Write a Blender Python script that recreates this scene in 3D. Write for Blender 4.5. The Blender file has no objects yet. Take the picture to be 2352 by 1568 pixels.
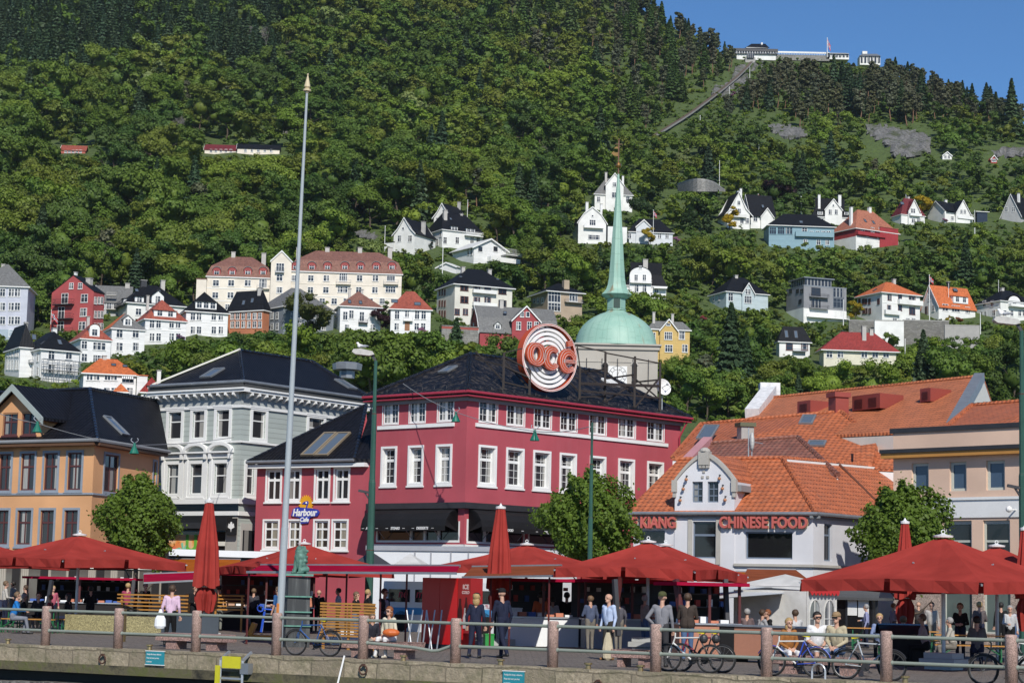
import bpy,math,random
import numpy as np
from mathutils import Vector,Matrix
R=math.radians
rnd=random.Random(7)
sc=bpy.context.scene
COL=sc.collection
# ---------------------------------------------------------------- camera model (pixel units: 2352 x 1568)
PW,PH,FPX,CAMZ=2352.,1568.,4690.,1.75
PITCH,ROLL=math.atan(579/FPX),R(1.25)
FWD=Vector((0,math.cos(PITCH),math.sin(PITCH)))
_r0,_u0=Vector((1,0,0)),Vector((0,-math.sin(PITCH),math.cos(PITCH)))
RGT=math.cos(ROLL)*_r0+math.sin(ROLL)*_u0
UP=-math.sin(ROLL)*_r0+math.cos(ROLL)*_u0
CAMP=Vector((0,0,CAMZ))
def ray(px,py):return FWD*FPX+RGT*(px-PW/2)-UP*(py-PH/2)
def at(px,py,Y):
 d=ray(px,py);return CAMP+d*(Y/d.y)
def gnd(px,py,z=0.):
 d=ray(px,py);return CAMP+d*((z-CAMZ)/d.z)
def pix(p):
 q=Vector(p)-CAMP;w=q.dot(FWD)
 return(PW/2+FPX*q.dot(RGT)/w,PH/2-FPX*q.dot(UP)/w)
def yh(px):
 return 1363.+math.tan(ROLL)*(px-PW/2)
 # ---------------------------------------------------------------- materials
class NT:
 def __init__(s,name):
  s.m=bpy.data.materials.new(name);s.m.use_nodes=True
  s.t=s.m.node_tree;s.t.nodes.clear();s.out=s.t.nodes.new('ShaderNodeOutputMaterial')
 def n(s,typ,**kw):
  nd=s.t.nodes.new('ShaderNode'+typ)
  for k,v in kw.items():
   if k in nd.inputs.keys():s.put(nd,k,v)
   else:setattr(nd,k,v)
  return nd
 def put(s,nd,k,v):
  i=nd.inputs[k]
  if hasattr(v,'is_output'):s.t.links.new(v,i)
  else:
   if i.type=='RGBA' and len(v)==3:v=(*v,1)
   i.default_value=v
 def mth(s,op,a,b=0.,c=0.):
  nd=s.t.nodes.new('ShaderNodeMath');nd.operation=op
  for i,x in enumerate((a,b,c)):
   if hasattr(x,'is_output'):s.t.links.new(x,nd.inputs[i])
   else:nd.inputs[i].default_value=x
  return nd.outputs[0]
 def mix(s,f,a,b,blend='MIX'):
  nd=s.t.nodes.new('ShaderNodeMix');nd.data_type='RGBA';nd.blend_type=blend
  for k,x in((0,f),(6,a),(7,b)):
   if hasattr(x,'is_output'):s.t.links.new(x,nd.inputs[k])
   else:nd.inputs[k].default_value=(*x,1)if(k>0 and len(x)==3)else x
  return nd.outputs[2]
 def ramp(s,f,*stops):
  nd=s.t.nodes.new('ShaderNodeValToRGB');s.t.links.new(f,nd.inputs[0])
  e=nd.color_ramp.elements
  while len(e)<len(stops):e.new(.5)
  for x,(p,c)in zip(e,stops):
   x.position=p;x.color=(*c,1)if hasattr(c,'__len__')else(c,c,c,1)
  return nd.outputs[0]
 def noise(s,vec,scale,detail=4.,rough=.55):
  nd=s.n('TexNoise',Scale=scale,Detail=detail,Roughness=rough)
  if vec is not None:s.t.links.new(vec,nd.inputs['Vector'])
  return nd.outputs[0]
 def uv(s):return s.n('UVMap').outputs[0]
 def obj(s):return s.n('TexCoord').outputs['Object']
 def pos(s):return s.n('NewGeometry').outputs['Position']
 def scl(s,v,k):
  nd=s.n('VectorMath',operation='MULTIPLY');s.t.links.new(v,nd.inputs[0]);nd.inputs[1].default_value=k;return nd.outputs[0]
 def sep(s,v):
  nd=s.n('SeparateXYZ');s.t.links.new(v,nd.inputs[0]);return nd.outputs
 def bump(s,h,strength=.5,dist=.02):
  return s.n('Bump',Height=h,Strength=strength,Distance=dist).outputs[0]
 def bsdf(s,col,rough=.6,normal=None,metal=0.,spec=.5,**kw):
  p=s.n('BsdfPrincipled',**{'Base Color':col,'Roughness':rough,'Metallic':metal,'Specular IOR Level':spec})
  for k,v in kw.items():s.put(p,k,v)
  if normal is not None:s.t.links.new(normal,p.inputs['Normal'])
  return s.done(p.outputs[0])
 def done(s,o):
  s.t.links.new(o,s.out.inputs[0]);return s.m
_MC={}
def cached(f):
 def g(name,*a,**k):
  key=(f.__name__,name)
  if key not in _MC:_MC[key]=f(name,*a,**k)
  return _MC[key]
 return g
def mul(c,k):return tuple(min(1,x*k)for x in c)
@cached
def paint(name,c,rough=.6,var=.18,scale=.6,metal=0.,bump=.15,spec=.4):
 t=NT(name);p=t.pos()
 n1=t.noise(p,scale,6,.6);n2=t.noise(p,scale*18,3)
 f=t.mth('ADD',t.mth('MULTIPLY',n1,.7),t.mth('MULTIPLY',n2,.3))
 col=t.mix(t.ramp(f,(.3,0.),(.7,1.)),mul(c,1-var),mul(c,1+var*.45))
 return t.bsdf(col,rough,t.bump(n2,bump,.02),metal,spec)
@cached
def stucco(name,c,streak=.25,rough=.75):
 t=NT(name);u=t.uv();p=t.pos()
 st=t.noise(t.scl(u,(2.2,.12,1)),1.,5,.6)
 n1=t.noise(p,.35,5);n2=t.noise(p,14.,3)
 col=t.mix(t.ramp(n1,(.35,0.),(.7,1.)),mul(c,.86),mul(c,1.06))
 col=t.mix(t.mth('MULTIPLY',t.ramp(st,(.52,0.),(.75,1.)),streak),col,tuple(min(.9,x*.8+.06)for x in c))
 return t.bsdf(col,rough,t.bump(n2,.25,.015))
@cached
def clap(name,c,h=.2,dark=.55,vert=False):
 t=NT(name);u=t.sep(t.uv());p=t.pos()
 fr=t.mth('FRACT',t.mth('DIVIDE',u[0]if vert else u[1],h))
 gap=t.ramp(fr,(0.,dark),(.09,dark),(.16,1.),(1.,1.))
 row=t.mth('FLOOR',t.mth('DIVIDE',u[1],h))
 wn=t.n('TexWhiteNoise',noise_dimensions='1D');t.t.links.new(row,wn.inputs['W'])
 n1=t.noise(p,.8,5)
 f=t.mth('ADD',t.mth('MULTIPLY',wn.outputs[0],.4),t.mth('MULTIPLY',n1,.6))
 col=t.mix(t.ramp(f,(.25,0.),(.75,1.)),mul(c,.88),mul(c,1.05))
 col=t.mix(1.,col,gap,'MULTIPLY')
 return t.bsdf(col,.55,t.bump(fr,.4,.02))
@cached
def tile(name,c,row=.36,colw=.26,rough=.55,dark=.3,var=.25,moss=0.,amp=.05,spec=.35):
 t=NT(name);u=t.sep(t.uv());p=t.pos()
 wob=t.mth('MULTIPLY',t.mth('SINE',t.mth('MULTIPLY',u[0],6.2832/colw)),.10)
 v=t.mth('ADD',t.mth('DIVIDE',u[1],row),wob);fr=t.mth('FRACT',v)
 cu=t.mth('FLOOR',t.mth('DIVIDE',u[0],colw));cv=t.mth('FLOOR',v)
 cb=t.n('CombineXYZ');t.t.links.new(cu,cb.inputs[0]);t.t.links.new(cv,cb.inputs[1])
 wn=t.n('TexWhiteNoise',noise_dimensions='2D');t.t.links.new(cb.outputs[0],wn.inputs['Vector'])
 n1=t.noise(p,.5,6,.65);n3=t.noise(p,3.5,4)
 f=t.mth('ADD',t.mth('MULTIPLY',wn.outputs[0],.45),t.mth('MULTIPLY',n1,.55))
 col=t.mix(t.ramp(f,(.25,0.),(.75,1.)),mul(c,1-var),mul(c,1+var*.6))
 if moss:col=t.mix(t.mth('MULTIPLY',t.ramp(n3,(.5,0.),(.68,1.)),moss),col,(.16,.13,.10))
 lap=t.ramp(fr,(0.,dark),(.1,dark),(.2,1.),(1.,1.))  # shadow cast by each row's lower edge, painted as a dark line
 col=t.mix(1.,col,lap,'MULTIPLY')
 wave=t.mth('MULTIPLY',t.mth('SINE',t.mth('MULTIPLY',u[0],6.2832/colw)),.5)
 h=t.mth('ADD',t.mth('MULTIPLY',wave,1.),t.mth('MULTIPLY',fr,-.8))
 return t.bsdf(col,rough,t.bump(h,.7,amp),0.,spec)
@cached
def slate(name,c,row=.3,colw=.35,rough=.6,var=.3):
 t=NT(name);u=t.uv();p=t.pos()
 b=t.n('TexBrick',Scale=1.,**{'Mortar Size':.02,'Brick Width':colw,'Row Height':row,'Color1':mul(c,1-var),'Color2':mul(c,1+var),'Mortar':mul(c,.3)})
 t.t.links.new(u,b.inputs['Vector'])
 col=t.mix(t.ramp(t.noise(p,.4,6,.7),(.4,0.),(.65,1.)),b.outputs[0],mul(c,.8))
 return t.bsdf(col,rough,t.bump(b.outputs[1],-.4,.02))
@cached
def masonry(name,c,row=.5,colw=.9,rough=.85,mort=.03,var=.35,moss=.3):
 t=NT(name);u=t.uv();p=t.pos()
 wob=t.n('VectorMath',operation='MULTIPLY_ADD');nz=t.n('TexNoise',Scale=1.3);t.t.links.new(u,nz.inputs['Vector'])
 t.t.links.new(nz.outputs['Color'],wob.inputs[0]);wob.inputs[1].default_value=(.16,.16,0);t.t.links.new(u,wob.inputs[2])
 b=t.n('TexBrick',Scale=1.,**{'Mortar Size':mort,'Mortar Smooth':.3,'Brick Width':colw,'Row Height':row,'Color1':mul(c,1-var),'Color2':mul(c,1+var),'Mortar':mul(c,.38)})
 b.squash=1.25;b.squash_frequency=3
 t.t.links.new(wob.outputs[0],b.inputs['Vector'])
 n1=t.noise(p,2.2,8,.7);n2=t.noise(p,9.,6,.7)
 col=t.mix(t.ramp(n2,(.35,0.),(.65,1.)),b.outputs[0],mul(c,.62))
 col=t.mix(t.ramp(n1,(.45,0.),(.75,moss)),col,(.10,.11,.045))
 h=t.mth('ADD',t.mth('MULTIPLY',b.outputs[1],-1.),t.mth('MULTIPLY',n2,.9))
 return t.bsdf(col,rough,t.bump(h,.8,.06))
@cached
def granite(name,c,sc_=60.,rough=.55):
 t=NT(name);p=t.obj()
 v=t.n('TexVoronoi',Scale=sc_);t.t.links.new(p,v.inputs['Vector'])
 s=t.sep(v.outputs['Color'])[0]
 col=t.ramp(s,(0.,mul(c,.45)),(.35,mul(c,.9)),(.7,mul(c,1.1)),(1.,mul(c,1.6)))
 col=t.mix(t.ramp(t.noise(p,2.,5),(.4,0.),(.7,.35)),col,mul(c,.5))
 return t.bsdf(col,rough,t.bump(s,.2,.005))
@cached
def cloth(name,c,rough=.8,fold=3.,spec=.2,trans=0.):
 t=NT(name);p=t.obj()
 n1=t.noise(p,fold,5,.6);n2=t.noise(p,1.,3)
 col=t.mix(t.ramp(n2,(.35,0.),(.7,1.)),mul(c,.82),mul(c,1.08))
 nm=t.bump(n1,.45,.06)
 if trans:
  b=t.n('BsdfDiffuse',Color=col,Normal=nm);tr=t.n('BsdfTranslucent',Color=col)
  mx=t.n('MixShader',Fac=trans);t.t.links.new(b.outputs[0],mx.inputs[1]);t.t.links.new(tr.outputs[0],mx.inputs[2])
  return t.done(mx.outputs[0])
 return t.bsdf(col,rough,nm,0.,spec)
@cached
def glass(name,c=(.02,.022,.026),curtain=.4,cc=(.30,.29,.27)):
# window pane: dark room behind, in some windows a pale curtain at the side
 t=NT(name);u=t.sep(t.uv());rn=t.n('ObjectInfo').outputs['Random']
 fx=t.mth('ABSOLUTE',t.mth('SUBTRACT',t.mth('FRACT',t.mth('ADD',t.mth('MULTIPLY',u[0],.9),rn)),.5))
 fold=t.mth('ADD',t.mth('MULTIPLY',t.mth('SINE',t.mth('MULTIPLY',u[0],60.)),.25),.75)
 on=t.mth('MULTIPLY',t.mth('GREATER_THAN',fx,.34),t.mth('LESS_THAN',rn,curtain))
 col=t.mix(t.mth('MULTIPLY',on,fold),c,cc)
 n=t.noise(t.pos(),.7,2)
 return t.bsdf(col,.06,t.bump(n,.06,.05),0.,.6)
@cached
def metal(name,c,rough=.4,metal=.7):return paint(name+'_m',c,rough,.25,2.,metal,.1,.5)
@cached
def foliage(name,use_obj=True,c=(.07,.10,.025),var=.32,trans=.3):
 t=NT(name);p=t.pos()
 if use_obj:
  oi=t.n('ObjectInfo');base=oi.outputs['Color'];rn=oi.outputs['Random']
 else:
  base=t.n('Attribute',attribute_name='tint').outputs['Color'];rn=.5
 n1=t.noise(p,.9,3)
 isl=t.n('NewGeometry').outputs['Random Per Island']
 f=t.mth('ADD',t.mth('MULTIPLY',isl,.35),t.mth('MULTIPLY',n1,.65))
 k=t.ramp(f,(.15,1-var),(.5,1.),(.85,1+var))
 col=t.mix(1.,base,k,'MULTIPLY')
 b=t.n('BsdfPrincipled',**{'Base Color':col,'Roughness':.55,'Specular IOR Level':.25})
 tr=t.n('BsdfTranslucent',Color=t.mix(1.,col,(1.1,1.15,.5),'MULTIPLY'))
 mx=t.n('MixShader',Fac=trans);t.t.links.new(b.outputs[0],mx.inputs[1]);t.t.links.new(tr.outputs[0],mx.inputs[2])
 return t.done(mx.outputs[0])
 # ---------------------------------------------------------------- mesh builder
ORG={}
class M:
 def __init__(s):s.v,s.f,s.mi,s.uvs=[],[],[],[]
 def face(s,pts,mi=0,uv=None):
  b=len(s.v);s.v.extend(Vector(p)for p in pts);s.f.append(tuple(range(b,b+len(pts))));s.mi.append(mi);s.uvs.append(uv)
 def par(s,o,a,b,c,mi=0,skip=''):
  o,a,b,c=map(Vector,(o,a,b,c))
  if a.cross(b).dot(c)<0:o=o+c;c=-c
  p=[o,o+a,o+a+b,o+b];q=[x+c for x in p]
  F={'b':(p[3],p[2],p[1],p[0]),'t':q}
  for k in range(4):F[str(k)]=(p[k],p[(k+1)%4],q[(k+1)%4],q[k])
  for k,w in F.items():
   if k not in skip:s.face(w,mi)
 def box(s,c,sz,rz=0.,mi=0,tilt=None):
  m=Matrix.Rotation(rz,3,'Z')
  if tilt is not None:m=m@Matrix.Rotation(tilt[1],3,tilt[0])
  a,b,d=(m@Vector((sz[0],0,0)),m@Vector((0,sz[1],0)),m@Vector((0,0,sz[2])))
  s.par(Vector(c)-(a+b+d)/2,a,b,d,mi)
 def bar(s,p,q,w=.05,h=None,mi=0,up=(0,0,1)):
  p,q=Vector(p),Vector(q);d=q-p
  if d.length<1e-5:return
  x=d.cross(Vector(up))
  if x.length<1e-4:x=d.cross(Vector((1,0,0)))
  x.normalize();y=x.cross(d).normalized();h=w if h is None else h
  s.par(p-x*w/2-y*h/2,d,x*w,y*h,mi)
 def tube(s,pts,r,n=8,mi=0,caps=True,closed=False):
  pts=[Vector(p)for p in pts];k=len(pts);rs=r if hasattr(r,'__len__')else[r]*k
  rings=[];px=None
  for i,p in enumerate(pts):
   d=(pts[(i+1)%k]if(i<k-1 or closed)else p)-(pts[i-1]if(i>0 or closed)else p)
   d.normalize()
   if px is None:
    px=d.cross(Vector((0,0,1)))
    if px.length<1e-3:px=d.cross(Vector((1,0,0)))
   px=(px-d*px.dot(d)).normalized();py=d.cross(px)
   rings.append([p+(px*math.cos(6.28319*j/n)+py*math.sin(6.28319*j/n))*rs[i]for j in range(n)])
  b=len(s.v)
  for rg in rings:s.v.extend(rg)
  for i in range(k if closed else k-1):
   i2=(i+1)%k
   for j in range(n):
    j2=(j+1)%n
    s.f.append((b+i*n+j,b+i*n+j2,b+i2*n+j2,b+i2*n+j));s.mi.append(mi);s.uvs.append(None)
  if caps and not closed:
   s.f.append(tuple(b+j for j in range(n))[::-1]);s.mi.append(mi);s.uvs.append(None)
   s.f.append(tuple(b+(k-1)*n+j for j in range(n)));s.mi.append(mi);s.uvs.append(None)
 def lathe(s,prof,c=(0,0,0),n=16,mi=0,rot=0.,sx=1.,sy=1.):
  c=Vector(c);b=len(s.v)
  for r,z in prof:
   for j in range(n):
    a=rot+6.28319*j/n;s.v.append(c+Vector((r*sx*math.cos(a),r*sy*math.sin(a),z)))
  for i in range(len(prof)-1):
   for j in range(n):
    j2=(j+1)%n
    s.f.append((b+i*n+j,b+i*n+j2,b+(i+1)*n+j2,b+(i+1)*n+j));s.mi.append(mi);s.uvs.append(None)
  for i,rev in((0,True),(len(prof)-1,False)):
   if prof[i][0]>1e-4:
    w=tuple(b+i*n+j for j in range(n));s.f.append(w[::-1]if rev else w);s.mi.append(mi);s.uvs.append(None)
 def blob(s,c,r,n=10,m=7,mi=0,squash=(1,1,1),jit=0.,seed=0):
  q=random.Random(seed);c=Vector(c);b=len(s.v)
  for i in range(m+1):
   th=math.pi*i/m
   for j in range(n):
    a=6.28319*j/n;k=r*(1+jit*(q.random()-.5)*(0<i<m))
    s.v.append(c+Vector((k*math.sin(th)*math.cos(a)*squash[0],k*math.sin(th)*math.sin(a)*squash[1],-k*math.cos(th)*squash[2])))
  for i in range(m):
   for j in range(n):
    j2=(j+1)%n
    s.f.append((b+i*n+j,b+i*n+j2,b+(i+1)*n+j2,b+(i+1)*n+j));s.mi.append(mi);s.uvs.append(None)
 def prism(s,poly,o,ax,ay,th,mi=0,mi_side=None):
  """2D polygon in the frame (o, ax, ay), thickened by the vector th"""
  o,ax,ay,th=map(Vector,(o,ax,ay,th))
  P=[o+ax*x+ay*y for x,y in poly]
  ar=sum(poly[i][0]*poly[(i+1)%len(poly)][1]-poly[(i+1)%len(poly)][0]*poly[i][1]for i in range(len(poly)))
  if(ax.cross(ay).dot(th)<0)!=(ar<0):P.reverse()
  Q=[p+th for p in P];ms=mi if mi_side is None else mi_side
  s.face(P[::-1],mi);s.face(Q,mi)
  for i in range(len(P)):
   j=(i+1)%len(P);s.face((P[i],P[j],Q[j],Q[i]),ms)
 def mesh(s,name,off):
  me=bpy.data.meshes.new(name)
  me.from_pydata([v-off for v in s.v],[],s.f)
  me.polygons.foreach_set('material_index',s.mi)
  ul=me.uv_layers.new(name='UVMap').data;k=0;buf=[]
  for f,uv in zip(s.f,s.uvs):
   if uv is None:
    p=[s.v[i]for i in f];nr=Vector((0,0,0))
    for i in range(len(p)):
     a,b2=p[i],p[(i+1)%len(p)]
     nr+=Vector(((a.y-b2.y)*(a.z+b2.z),(a.z-b2.z)*(a.x+b2.x),(a.x-b2.x)*(a.y+b2.y)))
    if nr.length<1e-9:nr=Vector((0,0,1))
    nr.normalize();ux=Vector((-nr.y,nr.x,0))
    if ux.length<.02:ux=Vector((1,0,0))
    ux.normalize();uy=nr.cross(ux)
    for q in p:buf+=(q.dot(ux),q.dot(uy))
   else:
    for q in uv:buf+=tuple(q)
  ul.foreach_set('uv',buf)
  return me
 def build(s,name,mats,parent=None,origin=None,smooth=False):
  if not s.f:return None
  mats=mats if isinstance(mats,(list,tuple))else[mats]
  off=ORG[parent.name]if parent is not None else Vector(origin if origin is not None else(0,0,0))
  me=s.mesh(name,off)
  for m in mats:me.materials.append(m)
  if smooth:me.polygons.foreach_set('use_smooth',[True]*len(me.polygons))
  o=bpy.data.objects.new(name,me);COL.objects.link(o)
  if parent is not None:o.parent=parent
  else:o.location=off
  ORG[o.name]=off.copy()
  return o
def tag(o,label,cat,group=None):
 o['label']=label;o['category']=cat
 if group:o['group']=group
 return o
def thing(name,label,cat,loc=(0,0,0),group=None):
 o=bpy.data.objects.new(name,None);COL.objects.link(o);o.location=loc;o.empty_display_size=.1
 ORG[o.name]=Vector(loc)
 return tag(o,label,cat,group)
def kind(o,k):o['kind']=k;return o
_KIDS={}
def copy_tree(o,parent=None):
 c=o.copy();COL.objects.link(c);ORG[c.name]=ORG.get(o.name,Vector((0,0,0)))
 if parent is not None:c.parent=parent
 for ch in[x for x in bpy.data.objects if x.parent==o]:copy_tree(ch,c)
 return c
def text(m,s,size,o,ax,ay,th=.02,mi=0,bold=0.,align='CENTER',shear=0.,sx=1.):
 cu=bpy.data.curves.new('t','FONT');cu.body=s;cu.size=size;cu.align_x=align;cu.align_y='CENTER'
 cu.offset=bold;cu.shear=shear;cu.resolution_u=3;cu.extrude=.5
 ob=bpy.data.objects.new('t',cu);COL.objects.link(ob)
 me=ob.evaluated_get(bpy.context.evaluated_depsgraph_get()).to_mesh()
 o,ax,ay=Vector(o),Vector(ax).normalized(),Vector(ay).normalized();az=ax.cross(ay)
 vs=[o+ax*(v.co.x*sx)+ay*v.co.y+az*((v.co.z+.5)*th)for v in me.vertices]
 b=len(m.v);m.v.extend(vs)
 for p in me.polygons:
  m.f.append(tuple(b+i for i in p.vertices));m.mi.append(mi);m.uvs.append(None)
 bpy.data.objects.remove(ob);bpy.data.curves.remove(cu)
 # ---------------------------------------------------------------- facades
class Fac:
 def __init__(s,P0,P1):
  s.P0=Vector((P0[0],P0[1],0));s.P1=Vector((P1[0],P1[1],0));d=s.P1-s.P0
  s.L=d.length;s.u=d/s.L;s.n=Vector((s.u.y,-s.u.x,0))
  if s.n.dot(CAMP-s.P0)<0:s.n=-s.n
 def pt(s,u,z,d=0.):return s.P0+s.u*u+s.n*d+Vector((0,0,z))
 def hit(s,px,py,d=0.):
  r=ray(px,py);o=s.P0+s.n*d;t=(o-CAMP).dot(s.n)/r.dot(s.n);p=CAMP+r*t
  return(p-s.P0).dot(s.u),p.z
 def rect(s,x0,y0,x1,y1):
  xm,ym=(x0+x1)/2,(y0+y1)/2
  a,b=s.hit(x0,ym)[0],s.hit(x1,ym)[0]
  return min(a,b),s.hit(xm,y1)[1],max(a,b),s.hit(xm,y0)[1]
 def bx(s,m,u0,z0,u1,z1,d0,d1,mi=0):
  m.par(s.pt(u0,z0,d0),s.u*(u1-u0),Vector((0,0,z1-z0)),s.n*(d1-d0),mi)
 def wall(s,m,u0,z0,u1,z1,holes=(),depth=.25,mi=0,mr=None):
  mr=mi if mr is None else mr
  us=sorted({u0,u1,*[x for h in holes for x in(h[0],h[2])if u0<x<u1]})
  zs=sorted({z0,z1,*[x for h in holes for x in(h[1],h[3])if z0<x<z1]})
  flip=s.u.cross(Vector((0,0,1))).dot(s.n)<0
  def q(ps,k):m.face(ps[::-1]if flip else ps,k)
  for a,b in zip(us,us[1:]):
   for c,d in zip(zs,zs[1:]):
    mu,mz=(a+b)/2,(c+d)/2
    if any(h[0]<mu<h[2]and h[1]<mz<h[3]for h in holes):continue
    q([s.pt(a,c),s.pt(b,c),s.pt(b,d),s.pt(a,d)],mi)
  for h in holes:
   a,c,b,d=h
   for(p0,p1)in(((a,c),(b,c)),((b,c),(b,d)),((b,d),(a,d)),((a,d),(a,c))):
    q([s.pt(*p0),s.pt(*p0,-depth),s.pt(*p1,-depth),s.pt(*p1)][::-1],mr)
def window(fac,r,parent,fm,gm,depth=.18,fw=.07,cols=2,rows=(.33,),bar=.04,casing=0.,cm=None,cd=.05,sill=0.,hood=0.,sub=None,name='window',rm=None):
 """frame with bars set back in the opening r, glass behind; rows = transom heights (0..1 from the top)"""
 u0,z0,u1,z1=r;m=M()
 if casing:
  c=casing
  for a in((u0-c,z0-c,u0,z1+c),(u1,z0-c,u1+c,z1+c),(u0,z1,u1,z1+c),(u0,z0-c,u1,z0)):
   fac.bx(m,*a,.002,cd,1)
 if sill:fac.bx(m,u0-casing-.06,z0-casing-.09,u1+casing+.06,z0-casing-.002,.004,cd+sill,1)
 if hood:fac.bx(m,u0-casing-.08,z1+casing+.002,u1+casing+.08,z1+casing+.1,.004,cd+hood,1)
 d0,d1=-depth,-depth+.06
 for a in((u0+.004,z0+.004,u0+fw,z1-.004),(u1-fw,z0+.004,u1-.004,z1-.004),(u0+fw,z0+.004,u1-fw,z0+fw),(u0+fw,z1-fw,u1-fw,z1-.004)):
  fac.bx(m,*a,d0,d1,0)
 w,h=u1-u0,z1-z0
 for k in range(1,cols):
  x=u0+w*k/cols;b=bar*(1.6 if sub and cols%2==0 and k==cols//2 else 1)
  fac.bx(m,x-b/2,z0+fw,x+b/2,z1-fw,d0+.002,d1-.008,0)
 for k in rows:
  z=z1-h*k;fac.bx(m,u0+fw,z-bar*.7,u1-fw,z+bar*.7,d0+.003,d1-.012,0)
 for(a,b)in(sub or()):
  if a=='h':z=z1-h*b;fac.bx(m,u0+fw,z-.012,u1-fw,z+.012,d0+.004,d1-.03,0)
  else:x=u0+w*b;fac.bx(m,x-.012,z0+fw,x+.012,z1-fw,d0+.005,d1-.03,0)
 o=m.build(name,[fm,cm or fm],parent)
 g=M();e=.003
 g.face([fac.pt(u0+e,z0+e,d0+.012),fac.pt(u1-e,z0+e,d0+.012),fac.pt(u1-e,z1-e,d0+.012),fac.pt(u0+e,z1-e,d0+.012)]if fac.u.cross(Vector((0,0,1))).dot(fac.n)>0 else[fac.pt(u0+e,z1-e,d0+.012),fac.pt(u1-e,z1-e,d0+.012),fac.pt(u1-e,z0+e,d0+.012),fac.pt(u0+e,z0+e,d0+.012)],0,None)
 g.build('pane',gm,o)
 return o
 # ================================================================ camera, light, sky
cam=bpy.data.cameras.new('camera');co=bpy.data.objects.new('camera',cam);COL.objects.link(co)
cam.sensor_width=36.;cam.lens=36.*FPX/PW;cam.clip_start=.5;cam.clip_end=6000.
co.matrix_world=Matrix(((RGT.x,UP.x,-FWD.x,0),(RGT.y,UP.y,-FWD.y,0),(RGT.z,UP.z,-FWD.z,CAMZ),(0,0,0,1)))
sc.camera=co
SUN_AZ,SUN_EL=R(10),R(38)
sv=Vector((math.sin(SUN_AZ)*math.cos(SUN_EL),-math.cos(SUN_AZ)*math.cos(SUN_EL),math.sin(SUN_EL)))
sl=bpy.data.lights.new('sun','SUN');sl.energy=4.6;sl.angle=R(.5);sl.color=(1.,.95,.87)
so=bpy.data.objects.new('sun',sl);COL.objects.link(so);so.rotation_euler=(-sv).to_track_quat('-Z','Y').to_euler()
w=bpy.data.worlds.new('World');sc.world=w;w.use_nodes=True
wt=w.node_tree;wt.nodes.clear()
sky=wt.nodes.new('ShaderNodeTexSky');sky.sky_type='NISHITA';sky.sun_disc=False
sky.sun_elevation=SUN_EL;sky.sun_rotation=math.pi-SUN_AZ;sky.altitude=900;sky.air_density=.75;sky.dust_density=.05;sky.ozone_density=4.
hs=wt.nodes.new('ShaderNodeHueSaturation');hs.inputs['Saturation'].default_value=1.16;hs.inputs['Value'].default_value=1.
bg=wt.nodes.new('ShaderNodeBackground');bg.inputs[1].default_value=.12
wo=wt.nodes.new('ShaderNodeOutputWorld')
wt.links.new(sky.outputs[0],hs.inputs['Color']);wt.links.new(hs.outputs[0],bg.inputs[0]);wt.links.new(bg.outputs[0],wo.inputs[0])
sc.view_settings.view_transform='Standard';sc.view_settings.look='None';sc.view_settings.exposure=0.
sc.cycles.max_bounces=6;sc.cycles.diffuse_bounces=3;sc.cycles.glossy_bounces=3;sc.cycles.transmission_bounces=4;sc.cycles.transparent_max_bounces=6
sc.cycles.use_denoising=True;sc.cycles.caustics_reflective=False;sc.cycles.caustics_refractive=False
# ================================================================ hill
TL=[(-50,170),(150,240),(317,310),(447,385),(520,445),(640,512),(700,555),(790,620),(900,700),(1000,820),(1120,960),(1240,1090),(1363,1200),(1520,1330)]
TR=[(-50,170),(150,245),(317,320),(447,410),(560,520),(645,590),(730,640),(817,690),(873,745),(950,810),(1050,880),(1120,960),(1240,1110),(1363,1240),(1520,1370)]
RIDGE=[(-1200,-160),(1250,-140),(1400,-40),(1480,25),(1600,96),(1680,134),(1760,138),(1900,136),(2010,160),(2100,195),(2200,228),(2352,285),(2700,430),(3500,640)]
def interp(T,x):
 if x<=T[0][0]:return T[0][1]
 for(a,b),(c,d)in zip(T,T[1:]):
  if x<=c:return b+(d-b)*(x-a)/(c-a)
 return T[-1][1]
def terrY(px,py):
 h=yh(px)-py;k=min(1.,max(0.,(px-1000)/900.))
 return interp(TL,h)*(1-k)+interp(TR,h)*k
def terr(px,py):return at(px,py,terrY(px,py))
def ridge_y(px):return interp(RIDGE,px)
def build_terrain():
 m=M();xs=[-1200+47*i for i in range(101)];N=84;idx=[]
 q=random.Random(3)
 for x in xs:
  h0,h1=-50.,yh(x)-ridge_y(x);col=[]
  for j in range(N+1):
   h=h0+(h1-h0)*j/N;p=terr(x,yh(x)-h)
   if j:p.z+=(q.random()-.8)*1.2*min(1.,j/12)
   else:p.z=-.06
   col.append(len(m.v));m.v.append(p)
  top=m.v[col[-1]]
  for k,(f,dz)in enumerate(((1.06,-10),(1.16,-70),(1.2,-top.z-1))):
   col.append(len(m.v));m.v.append(Vector((top.x*f,top.y*f,top.z+dz)))
  idx.append(col)
 for a,b in zip(idx,idx[1:]):
  for j in range(len(a)-1):
   m.f.append((a[j],b[j],b[j+1],a[j+1]));m.mi.append(0);m.uvs.append(None)
 t=NT('hill_ground');p=t.pos()
 n1=t.noise(p,.02,6,.6);n2=t.noise(p,.35,6,.7)
 c=t.ramp(n2,(.3,(.014,.026,.006)),(.5,(.04,.07,.014)),(.7,(.07,.11,.022)))
 n3=t.noise(p,1.6,8,.8);c=t.mix(t.ramp(n1,(.55,0.),(.7,.5)),c,(.07,.075,.025));c=t.mix(t.ramp(n3,(.42,.0),(.6,.8)),c,(.10,.14,.03))
 o=m.build('hill_terrain',t.bsdf(c,.9,t.bump(n2,1.,.5)),smooth=True);kind(o,'structure')
build_terrain()
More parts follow.
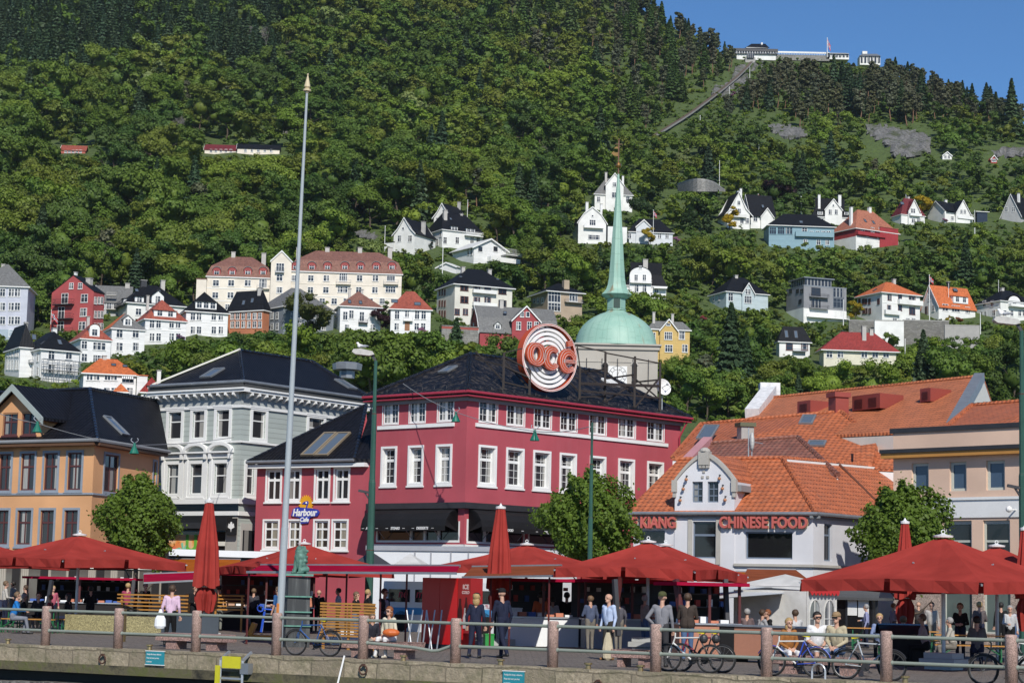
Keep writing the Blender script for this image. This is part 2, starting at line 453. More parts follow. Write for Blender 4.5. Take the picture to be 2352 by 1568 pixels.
# ================================================================ rock faces on the hill
def rock(poly,cell,seed,push=3.):
 """rough rock wall standing on the slope; poly = outline as seen, from its foot to its top"""
 q=random.Random(seed);m=M()
 x0,x1=min(p[0]for p in poly),max(p[0]for p in poly);y0,y1=min(p[1]for p in poly),max(p[1]for p in poly)
 def inside(x,y):
  c=False;k=len(poly)
  for i in range(k):
   (ax,ay),(bx,by)=poly[i],poly[(i+1)%k]
   if(ay>y)!=(by>y)and x<(bx-ax)*(y-ay)/(by-ay)+ax:c=not c
  return c
 nx,ny=int((x1-x0)/cell)+2,int((y1-y0)/cell)+2;V={}
 yb=y1;Yb=terrY((x0+x1)/2,yb)
 for i in range(nx+1):
  for j in range(ny+1):
   x,y=x0-cell+i*cell+(q.random()-.5)*cell*.7,y0-cell+j*cell+(q.random()-.5)*cell*.7
   Y=terrY(x,y)-push-(q.random()-.5)*4-2.5*math.sin(x*.21+y*.1)
   V[i,j]=(x,y,at(x,y,Y))
 for i in range(nx):
  for j in range(ny):
   cx,cy=(V[i,j][0]+V[i+1,j+1][0])/2,(V[i,j][1]+V[i+1,j+1][1])/2
   if inside(cx,cy):m.face([V[a][2]for a in((i,j+1),(i+1,j+1),(i+1,j),(i,j))])
   elif any(inside(V[a][0],V[a][1])for a in((i,j+1),(i+1,j+1),(i+1,j),(i,j))):
    m.face([V[a][2]+Vector((0,4.5 if not inside(V[a][0],V[a][1])else 0,0))for a in((i,j+1),(i+1,j+1),(i+1,j),(i,j))])
 t=NT('rock_%d'%seed);p=t.pos()
 st=t.noise(t.scl(p,(.9,.3,.12)),1.,8,.7);n2=t.noise(p,.8,8,.75)
 c=t.ramp(t.mth('ADD',t.mth('MULTIPLY',st,.5),t.mth('MULTIPLY',n2,.5)),(.36,(.04,.04,.038)),(.5,(.15,.148,.14)),(.64,(.27,.26,.25)))
 c=t.mix(t.ramp(t.noise(p,.12,5),(.52,0.),(.66,.85)),c,(.05,.065,.02))
 return kind(m.build('rock_face',t.bsdf(c,.9,t.bump(n2,1.,.6))),'structure')
rock([(1990,285),(2035,288),(2075,298),(2120,305),(2138,320),(2138,352),(2100,358),(2050,358),(2046,335),(2012,318),(1992,302)],7,1)
rock([(1762,288),(1800,285),(1850,298),(1852,312),(1820,318),(1790,312)],7,2,2)
rock([(1692,150),(1712,148),(1722,170),(1700,208),(1668,225),(1634,215),(1640,200),(1676,190)],6,3,1.5)
rock([(2270,352),(2300,340),(2352,338),(2352,356),(2300,360)],7,4,2)
rock([(1736,140),(1752,142),(1748,158),(1722,166)],5,5,1.)
rock([(806,528),(840,530),(878,545),(850,548),(815,540)],6,6,1.)
# ================================================================ materials shared by the buildings
WHITE=paint('white_paint',(.78,.78,.76),.5,.1)
OFFWH=paint('cream_paint',(.72,.70,.62),.5,.1)
GLASS=glass('window_glass');GLASSC=glass('curtain_reflection_glass',(.03,.03,.034),.75,(.42,.41,.38));GLASSD=glass('window_glass_dark',(.012,.012,.014),0.)  # GLASSC: pale strips are curtains plus reflections painted into the pane colour
BLKTILE=tile('black_roof_tile',(.010,.010,.013),.36,.27,.5,.35,.35,amp=.05,spec=.14)
GLOSSY=tile('glossy_ridge_tile',(.014,.014,.017),.36,.27,.12,.35,.3,spec=.8);BLKTILE2=tile('worn_black_roof_tile',(.011,.011,.014),.36,.27,.5,.3,.4,.45,spec=.14)
ORTILE=tile('orange_roof_tile',(.46,.135,.055),.38,.28,.6,.32,.2,.25)
ORTILE2=tile('pale_orange_roof_tile',(.50,.165,.07),.38,.28,.6,.38,.2,.12)
BRTILE=tile('brown_roof_tile',(.25,.10,.07),.38,.28,.6,.35,.25,.35)
ZINC=metal('zinc_grey',(.30,.32,.34),.45,.5)
DARKM=metal('dark_metal',(.045,.045,.05),.5,.3)
LEAD=paint('lead_grey',(.24,.25,.26),.55)
CONC=paint('concrete',(.36,.35,.33),.85)
def skylight(parent,c,e,s,w,h,slope_n,fm=None,gm=None):
 """roof window: c centre on the roof, e unit along the eave, s unit up the slope"""
 c,e,s,n=map(Vector,(c,e,s,slope_n));m=M()
 for a,b,ww,hh in((-w/2,-h/2,.1,h),(w/2-.1,-h/2,.1,h),(-w/2+.1,-h/2,w-.2,.1),(-w/2+.1,h/2-.1,w-.2,.1)):
  m.par(c+e*a+s*b+n*.01,e*ww,s*hh,n*.11)
 o=m.build('skylight',fm or ZINC,parent);g=M()
 g.par(c-e*(w/2-.1)-s*(h/2-.1)+n*.02,e*(w-.2),s*(h-.2),n*.05)
 g.build('pane',gm or SKYGL,o);return o
SKYGL=glass('roof_window_glass',(.10,.13,.17),0.)
def plane_hit(px,py,p0,n):
 r=ray(px,py);return CAMP+r*((Vector(p0)-CAMP).dot(n)/r.dot(n))
def slab(m,pts,th=.14,mi=0,ms=None):
 """roof plane as a solid slab"""
 pts=[Vector(p)for p in pts];n=(pts[1]-pts[0]).cross(pts[2]-pts[0]).normalized()
 if n.z<0:pts.reverse();n=-n
 q=[p-Vector((0,0,th))for p in pts];m.face(pts,mi);m.face(q[::-1],mi if ms is None else ms)
 for i in range(len(pts)):
  j=(i+1)%len(pts);m.face((pts[i],q[i],q[j],pts[j]),mi if ms is None else ms)
 return n
def ridge_caps(m,a,b,w=.24,mi=0,step=.42):
 a,b=Vector(a),Vector(b);d=b-a;k=max(1,int(d.length/step))
 for i in range(k):
  m.tube([a+d*(i/k),a+d*((i+.98)/k)],[w*.5,w*.42],6,mi)
def P2(px,py,Y):
 p=at(px,py,Y);return(p.x,p.y)
def Z(px,py,Y):return at(px,py,Y).z
def inward(f,d):return f-0 if d==0 else f
def back(p,f,d):
 """plan point p moved d metres behind the facade f"""
 return(p[0]-f.n.x*d,p[1]-f.n.y*d)
def V3(p,z):return Vector((p[0],p[1],z))
# ================================================================ red corner building
RC,RLp,RRp=P2(1069,1100,110),P2(852,1100,114.6),P2(1562,1100,123.5)
FL,FR=Fac(RLp,RC),Fac(RC,RRp)
RED=stucco('red_stucco',(.42,.075,.095),.3);REDD=paint('red_trim',(.34,.035,.06),.45)
def red_building():
 b=thing('corner_building','big crimson corner building with black hip roof and rows of white windows','building',V3(RC,0))
 ze=Z(1069,903,110);zb=0.
 topL=[FL.rect(*r)for r in((880,929,915,976),(941,923,977,971),(1006,918,1042,967))]
 topR=[FR.rect(*r)for r in((1101,920,1142,970),(1164.5,926,1204.5,976),(1227,933,1266,982),(1287.5,939,1325,988),(1354,947,1392,995),(1421,954,1459,1003),(1487,962,1524.5,1010))]
 lowL=[FL.rect(*r)for r in((875,1029,911.5,1117),(937,1024,973,1114),(1001,1020,1038.5,1111))]
 lowR=[FR.rect(*r)for r in((1098,1022,1140,1114),(1161.5,1026,1203,1120),(1223.5,1032,1264.5,1125),(1284.5,1037,1323.5,1130),(1354,1045,1391,1138),(1419,1051,1457,1140),(1485.5,1058,1523.5,1154))]
 barL=[FL.rect(868,1197,1053,1240)];barR=[FR.rect(1075,1195,1202,1245),FR.rect(1216,1204,1420,1252)]
 def norm(rs):
  z0=sum(r[1]for r in rs)/len(rs);z1=sum(r[3]for r in rs)/len(rs);return[(r[0],z0,r[2],z1)for r in rs]
 topL,topR,lowL,lowR=norm(topL),norm(topR),norm(lowL),norm(lowR)
 zt=(topL[0][3]+topR[0][3])/2;zt0=(topL[0][1]+topR[0][1])/2;zl0=(lowL[0][1]+lowR[0][1])/2;zl1=(lowL[0][3]+lowR[0][3])/2
 fx=lambda rs,a,c:[(r[0],a,r[2],c)for r in rs]
 sh=lambda rs,d:[(r[0]+d,r[1]+d,r[2]-d,r[3]-d)for r in rs]
 topL,topR,lowL,lowR=fx(topL,zt0,zt),fx(topR,zt0,zt),sh(fx(lowL,zl0,zl1),.13),sh(fx(lowR,zl0,zl1),.13)
 m=M()
 FL.wall(m,0,zb,FL.L,ze,topL+lowL+barL,.32,0);FR.wall(m,0,zb,FR.L,ze,topR+lowR+barR,.32,0)
 D=11.;PL,PR=back(RLp,FL,D),back(RRp,FR,D)
 m.face([V3(RLp,0),V3(RLp,ze),V3(PL,ze),V3(PL,0)]);m.face([V3(RRp,0),V3(PR,0),V3(PR,ze),V3(RRp,ze)])
 m.build('wall',RED,b)
 # windows: square casements above, tall deep windows with white surrounds below
 for f,rs in((FL,topL),(FR,topR)):
  for r in rs:window(f,r,b,WHITE,GLASSC,.1,.08,2,(),.1,.05,WHITE,.03,0,0,[('h',.34),('h',.66),('v',.25),('v',.75)])
 for f,rs in((FL,lowL),(FR,lowR)):
  for r in rs:
   o=window(f,r,b,WHITE,GLASSC,.28,.09,1,(.33,),.11,.13,WHITE,.05,.03,0,[('h',.22),('h',.56),('h',.76),('v',.33),('v',.67)])
   rv=M();u0,z0,u1,z1=r
   for q in((u0+.001,z0,u0+.03,z1),(u1-.03,z0,u1-.001,z1)):f.bx(rv,*q,-.215,-.002)
   f.bx(rv,u0+.03,z0+.001,u1-.03,z0+.05,-.215,-.002);rv.build('reveal',WHITE,o)
 for f,rs,n in((FL,barL,(.42,.59,.76)),(FR,barR,(.3,.62))):
  for r in rs:
   u0,z0,u1,z1=r;g=M();fr=M()
   f.bx(g,u0+.01,z0+.01,u1-.01,z1-.01,-.16,-.1);o=g.build('shop_window',GLASSD,b)
   for k in n:f.bx(fr,u0+(u1-u0)*k-.07,z0,u0+(u1-u0)*k+.07,z1,-.09,.02)
   f.bx(fr,u0-.1,z0-.12,u1+.1,z0-.003,-.09,.03);f.bx(fr,u0-.12,z0,u0,z1,-.09,.02);f.bx(fr,u1+.003,z0,u1+.1,z1,-.09,.02)
   fr.build('frame',WHITE,o)
   # trims: sill bands, frieze, black belt, white belt
 s=M();z=zt0-.1
 FL.bx(s,topL[0][0]-.35,z-.2,topL[-1][2]+.1,z,.003,.09);FR.bx(s,topR[0][0]-.3,z-.2,topR[-1][2]+.35,z,.003,.09)
 s.build('sill_band',WHITE,b)
 z=Z(1069,914,110)
 k=M();FL.bx(k,-.1,z-.14,FL.L+.16,z+.06,.004,.16,0);FR.bx(k,-.12,z-.14,FR.L+.1,z+.06,.004,.16,0);k.build('frieze',LEAD,b)
 z=Z(1069,1160,110);k=M();FL.bx(k,-.05,z-.16,FL.L+.3,z+.16,.003,.3);FR.bx(k,-.25,z-.16,FR.L,z+.16,.003,.3);k.build('dark_belt',DARKM,b)
 z=Z(1069,1251,110);k=M();FL.bx(k,0,z-.12,FL.L+.14,z+.03,.003,.14);FR.bx(k,-.12,z-.12,FR.L,z+.03,.003,.14);k.build('white_belt',WHITE,b)
 # roof
 o=.5;zt=ze+.1
 eC=FL.P1+(FL.n+FR.n).normalized()*o*1.35;eL=FL.P0+FL.n*o-FL.u*.3;eR=FR.P1+FR.n*o+FR.u*.45
 a1=at(1080,813,117);a2=at(1371,852,125.5)
 for p in(eC,eL,eR):p.z=zt
 bl=a1+(a1-eC);bl.z=zt;br=eR-FR.n*14;br.z=zt
 Lb=eL-FL.n*13;Lb.z=zt
 t=M();n1=slab(t,[eL,eC,a1],.2);n2=slab(t,[eC,eR,a2,a1],.2);slab(t,[eR,br,a2],.2);slab(t,[br,Lb,a1,a2],.2);slab(t,[Lb,eL,a1],.2)
 rf=t.build('roof',BLKTILE2,b)
 c=M()
 for p,q in((eC,a1),(a1,a2),(a2,eR),(eL,a1)):ridge_caps(c,p,q,.3)
 c.build('ridge_tiles',GLOSSY,rf)
 g=M();zz=zt-.2
 FL.bx(g,-.3,zz-.09,FL.L+.5,zz-.02,.003,o+.02);FR.bx(g,-.5,zz-.09,FR.L+.4,zz-.02,.003,o+.02);g.build('eave_box',REDD,b)
 g=M();lift=Vector((0,0,-.05))
 g.tube([eL+FL.n*.07+lift,eC+(FL.n+FR.n)*.05+lift,eR+FR.n*.07+lift],.08,8)
 p=FR.pt(FR.L-.25,0,.12);g.tube([eR+lift-FR.u*.3,p+Vector((0,0,zt-1.2)),p+Vector((0,0,.2))],.06,6);g.build('gutter',REDD,b)
 e=FL.u;sdir=n1.cross(e);sdir=sdir if sdir.z>0 else-sdir
 skylight(b,plane_hit(1029,850,eL,n1),e,sdir,.75,.95,n1)
 sd2=n2.cross(FR.u);sd2=sd2 if sd2.z>0 else-sd2
 v=M();pc=plane_hit(1406,882,eC,n2);v.par(pc-FR.u*.45-sd2*.3,FR.u*.9,sd2*.9,n2*.12)
 for k in range(6):v.par(pc-FR.u*.4-sd2*(.22-.13*k)+n2*.121,FR.u*.8,sd2*.05,n2*.03)
 v.build('roof_vent',WHITE,b)
 k=M()
 for f,nn,st in((FL,n1,eL),(FR,n2,eC)):
  for i in range(int(f.L/.9)):
   pp=Vector(st)+f.u*(.5+.9*i)-f.n*.45;pp.z=zt+.45*abs(nn.dot(f.n))/nn.z
   k.bar(pp,pp+Vector((0,0,.16)),.03)
 k.build('snow_guard',DARKM,b)
 return dict(n2=n2,eC=eC,zt=zt,a1=a1,a2=a2,sd=sd2,b=b)
RB=red_building()
BLKCLOTH=cloth('black_awning_cloth',(.014,.014,.015),.55)
def awning_black(f,u0,u1,ztop,words,name='awning',lab='',nm=3):
 o=thing('awning',lab,'awning',f.pt((u0+u1)/2,0));m=M();out,dr=1.05,.95
 prof=[(0.02,0.),(.35,-.06),(.7,-.25),(.95,-.6),(out,-dr)]
 for(d0,z0),(d1,z1)in zip(prof,prof[1:]):
  m.face([f.pt(u0,ztop+z0,d0),f.pt(u1,ztop+z0,d0),f.pt(u1,ztop+z1,d1),f.pt(u0,ztop+z1,d1)])
  m.face([f.pt(u0,ztop+z1-.02,d1-.02),f.pt(u1,ztop+z1-.02,d1-.02),f.pt(u1,ztop+z0-.02,d0-.02),f.pt(u0,ztop+z0-.02,d0-.02)])
 for u in(u0,u1):
  for(d0,z0),(d1,z1)in zip(prof,prof[1:]):m.face([f.pt(u,ztop+z0,d0),f.pt(u,ztop+z1,d1),f.pt(u,ztop-dr-.28,.02),f.pt(u,ztop-.02,.02)][:4])
 f.bx(m,u0,ztop-dr-.27,u1,ztop-dr,out-.012,out+.012);m.build('canopy',BLKCLOTH,o)
 t=M()
 sgn=1 if f.u.cross(Vector((0,0,1))).dot(f.n)>0 else-1
 for w_,k,s_ in words:text(t,w_,s_,f.pt(u0+(u1-u0)*k,ztop-dr-.135,out+.016),f.u*sgn,(0,0,1),.008,0,.006,shear=.12)
 t.build('lettering',WHITE,o)
 for k in range(nm):
  a=M();u=u0+(u1-u0)*(k+.4)/nm;a.bar(f.pt(u,ztop-.55,.03),f.pt(u,ztop-dr,out-.05),.04);a.bar(f.pt(u,ztop-1.6,.03),f.pt(u,ztop-dr,out-.3),.03);a.build('bracket',ZINC,o)
za=Z(1069,1163,110)
sm=.16
awning_black(FL,.35,FL.L-.45,za-.1,[('• • •',.03,.1),('ASIAN',.11,.2),('• • •',.2,.1),('• • •',.32,.1),('STEAKS',.42,.2),('• • •',.52,.1),('• • •',.63,.1),('DESSERTS',.74,.2),('• • •',.86,.1)],lab='black awning lettered Asian Steaks Desserts over the crimson building window band')
awning_black(FR,.3,8.6,za-.1,[('• • •',.12,.1),('SEAFOOD',.24,.19),('• • •',.38,.1),('• • •',.52,.1),('BBQ SPARERIBS',.67,.19),('• • •',.85,.1)],lab='black awning lettered BBQ Spareribs behind the closed umbrella')
# ---- neon sign and its roof frame
def oce_sign():
 c=at(1257,822,114.6);az=math.atan2(-1,0);ang=R(35)
 ax=Vector((math.cos(ang),math.sin(ang),0));n=Vector((math.sin(ang),-math.cos(ang),0));zz=Vector((0,0,1))
 s=thing('neon_sign','round orange rooftop sign with white rings and the lettering océ','sign',c-zz*2)
 Rr=79/FPX*114.6
 ORN=paint('sign_orange',(.50,.075,.022),.45);WT=paint('sign_white',(.82,.82,.80),.35)
 def ring(m,r0,r1,d0,d1,n_=72,mi=0):
  P=lambda r,d,a:c+ax*(r*math.cos(a))+zz*(r*math.sin(a))+n*d
  for i in range(n_):
   a,b=6.28319*i/n_,6.28319*(i+1)/n_
   m.face([P(r0,d1,b),P(r1,d1,b),P(r1,d1,a),P(r0,d1,a)],mi);m.face([P(r1,d0,a),P(r1,d0,b),P(r0,d0,b),P(r0,d0,a)][::1],mi)
   m.face([P(r1,d1,a),P(r1,d1,b),P(r1,d0,b),P(r1,d0,a)],mi);m.face([P(r0,d0,a),P(r0,d0,b),P(r0,d1,b),P(r0,d1,a)],mi)
 m=M();ring(m,Rr*.93,Rr,-.25,.25);m.build('rim',ORN,s)
 m=M()
 for r in(.985,.945):ring(m,Rr*r-.015,Rr*r+.012,.25,.27)
 m.build('neon_tube',WT,s)
 for k in range(6):
  m=M();r=Rr*(.84-.135*k);ring(m,r-Rr*.044,r+Rr*.044,-.2+.02*k,.1+.02*k);m.build('white_ring',WT,s)
 m=M();m.bar(c-ax*Rr*.9-n*.25,c+ax*Rr*.9-n*.25,.12);m.bar(c-zz*Rr*.93-n*.25,c+zz*Rr*.93-n*.25,.12);m.build('cross_bar',DARKM,s)
 L=M();tubes=M();P=lambda x,y,d:c+ax*(x*Rr)+zz*(y*Rr)+n*d
 def stroke(pts,w0,closed=False):
  k=len(pts);pr=[]
  for i,(x,y)in enumerate(pts):
   xa,ya=pts[i-1]if(i or closed)else pts[0];xb,yb=pts[(i+1)%k]if(i<k-1 or closed)else pts[-1]
   tx,ty=xb-xa,yb-ya;l=math.hypot(tx,ty);nx,ny=-ty/l,tx/l;w_=w0(i/(k-1))if callable(w0)else w0
   pr.append(((x+nx*w_,y+ny*w_),(x-nx*w_,y-ny*w_)))
  for i in range(k if closed else k-1):
   (a,b),(c2,d)=pr[i],pr[(i+1)%k]
   L.face([P(*a,.48),P(*b,.48),P(*d,.48),P(*c2,.48)]);L.face([P(*a,.3),P(*c2,.3),P(*d,.3),P(*b,.3)])
   L.face([P(*a,.48),P(*c2,.48),P(*c2,.3),P(*a,.3)]);L.face([P(*b,.48),P(*b,.3),P(*d,.3),P(*d,.48)])
  if not closed:
   for i in(0,k-1):(a,b)=pr[i];L.face([P(*a,.48),P(*a,.3),P(*b,.3),P(*b,.48)])
  for f in(-.7,.0,.7):
   tubes.tube([P((a[0]+b[0])/2+(a[0]-b[0])/2*f,(a[1]+b[1])/2+(a[1]-b[1])/2*f,.5)for a,b in pr],.009,4,0,True,closed)
 def ell(cx,cy,rx,ry,a0,a1,k=28):return[(cx+rx*math.cos(R(a0+(a1-a0)*i/k)),cy+ry*math.sin(R(a0+(a1-a0)*i/k)))for i in range(k+(abs(a1-a0)<360))]
 wv=lambda t:.075+.055*abs(math.cos(math.pi*t))
 k=28;o_=ell(-.56,.05,.235,.27,0,360)
 stroke(o_,lambda t:.065+.06*abs(math.cos(6.28319*t)),True)
 stroke(ell(.02,-.02,.23,.27,42,318),lambda t:.06+.06*math.sin(math.pi*t))
 e_=ell(.6,-.07,.235,.27,0,322);stroke([(.40,-.07)]+e_,lambda t:.05+.065*math.sin(math.pi*t))
 stroke([(.56,.44),(.74,.48)],.085)
 L.build('letters',ORN,s);tubes.build('letter_tube',WT,s)
 # the old lattice frame on the roof
 fr=thing('sign_frame','rusty black steel lattice carrying the round sign on the black roof','frame',c-zz*2)
 m=M();n2,eC=RB['n2'],RB['eC']
 def rp(px,py):return plane_hit(px,py,eC,n2)
 feet=[(1156,892),(1216,905),(1331,915),(1389,920),(1457,934),(1515,942)]
 pts={}
 for i,(px,py)in enumerate(feet):
  g=rp(px,py)-Vector((0,0,.1));tops={0:810,1:850,2:845,3:808,4:818,5:832}[i]
  tz=at(px,tops,g.y).z;T=Vector((g.x,g.y,tz));m.bar(g,T,.13);pts[i]=(g,T)
  bk=g-FR.n*2.2;bz=rp(*pix(bk));bk=Vector((bk.x,bk.y,g.z+1.9));m.bar(T.lerp(g,.35),bk,.09)
  m.bar(T.lerp(g,.75),bk+Vector((0,0,.4)),.07)
 def rail(i,j,za,zb,w_=.1):
  (g0,t0),(g1,t1)=pts[i],pts[j]
  m.bar(t0.lerp(g0,za),t1.lerp(g1,zb),w_)
 rail(2,5,.48,.48,.16);rail(2,5,.7,.72);rail(3,5,.02,.02,.07);rail(0,1,.35,.3);rail(0,1,.78,.7,.08);rail(0,1,0.1,.0,.07)
 rail(2,3,.9,.88);m.bar(pts[4][0],pts[5][1].lerp(pts[5][0],.3),.08);m.bar(pts[3][0],pts[4][1].lerp(pts[4][0],.5),.08);m.bar(pts[2][1],at(1325,790,pts[2][1].y),.07);m.bar(at(1318,792,pts[2][1].y),pts[3][1],.06)
 m.bar(pts[0][1],at(1200,800,pts[0][1].y),.06)
 fr_m=m.build('beam',paint('rusty_steel',(.035,.028,.025),.8),fr)
 d=M();g=at(1521,890,pts[5][0].y+.5);ax2=Vector((.45,-.85,.25)).normalized();q=ax2.to_track_quat('Z','Y').to_matrix()
 prof=[(0,0),(.2,.02),(.38,.08),(.52,.16)]
 for sgn in(0,.015):
  b=len(d.v)
  for r,z in prof:
   for j in range(20):d.v.append(g+q@Vector((r*math.cos(j*.31416),r*math.sin(j*.31416),z-sgn)))
  for i in range(3):
   for j in range(20):d.f.append((b+i*20+j,b+i*20+(j+1)%20,b+(i+1)*20+(j+1)%20,b+(i+1)*20+j));d.mi.append(0);d.uvs.append(None)
 dt=thing('satellite_dish','white satellite dish at the end of the sign frame on the black roof','satellite dish',g)
 d.build('dish',WHITE,dt);a=M();a.bar(g-Vector((0,0,1.4)),g,.06);a.bar(g,g+ax2*.55,.03);a.bar(g+q@Vector((.5,0,.16)),g+ax2*.6,.025);a.blob(g+ax2*.6,.07);a.build('arm',ZINC,dt)
oce_sign()
# ================================================================ small crimson cafe house
SL,SR=P2(588,1150,119.2),P2(848,1150,114.75)
FS=Fac(SL,SR)
def cafe_house():
 b=thing('cafe_house','low crimson cafe house with steep black lean roof and paired white windows','building',V3(SL,0))
 ze=Z(710,1062,117.);up=[FS.rect(*r)for r in((611,1075,647.5,1152),(657,1075,692,1152),(722.5,1074,758.5,1151),(767,1073,804,1151))]
 lo=[FS.rect(*r)for r in((604,1192,642,1262),(660,1192,692,1262),(720,1192,757,1265),(762,1192,800,1265))]
 a,c=up[1][1],up[1][3];up=[(r[0],a,r[2],c)for r in up];a,c=lo[1][1],lo[1][3];lo=[(r[0],a,r[2],c)for r in lo]
 up,lo=[[(r[0]+.09,r[1]+.09,r[2]-.09,r[3]-.09)for r in q]for q in(up,lo)]
 m=M();FS.wall(m,0,0,FS.L,ze,up+lo,.2);p=back(SL,FS,9);m.face([V3(SL,0),V3(SL,ze),V3(p,ze),V3(p,0)]);m.build('wall',RED,b)
 for r in up:window(FS,r,b,WHITE,GLASS,.1,.1,2,(.33,),.1,.1,WHITE,.06,.05)
 for r in lo:window(FS,r,b,WHITE,glass('cafe_glass',(.02,.02,.02),1.,(.32,.30,.24)),.1,.1,2,(.3,.68),.07,.1,WHITE,.06,.05)
 # roof: slope up to the wall of the big house, one hip at its right end
 e0=FS.pt(-.35,ze+.12,.5);e1=FS.pt(FS.L-.75,ze+.12,.5);ap=at(841,929,121.);far0=FS.pt(-.35,ap.z,0)
 sl=(ap-e1);
 t=M();e2=FS.pt(FS.L+.2,ze+.12,.1)
 p0=FS.pt(.35,ze+.12,.5)
 n=slab(t,[e0,e1,ap],.18);slab(t,[e1,e2,ap+Vector((.3,.6,0))],.18)
 rf=t.build('roof',BLKTILE,b);c=M();ridge_caps(c,e1,ap,.26);ridge_caps(c,e0,ap,.22);c.build('ridge_tiles',GLOSSY,rf)
 w_=M();q0=V3(back(SL,FS,6.6),ze);w_.face([FS.pt(0,ze,-.05),FS.pt(FS.L,ze,-.05),Vector((ap.x,ap.y,ap.z-.3))]);w_.build('gable_wall',RED,b)
 g=M();FS.bx(g,-.35,ze-.3,FS.L-.1,ze-.08,.003,.42);g.build('eave_board',WHITE,b)
 g=M();g.tube([e0+FS.n*.07-Vector((0,0,.06)),e1+FS.n*.07-Vector((0,0,.06))],.09,8);g.build('gutter',ZINC,b)
 sd=n.cross(FS.u);sd=sd if sd.z>0 else-sd
 for px,py in((733,1021),(765,1021)):
  skylight(b,plane_hit(px,py,e0,n),FS.u,sd,.95,2.6,n,paint('skylight_wood',(.25,.2,.14)))
  # sign
 s=thing('cafe_sign','Harbour Cafe sign with yellow sun on the crimson cafe wall','sign',FS.pt(*FS.hit(702,1172)))
 u,z=FS.hit(704,1158);sg=1 if FS.u.cross(Vector((0,0,1))).dot(FS.n)>0 else-1;ex=FS.u*sg
 k=M();pts=[]
 for i in range(44):r=.55 if i%2 else .42;pts.append((r*math.cos(i*math.pi/22),r*math.sin(i*math.pi/22)))
 k.prism(pts,FS.pt(u,z,.02),ex,(0,0,1),FS.n*.05);k.build('sun',paint('sun_yellow',(.75,.36,.02),.4),s)
 BLUE=paint('sign_blue',(.03,.05,.35),.4);k=M()
 k.prism([(-.28,.03),(-.1,.16),(.14,.2),(.22,.1),(.1,-.22),(.03,-.2),(.08,.02),(-.05,0)],FS.pt(u,z,.072),ex,(0,0,1),FS.n*.02);k.blob(FS.pt(u+.06*sg,z+.08,.1),.06,mi=1);k.build('bird',[BLUE,WHITE],s)
 u2,z2=FS.hit(702,1178);k=M()
 k.prism([(-.98,-.14),(-.85,.24),(-.6,.34),(.5,.28),(.95,.2),(1.1,.05),(.95,-.16),(.4,-.24),(.3,-.56),(-.25,-.6),(-.35,-.26)],FS.pt(u2,z2,.075),ex,(0,0,1),FS.n*.03);k.build('board',BLUE,s)
 k=M();text(k,'Harbour',.56,FS.pt(u2,z2+.02,.108),ex,(0,0,1),.02,0,.018,shear=.2,sx=.88);text(k,'Cafe',.34,FS.pt(u2,z2-.38,.108),ex,(0,0,1),.02,0,.012,shear=.2);k.build('lettering',WHITE,s)
cafe_house()
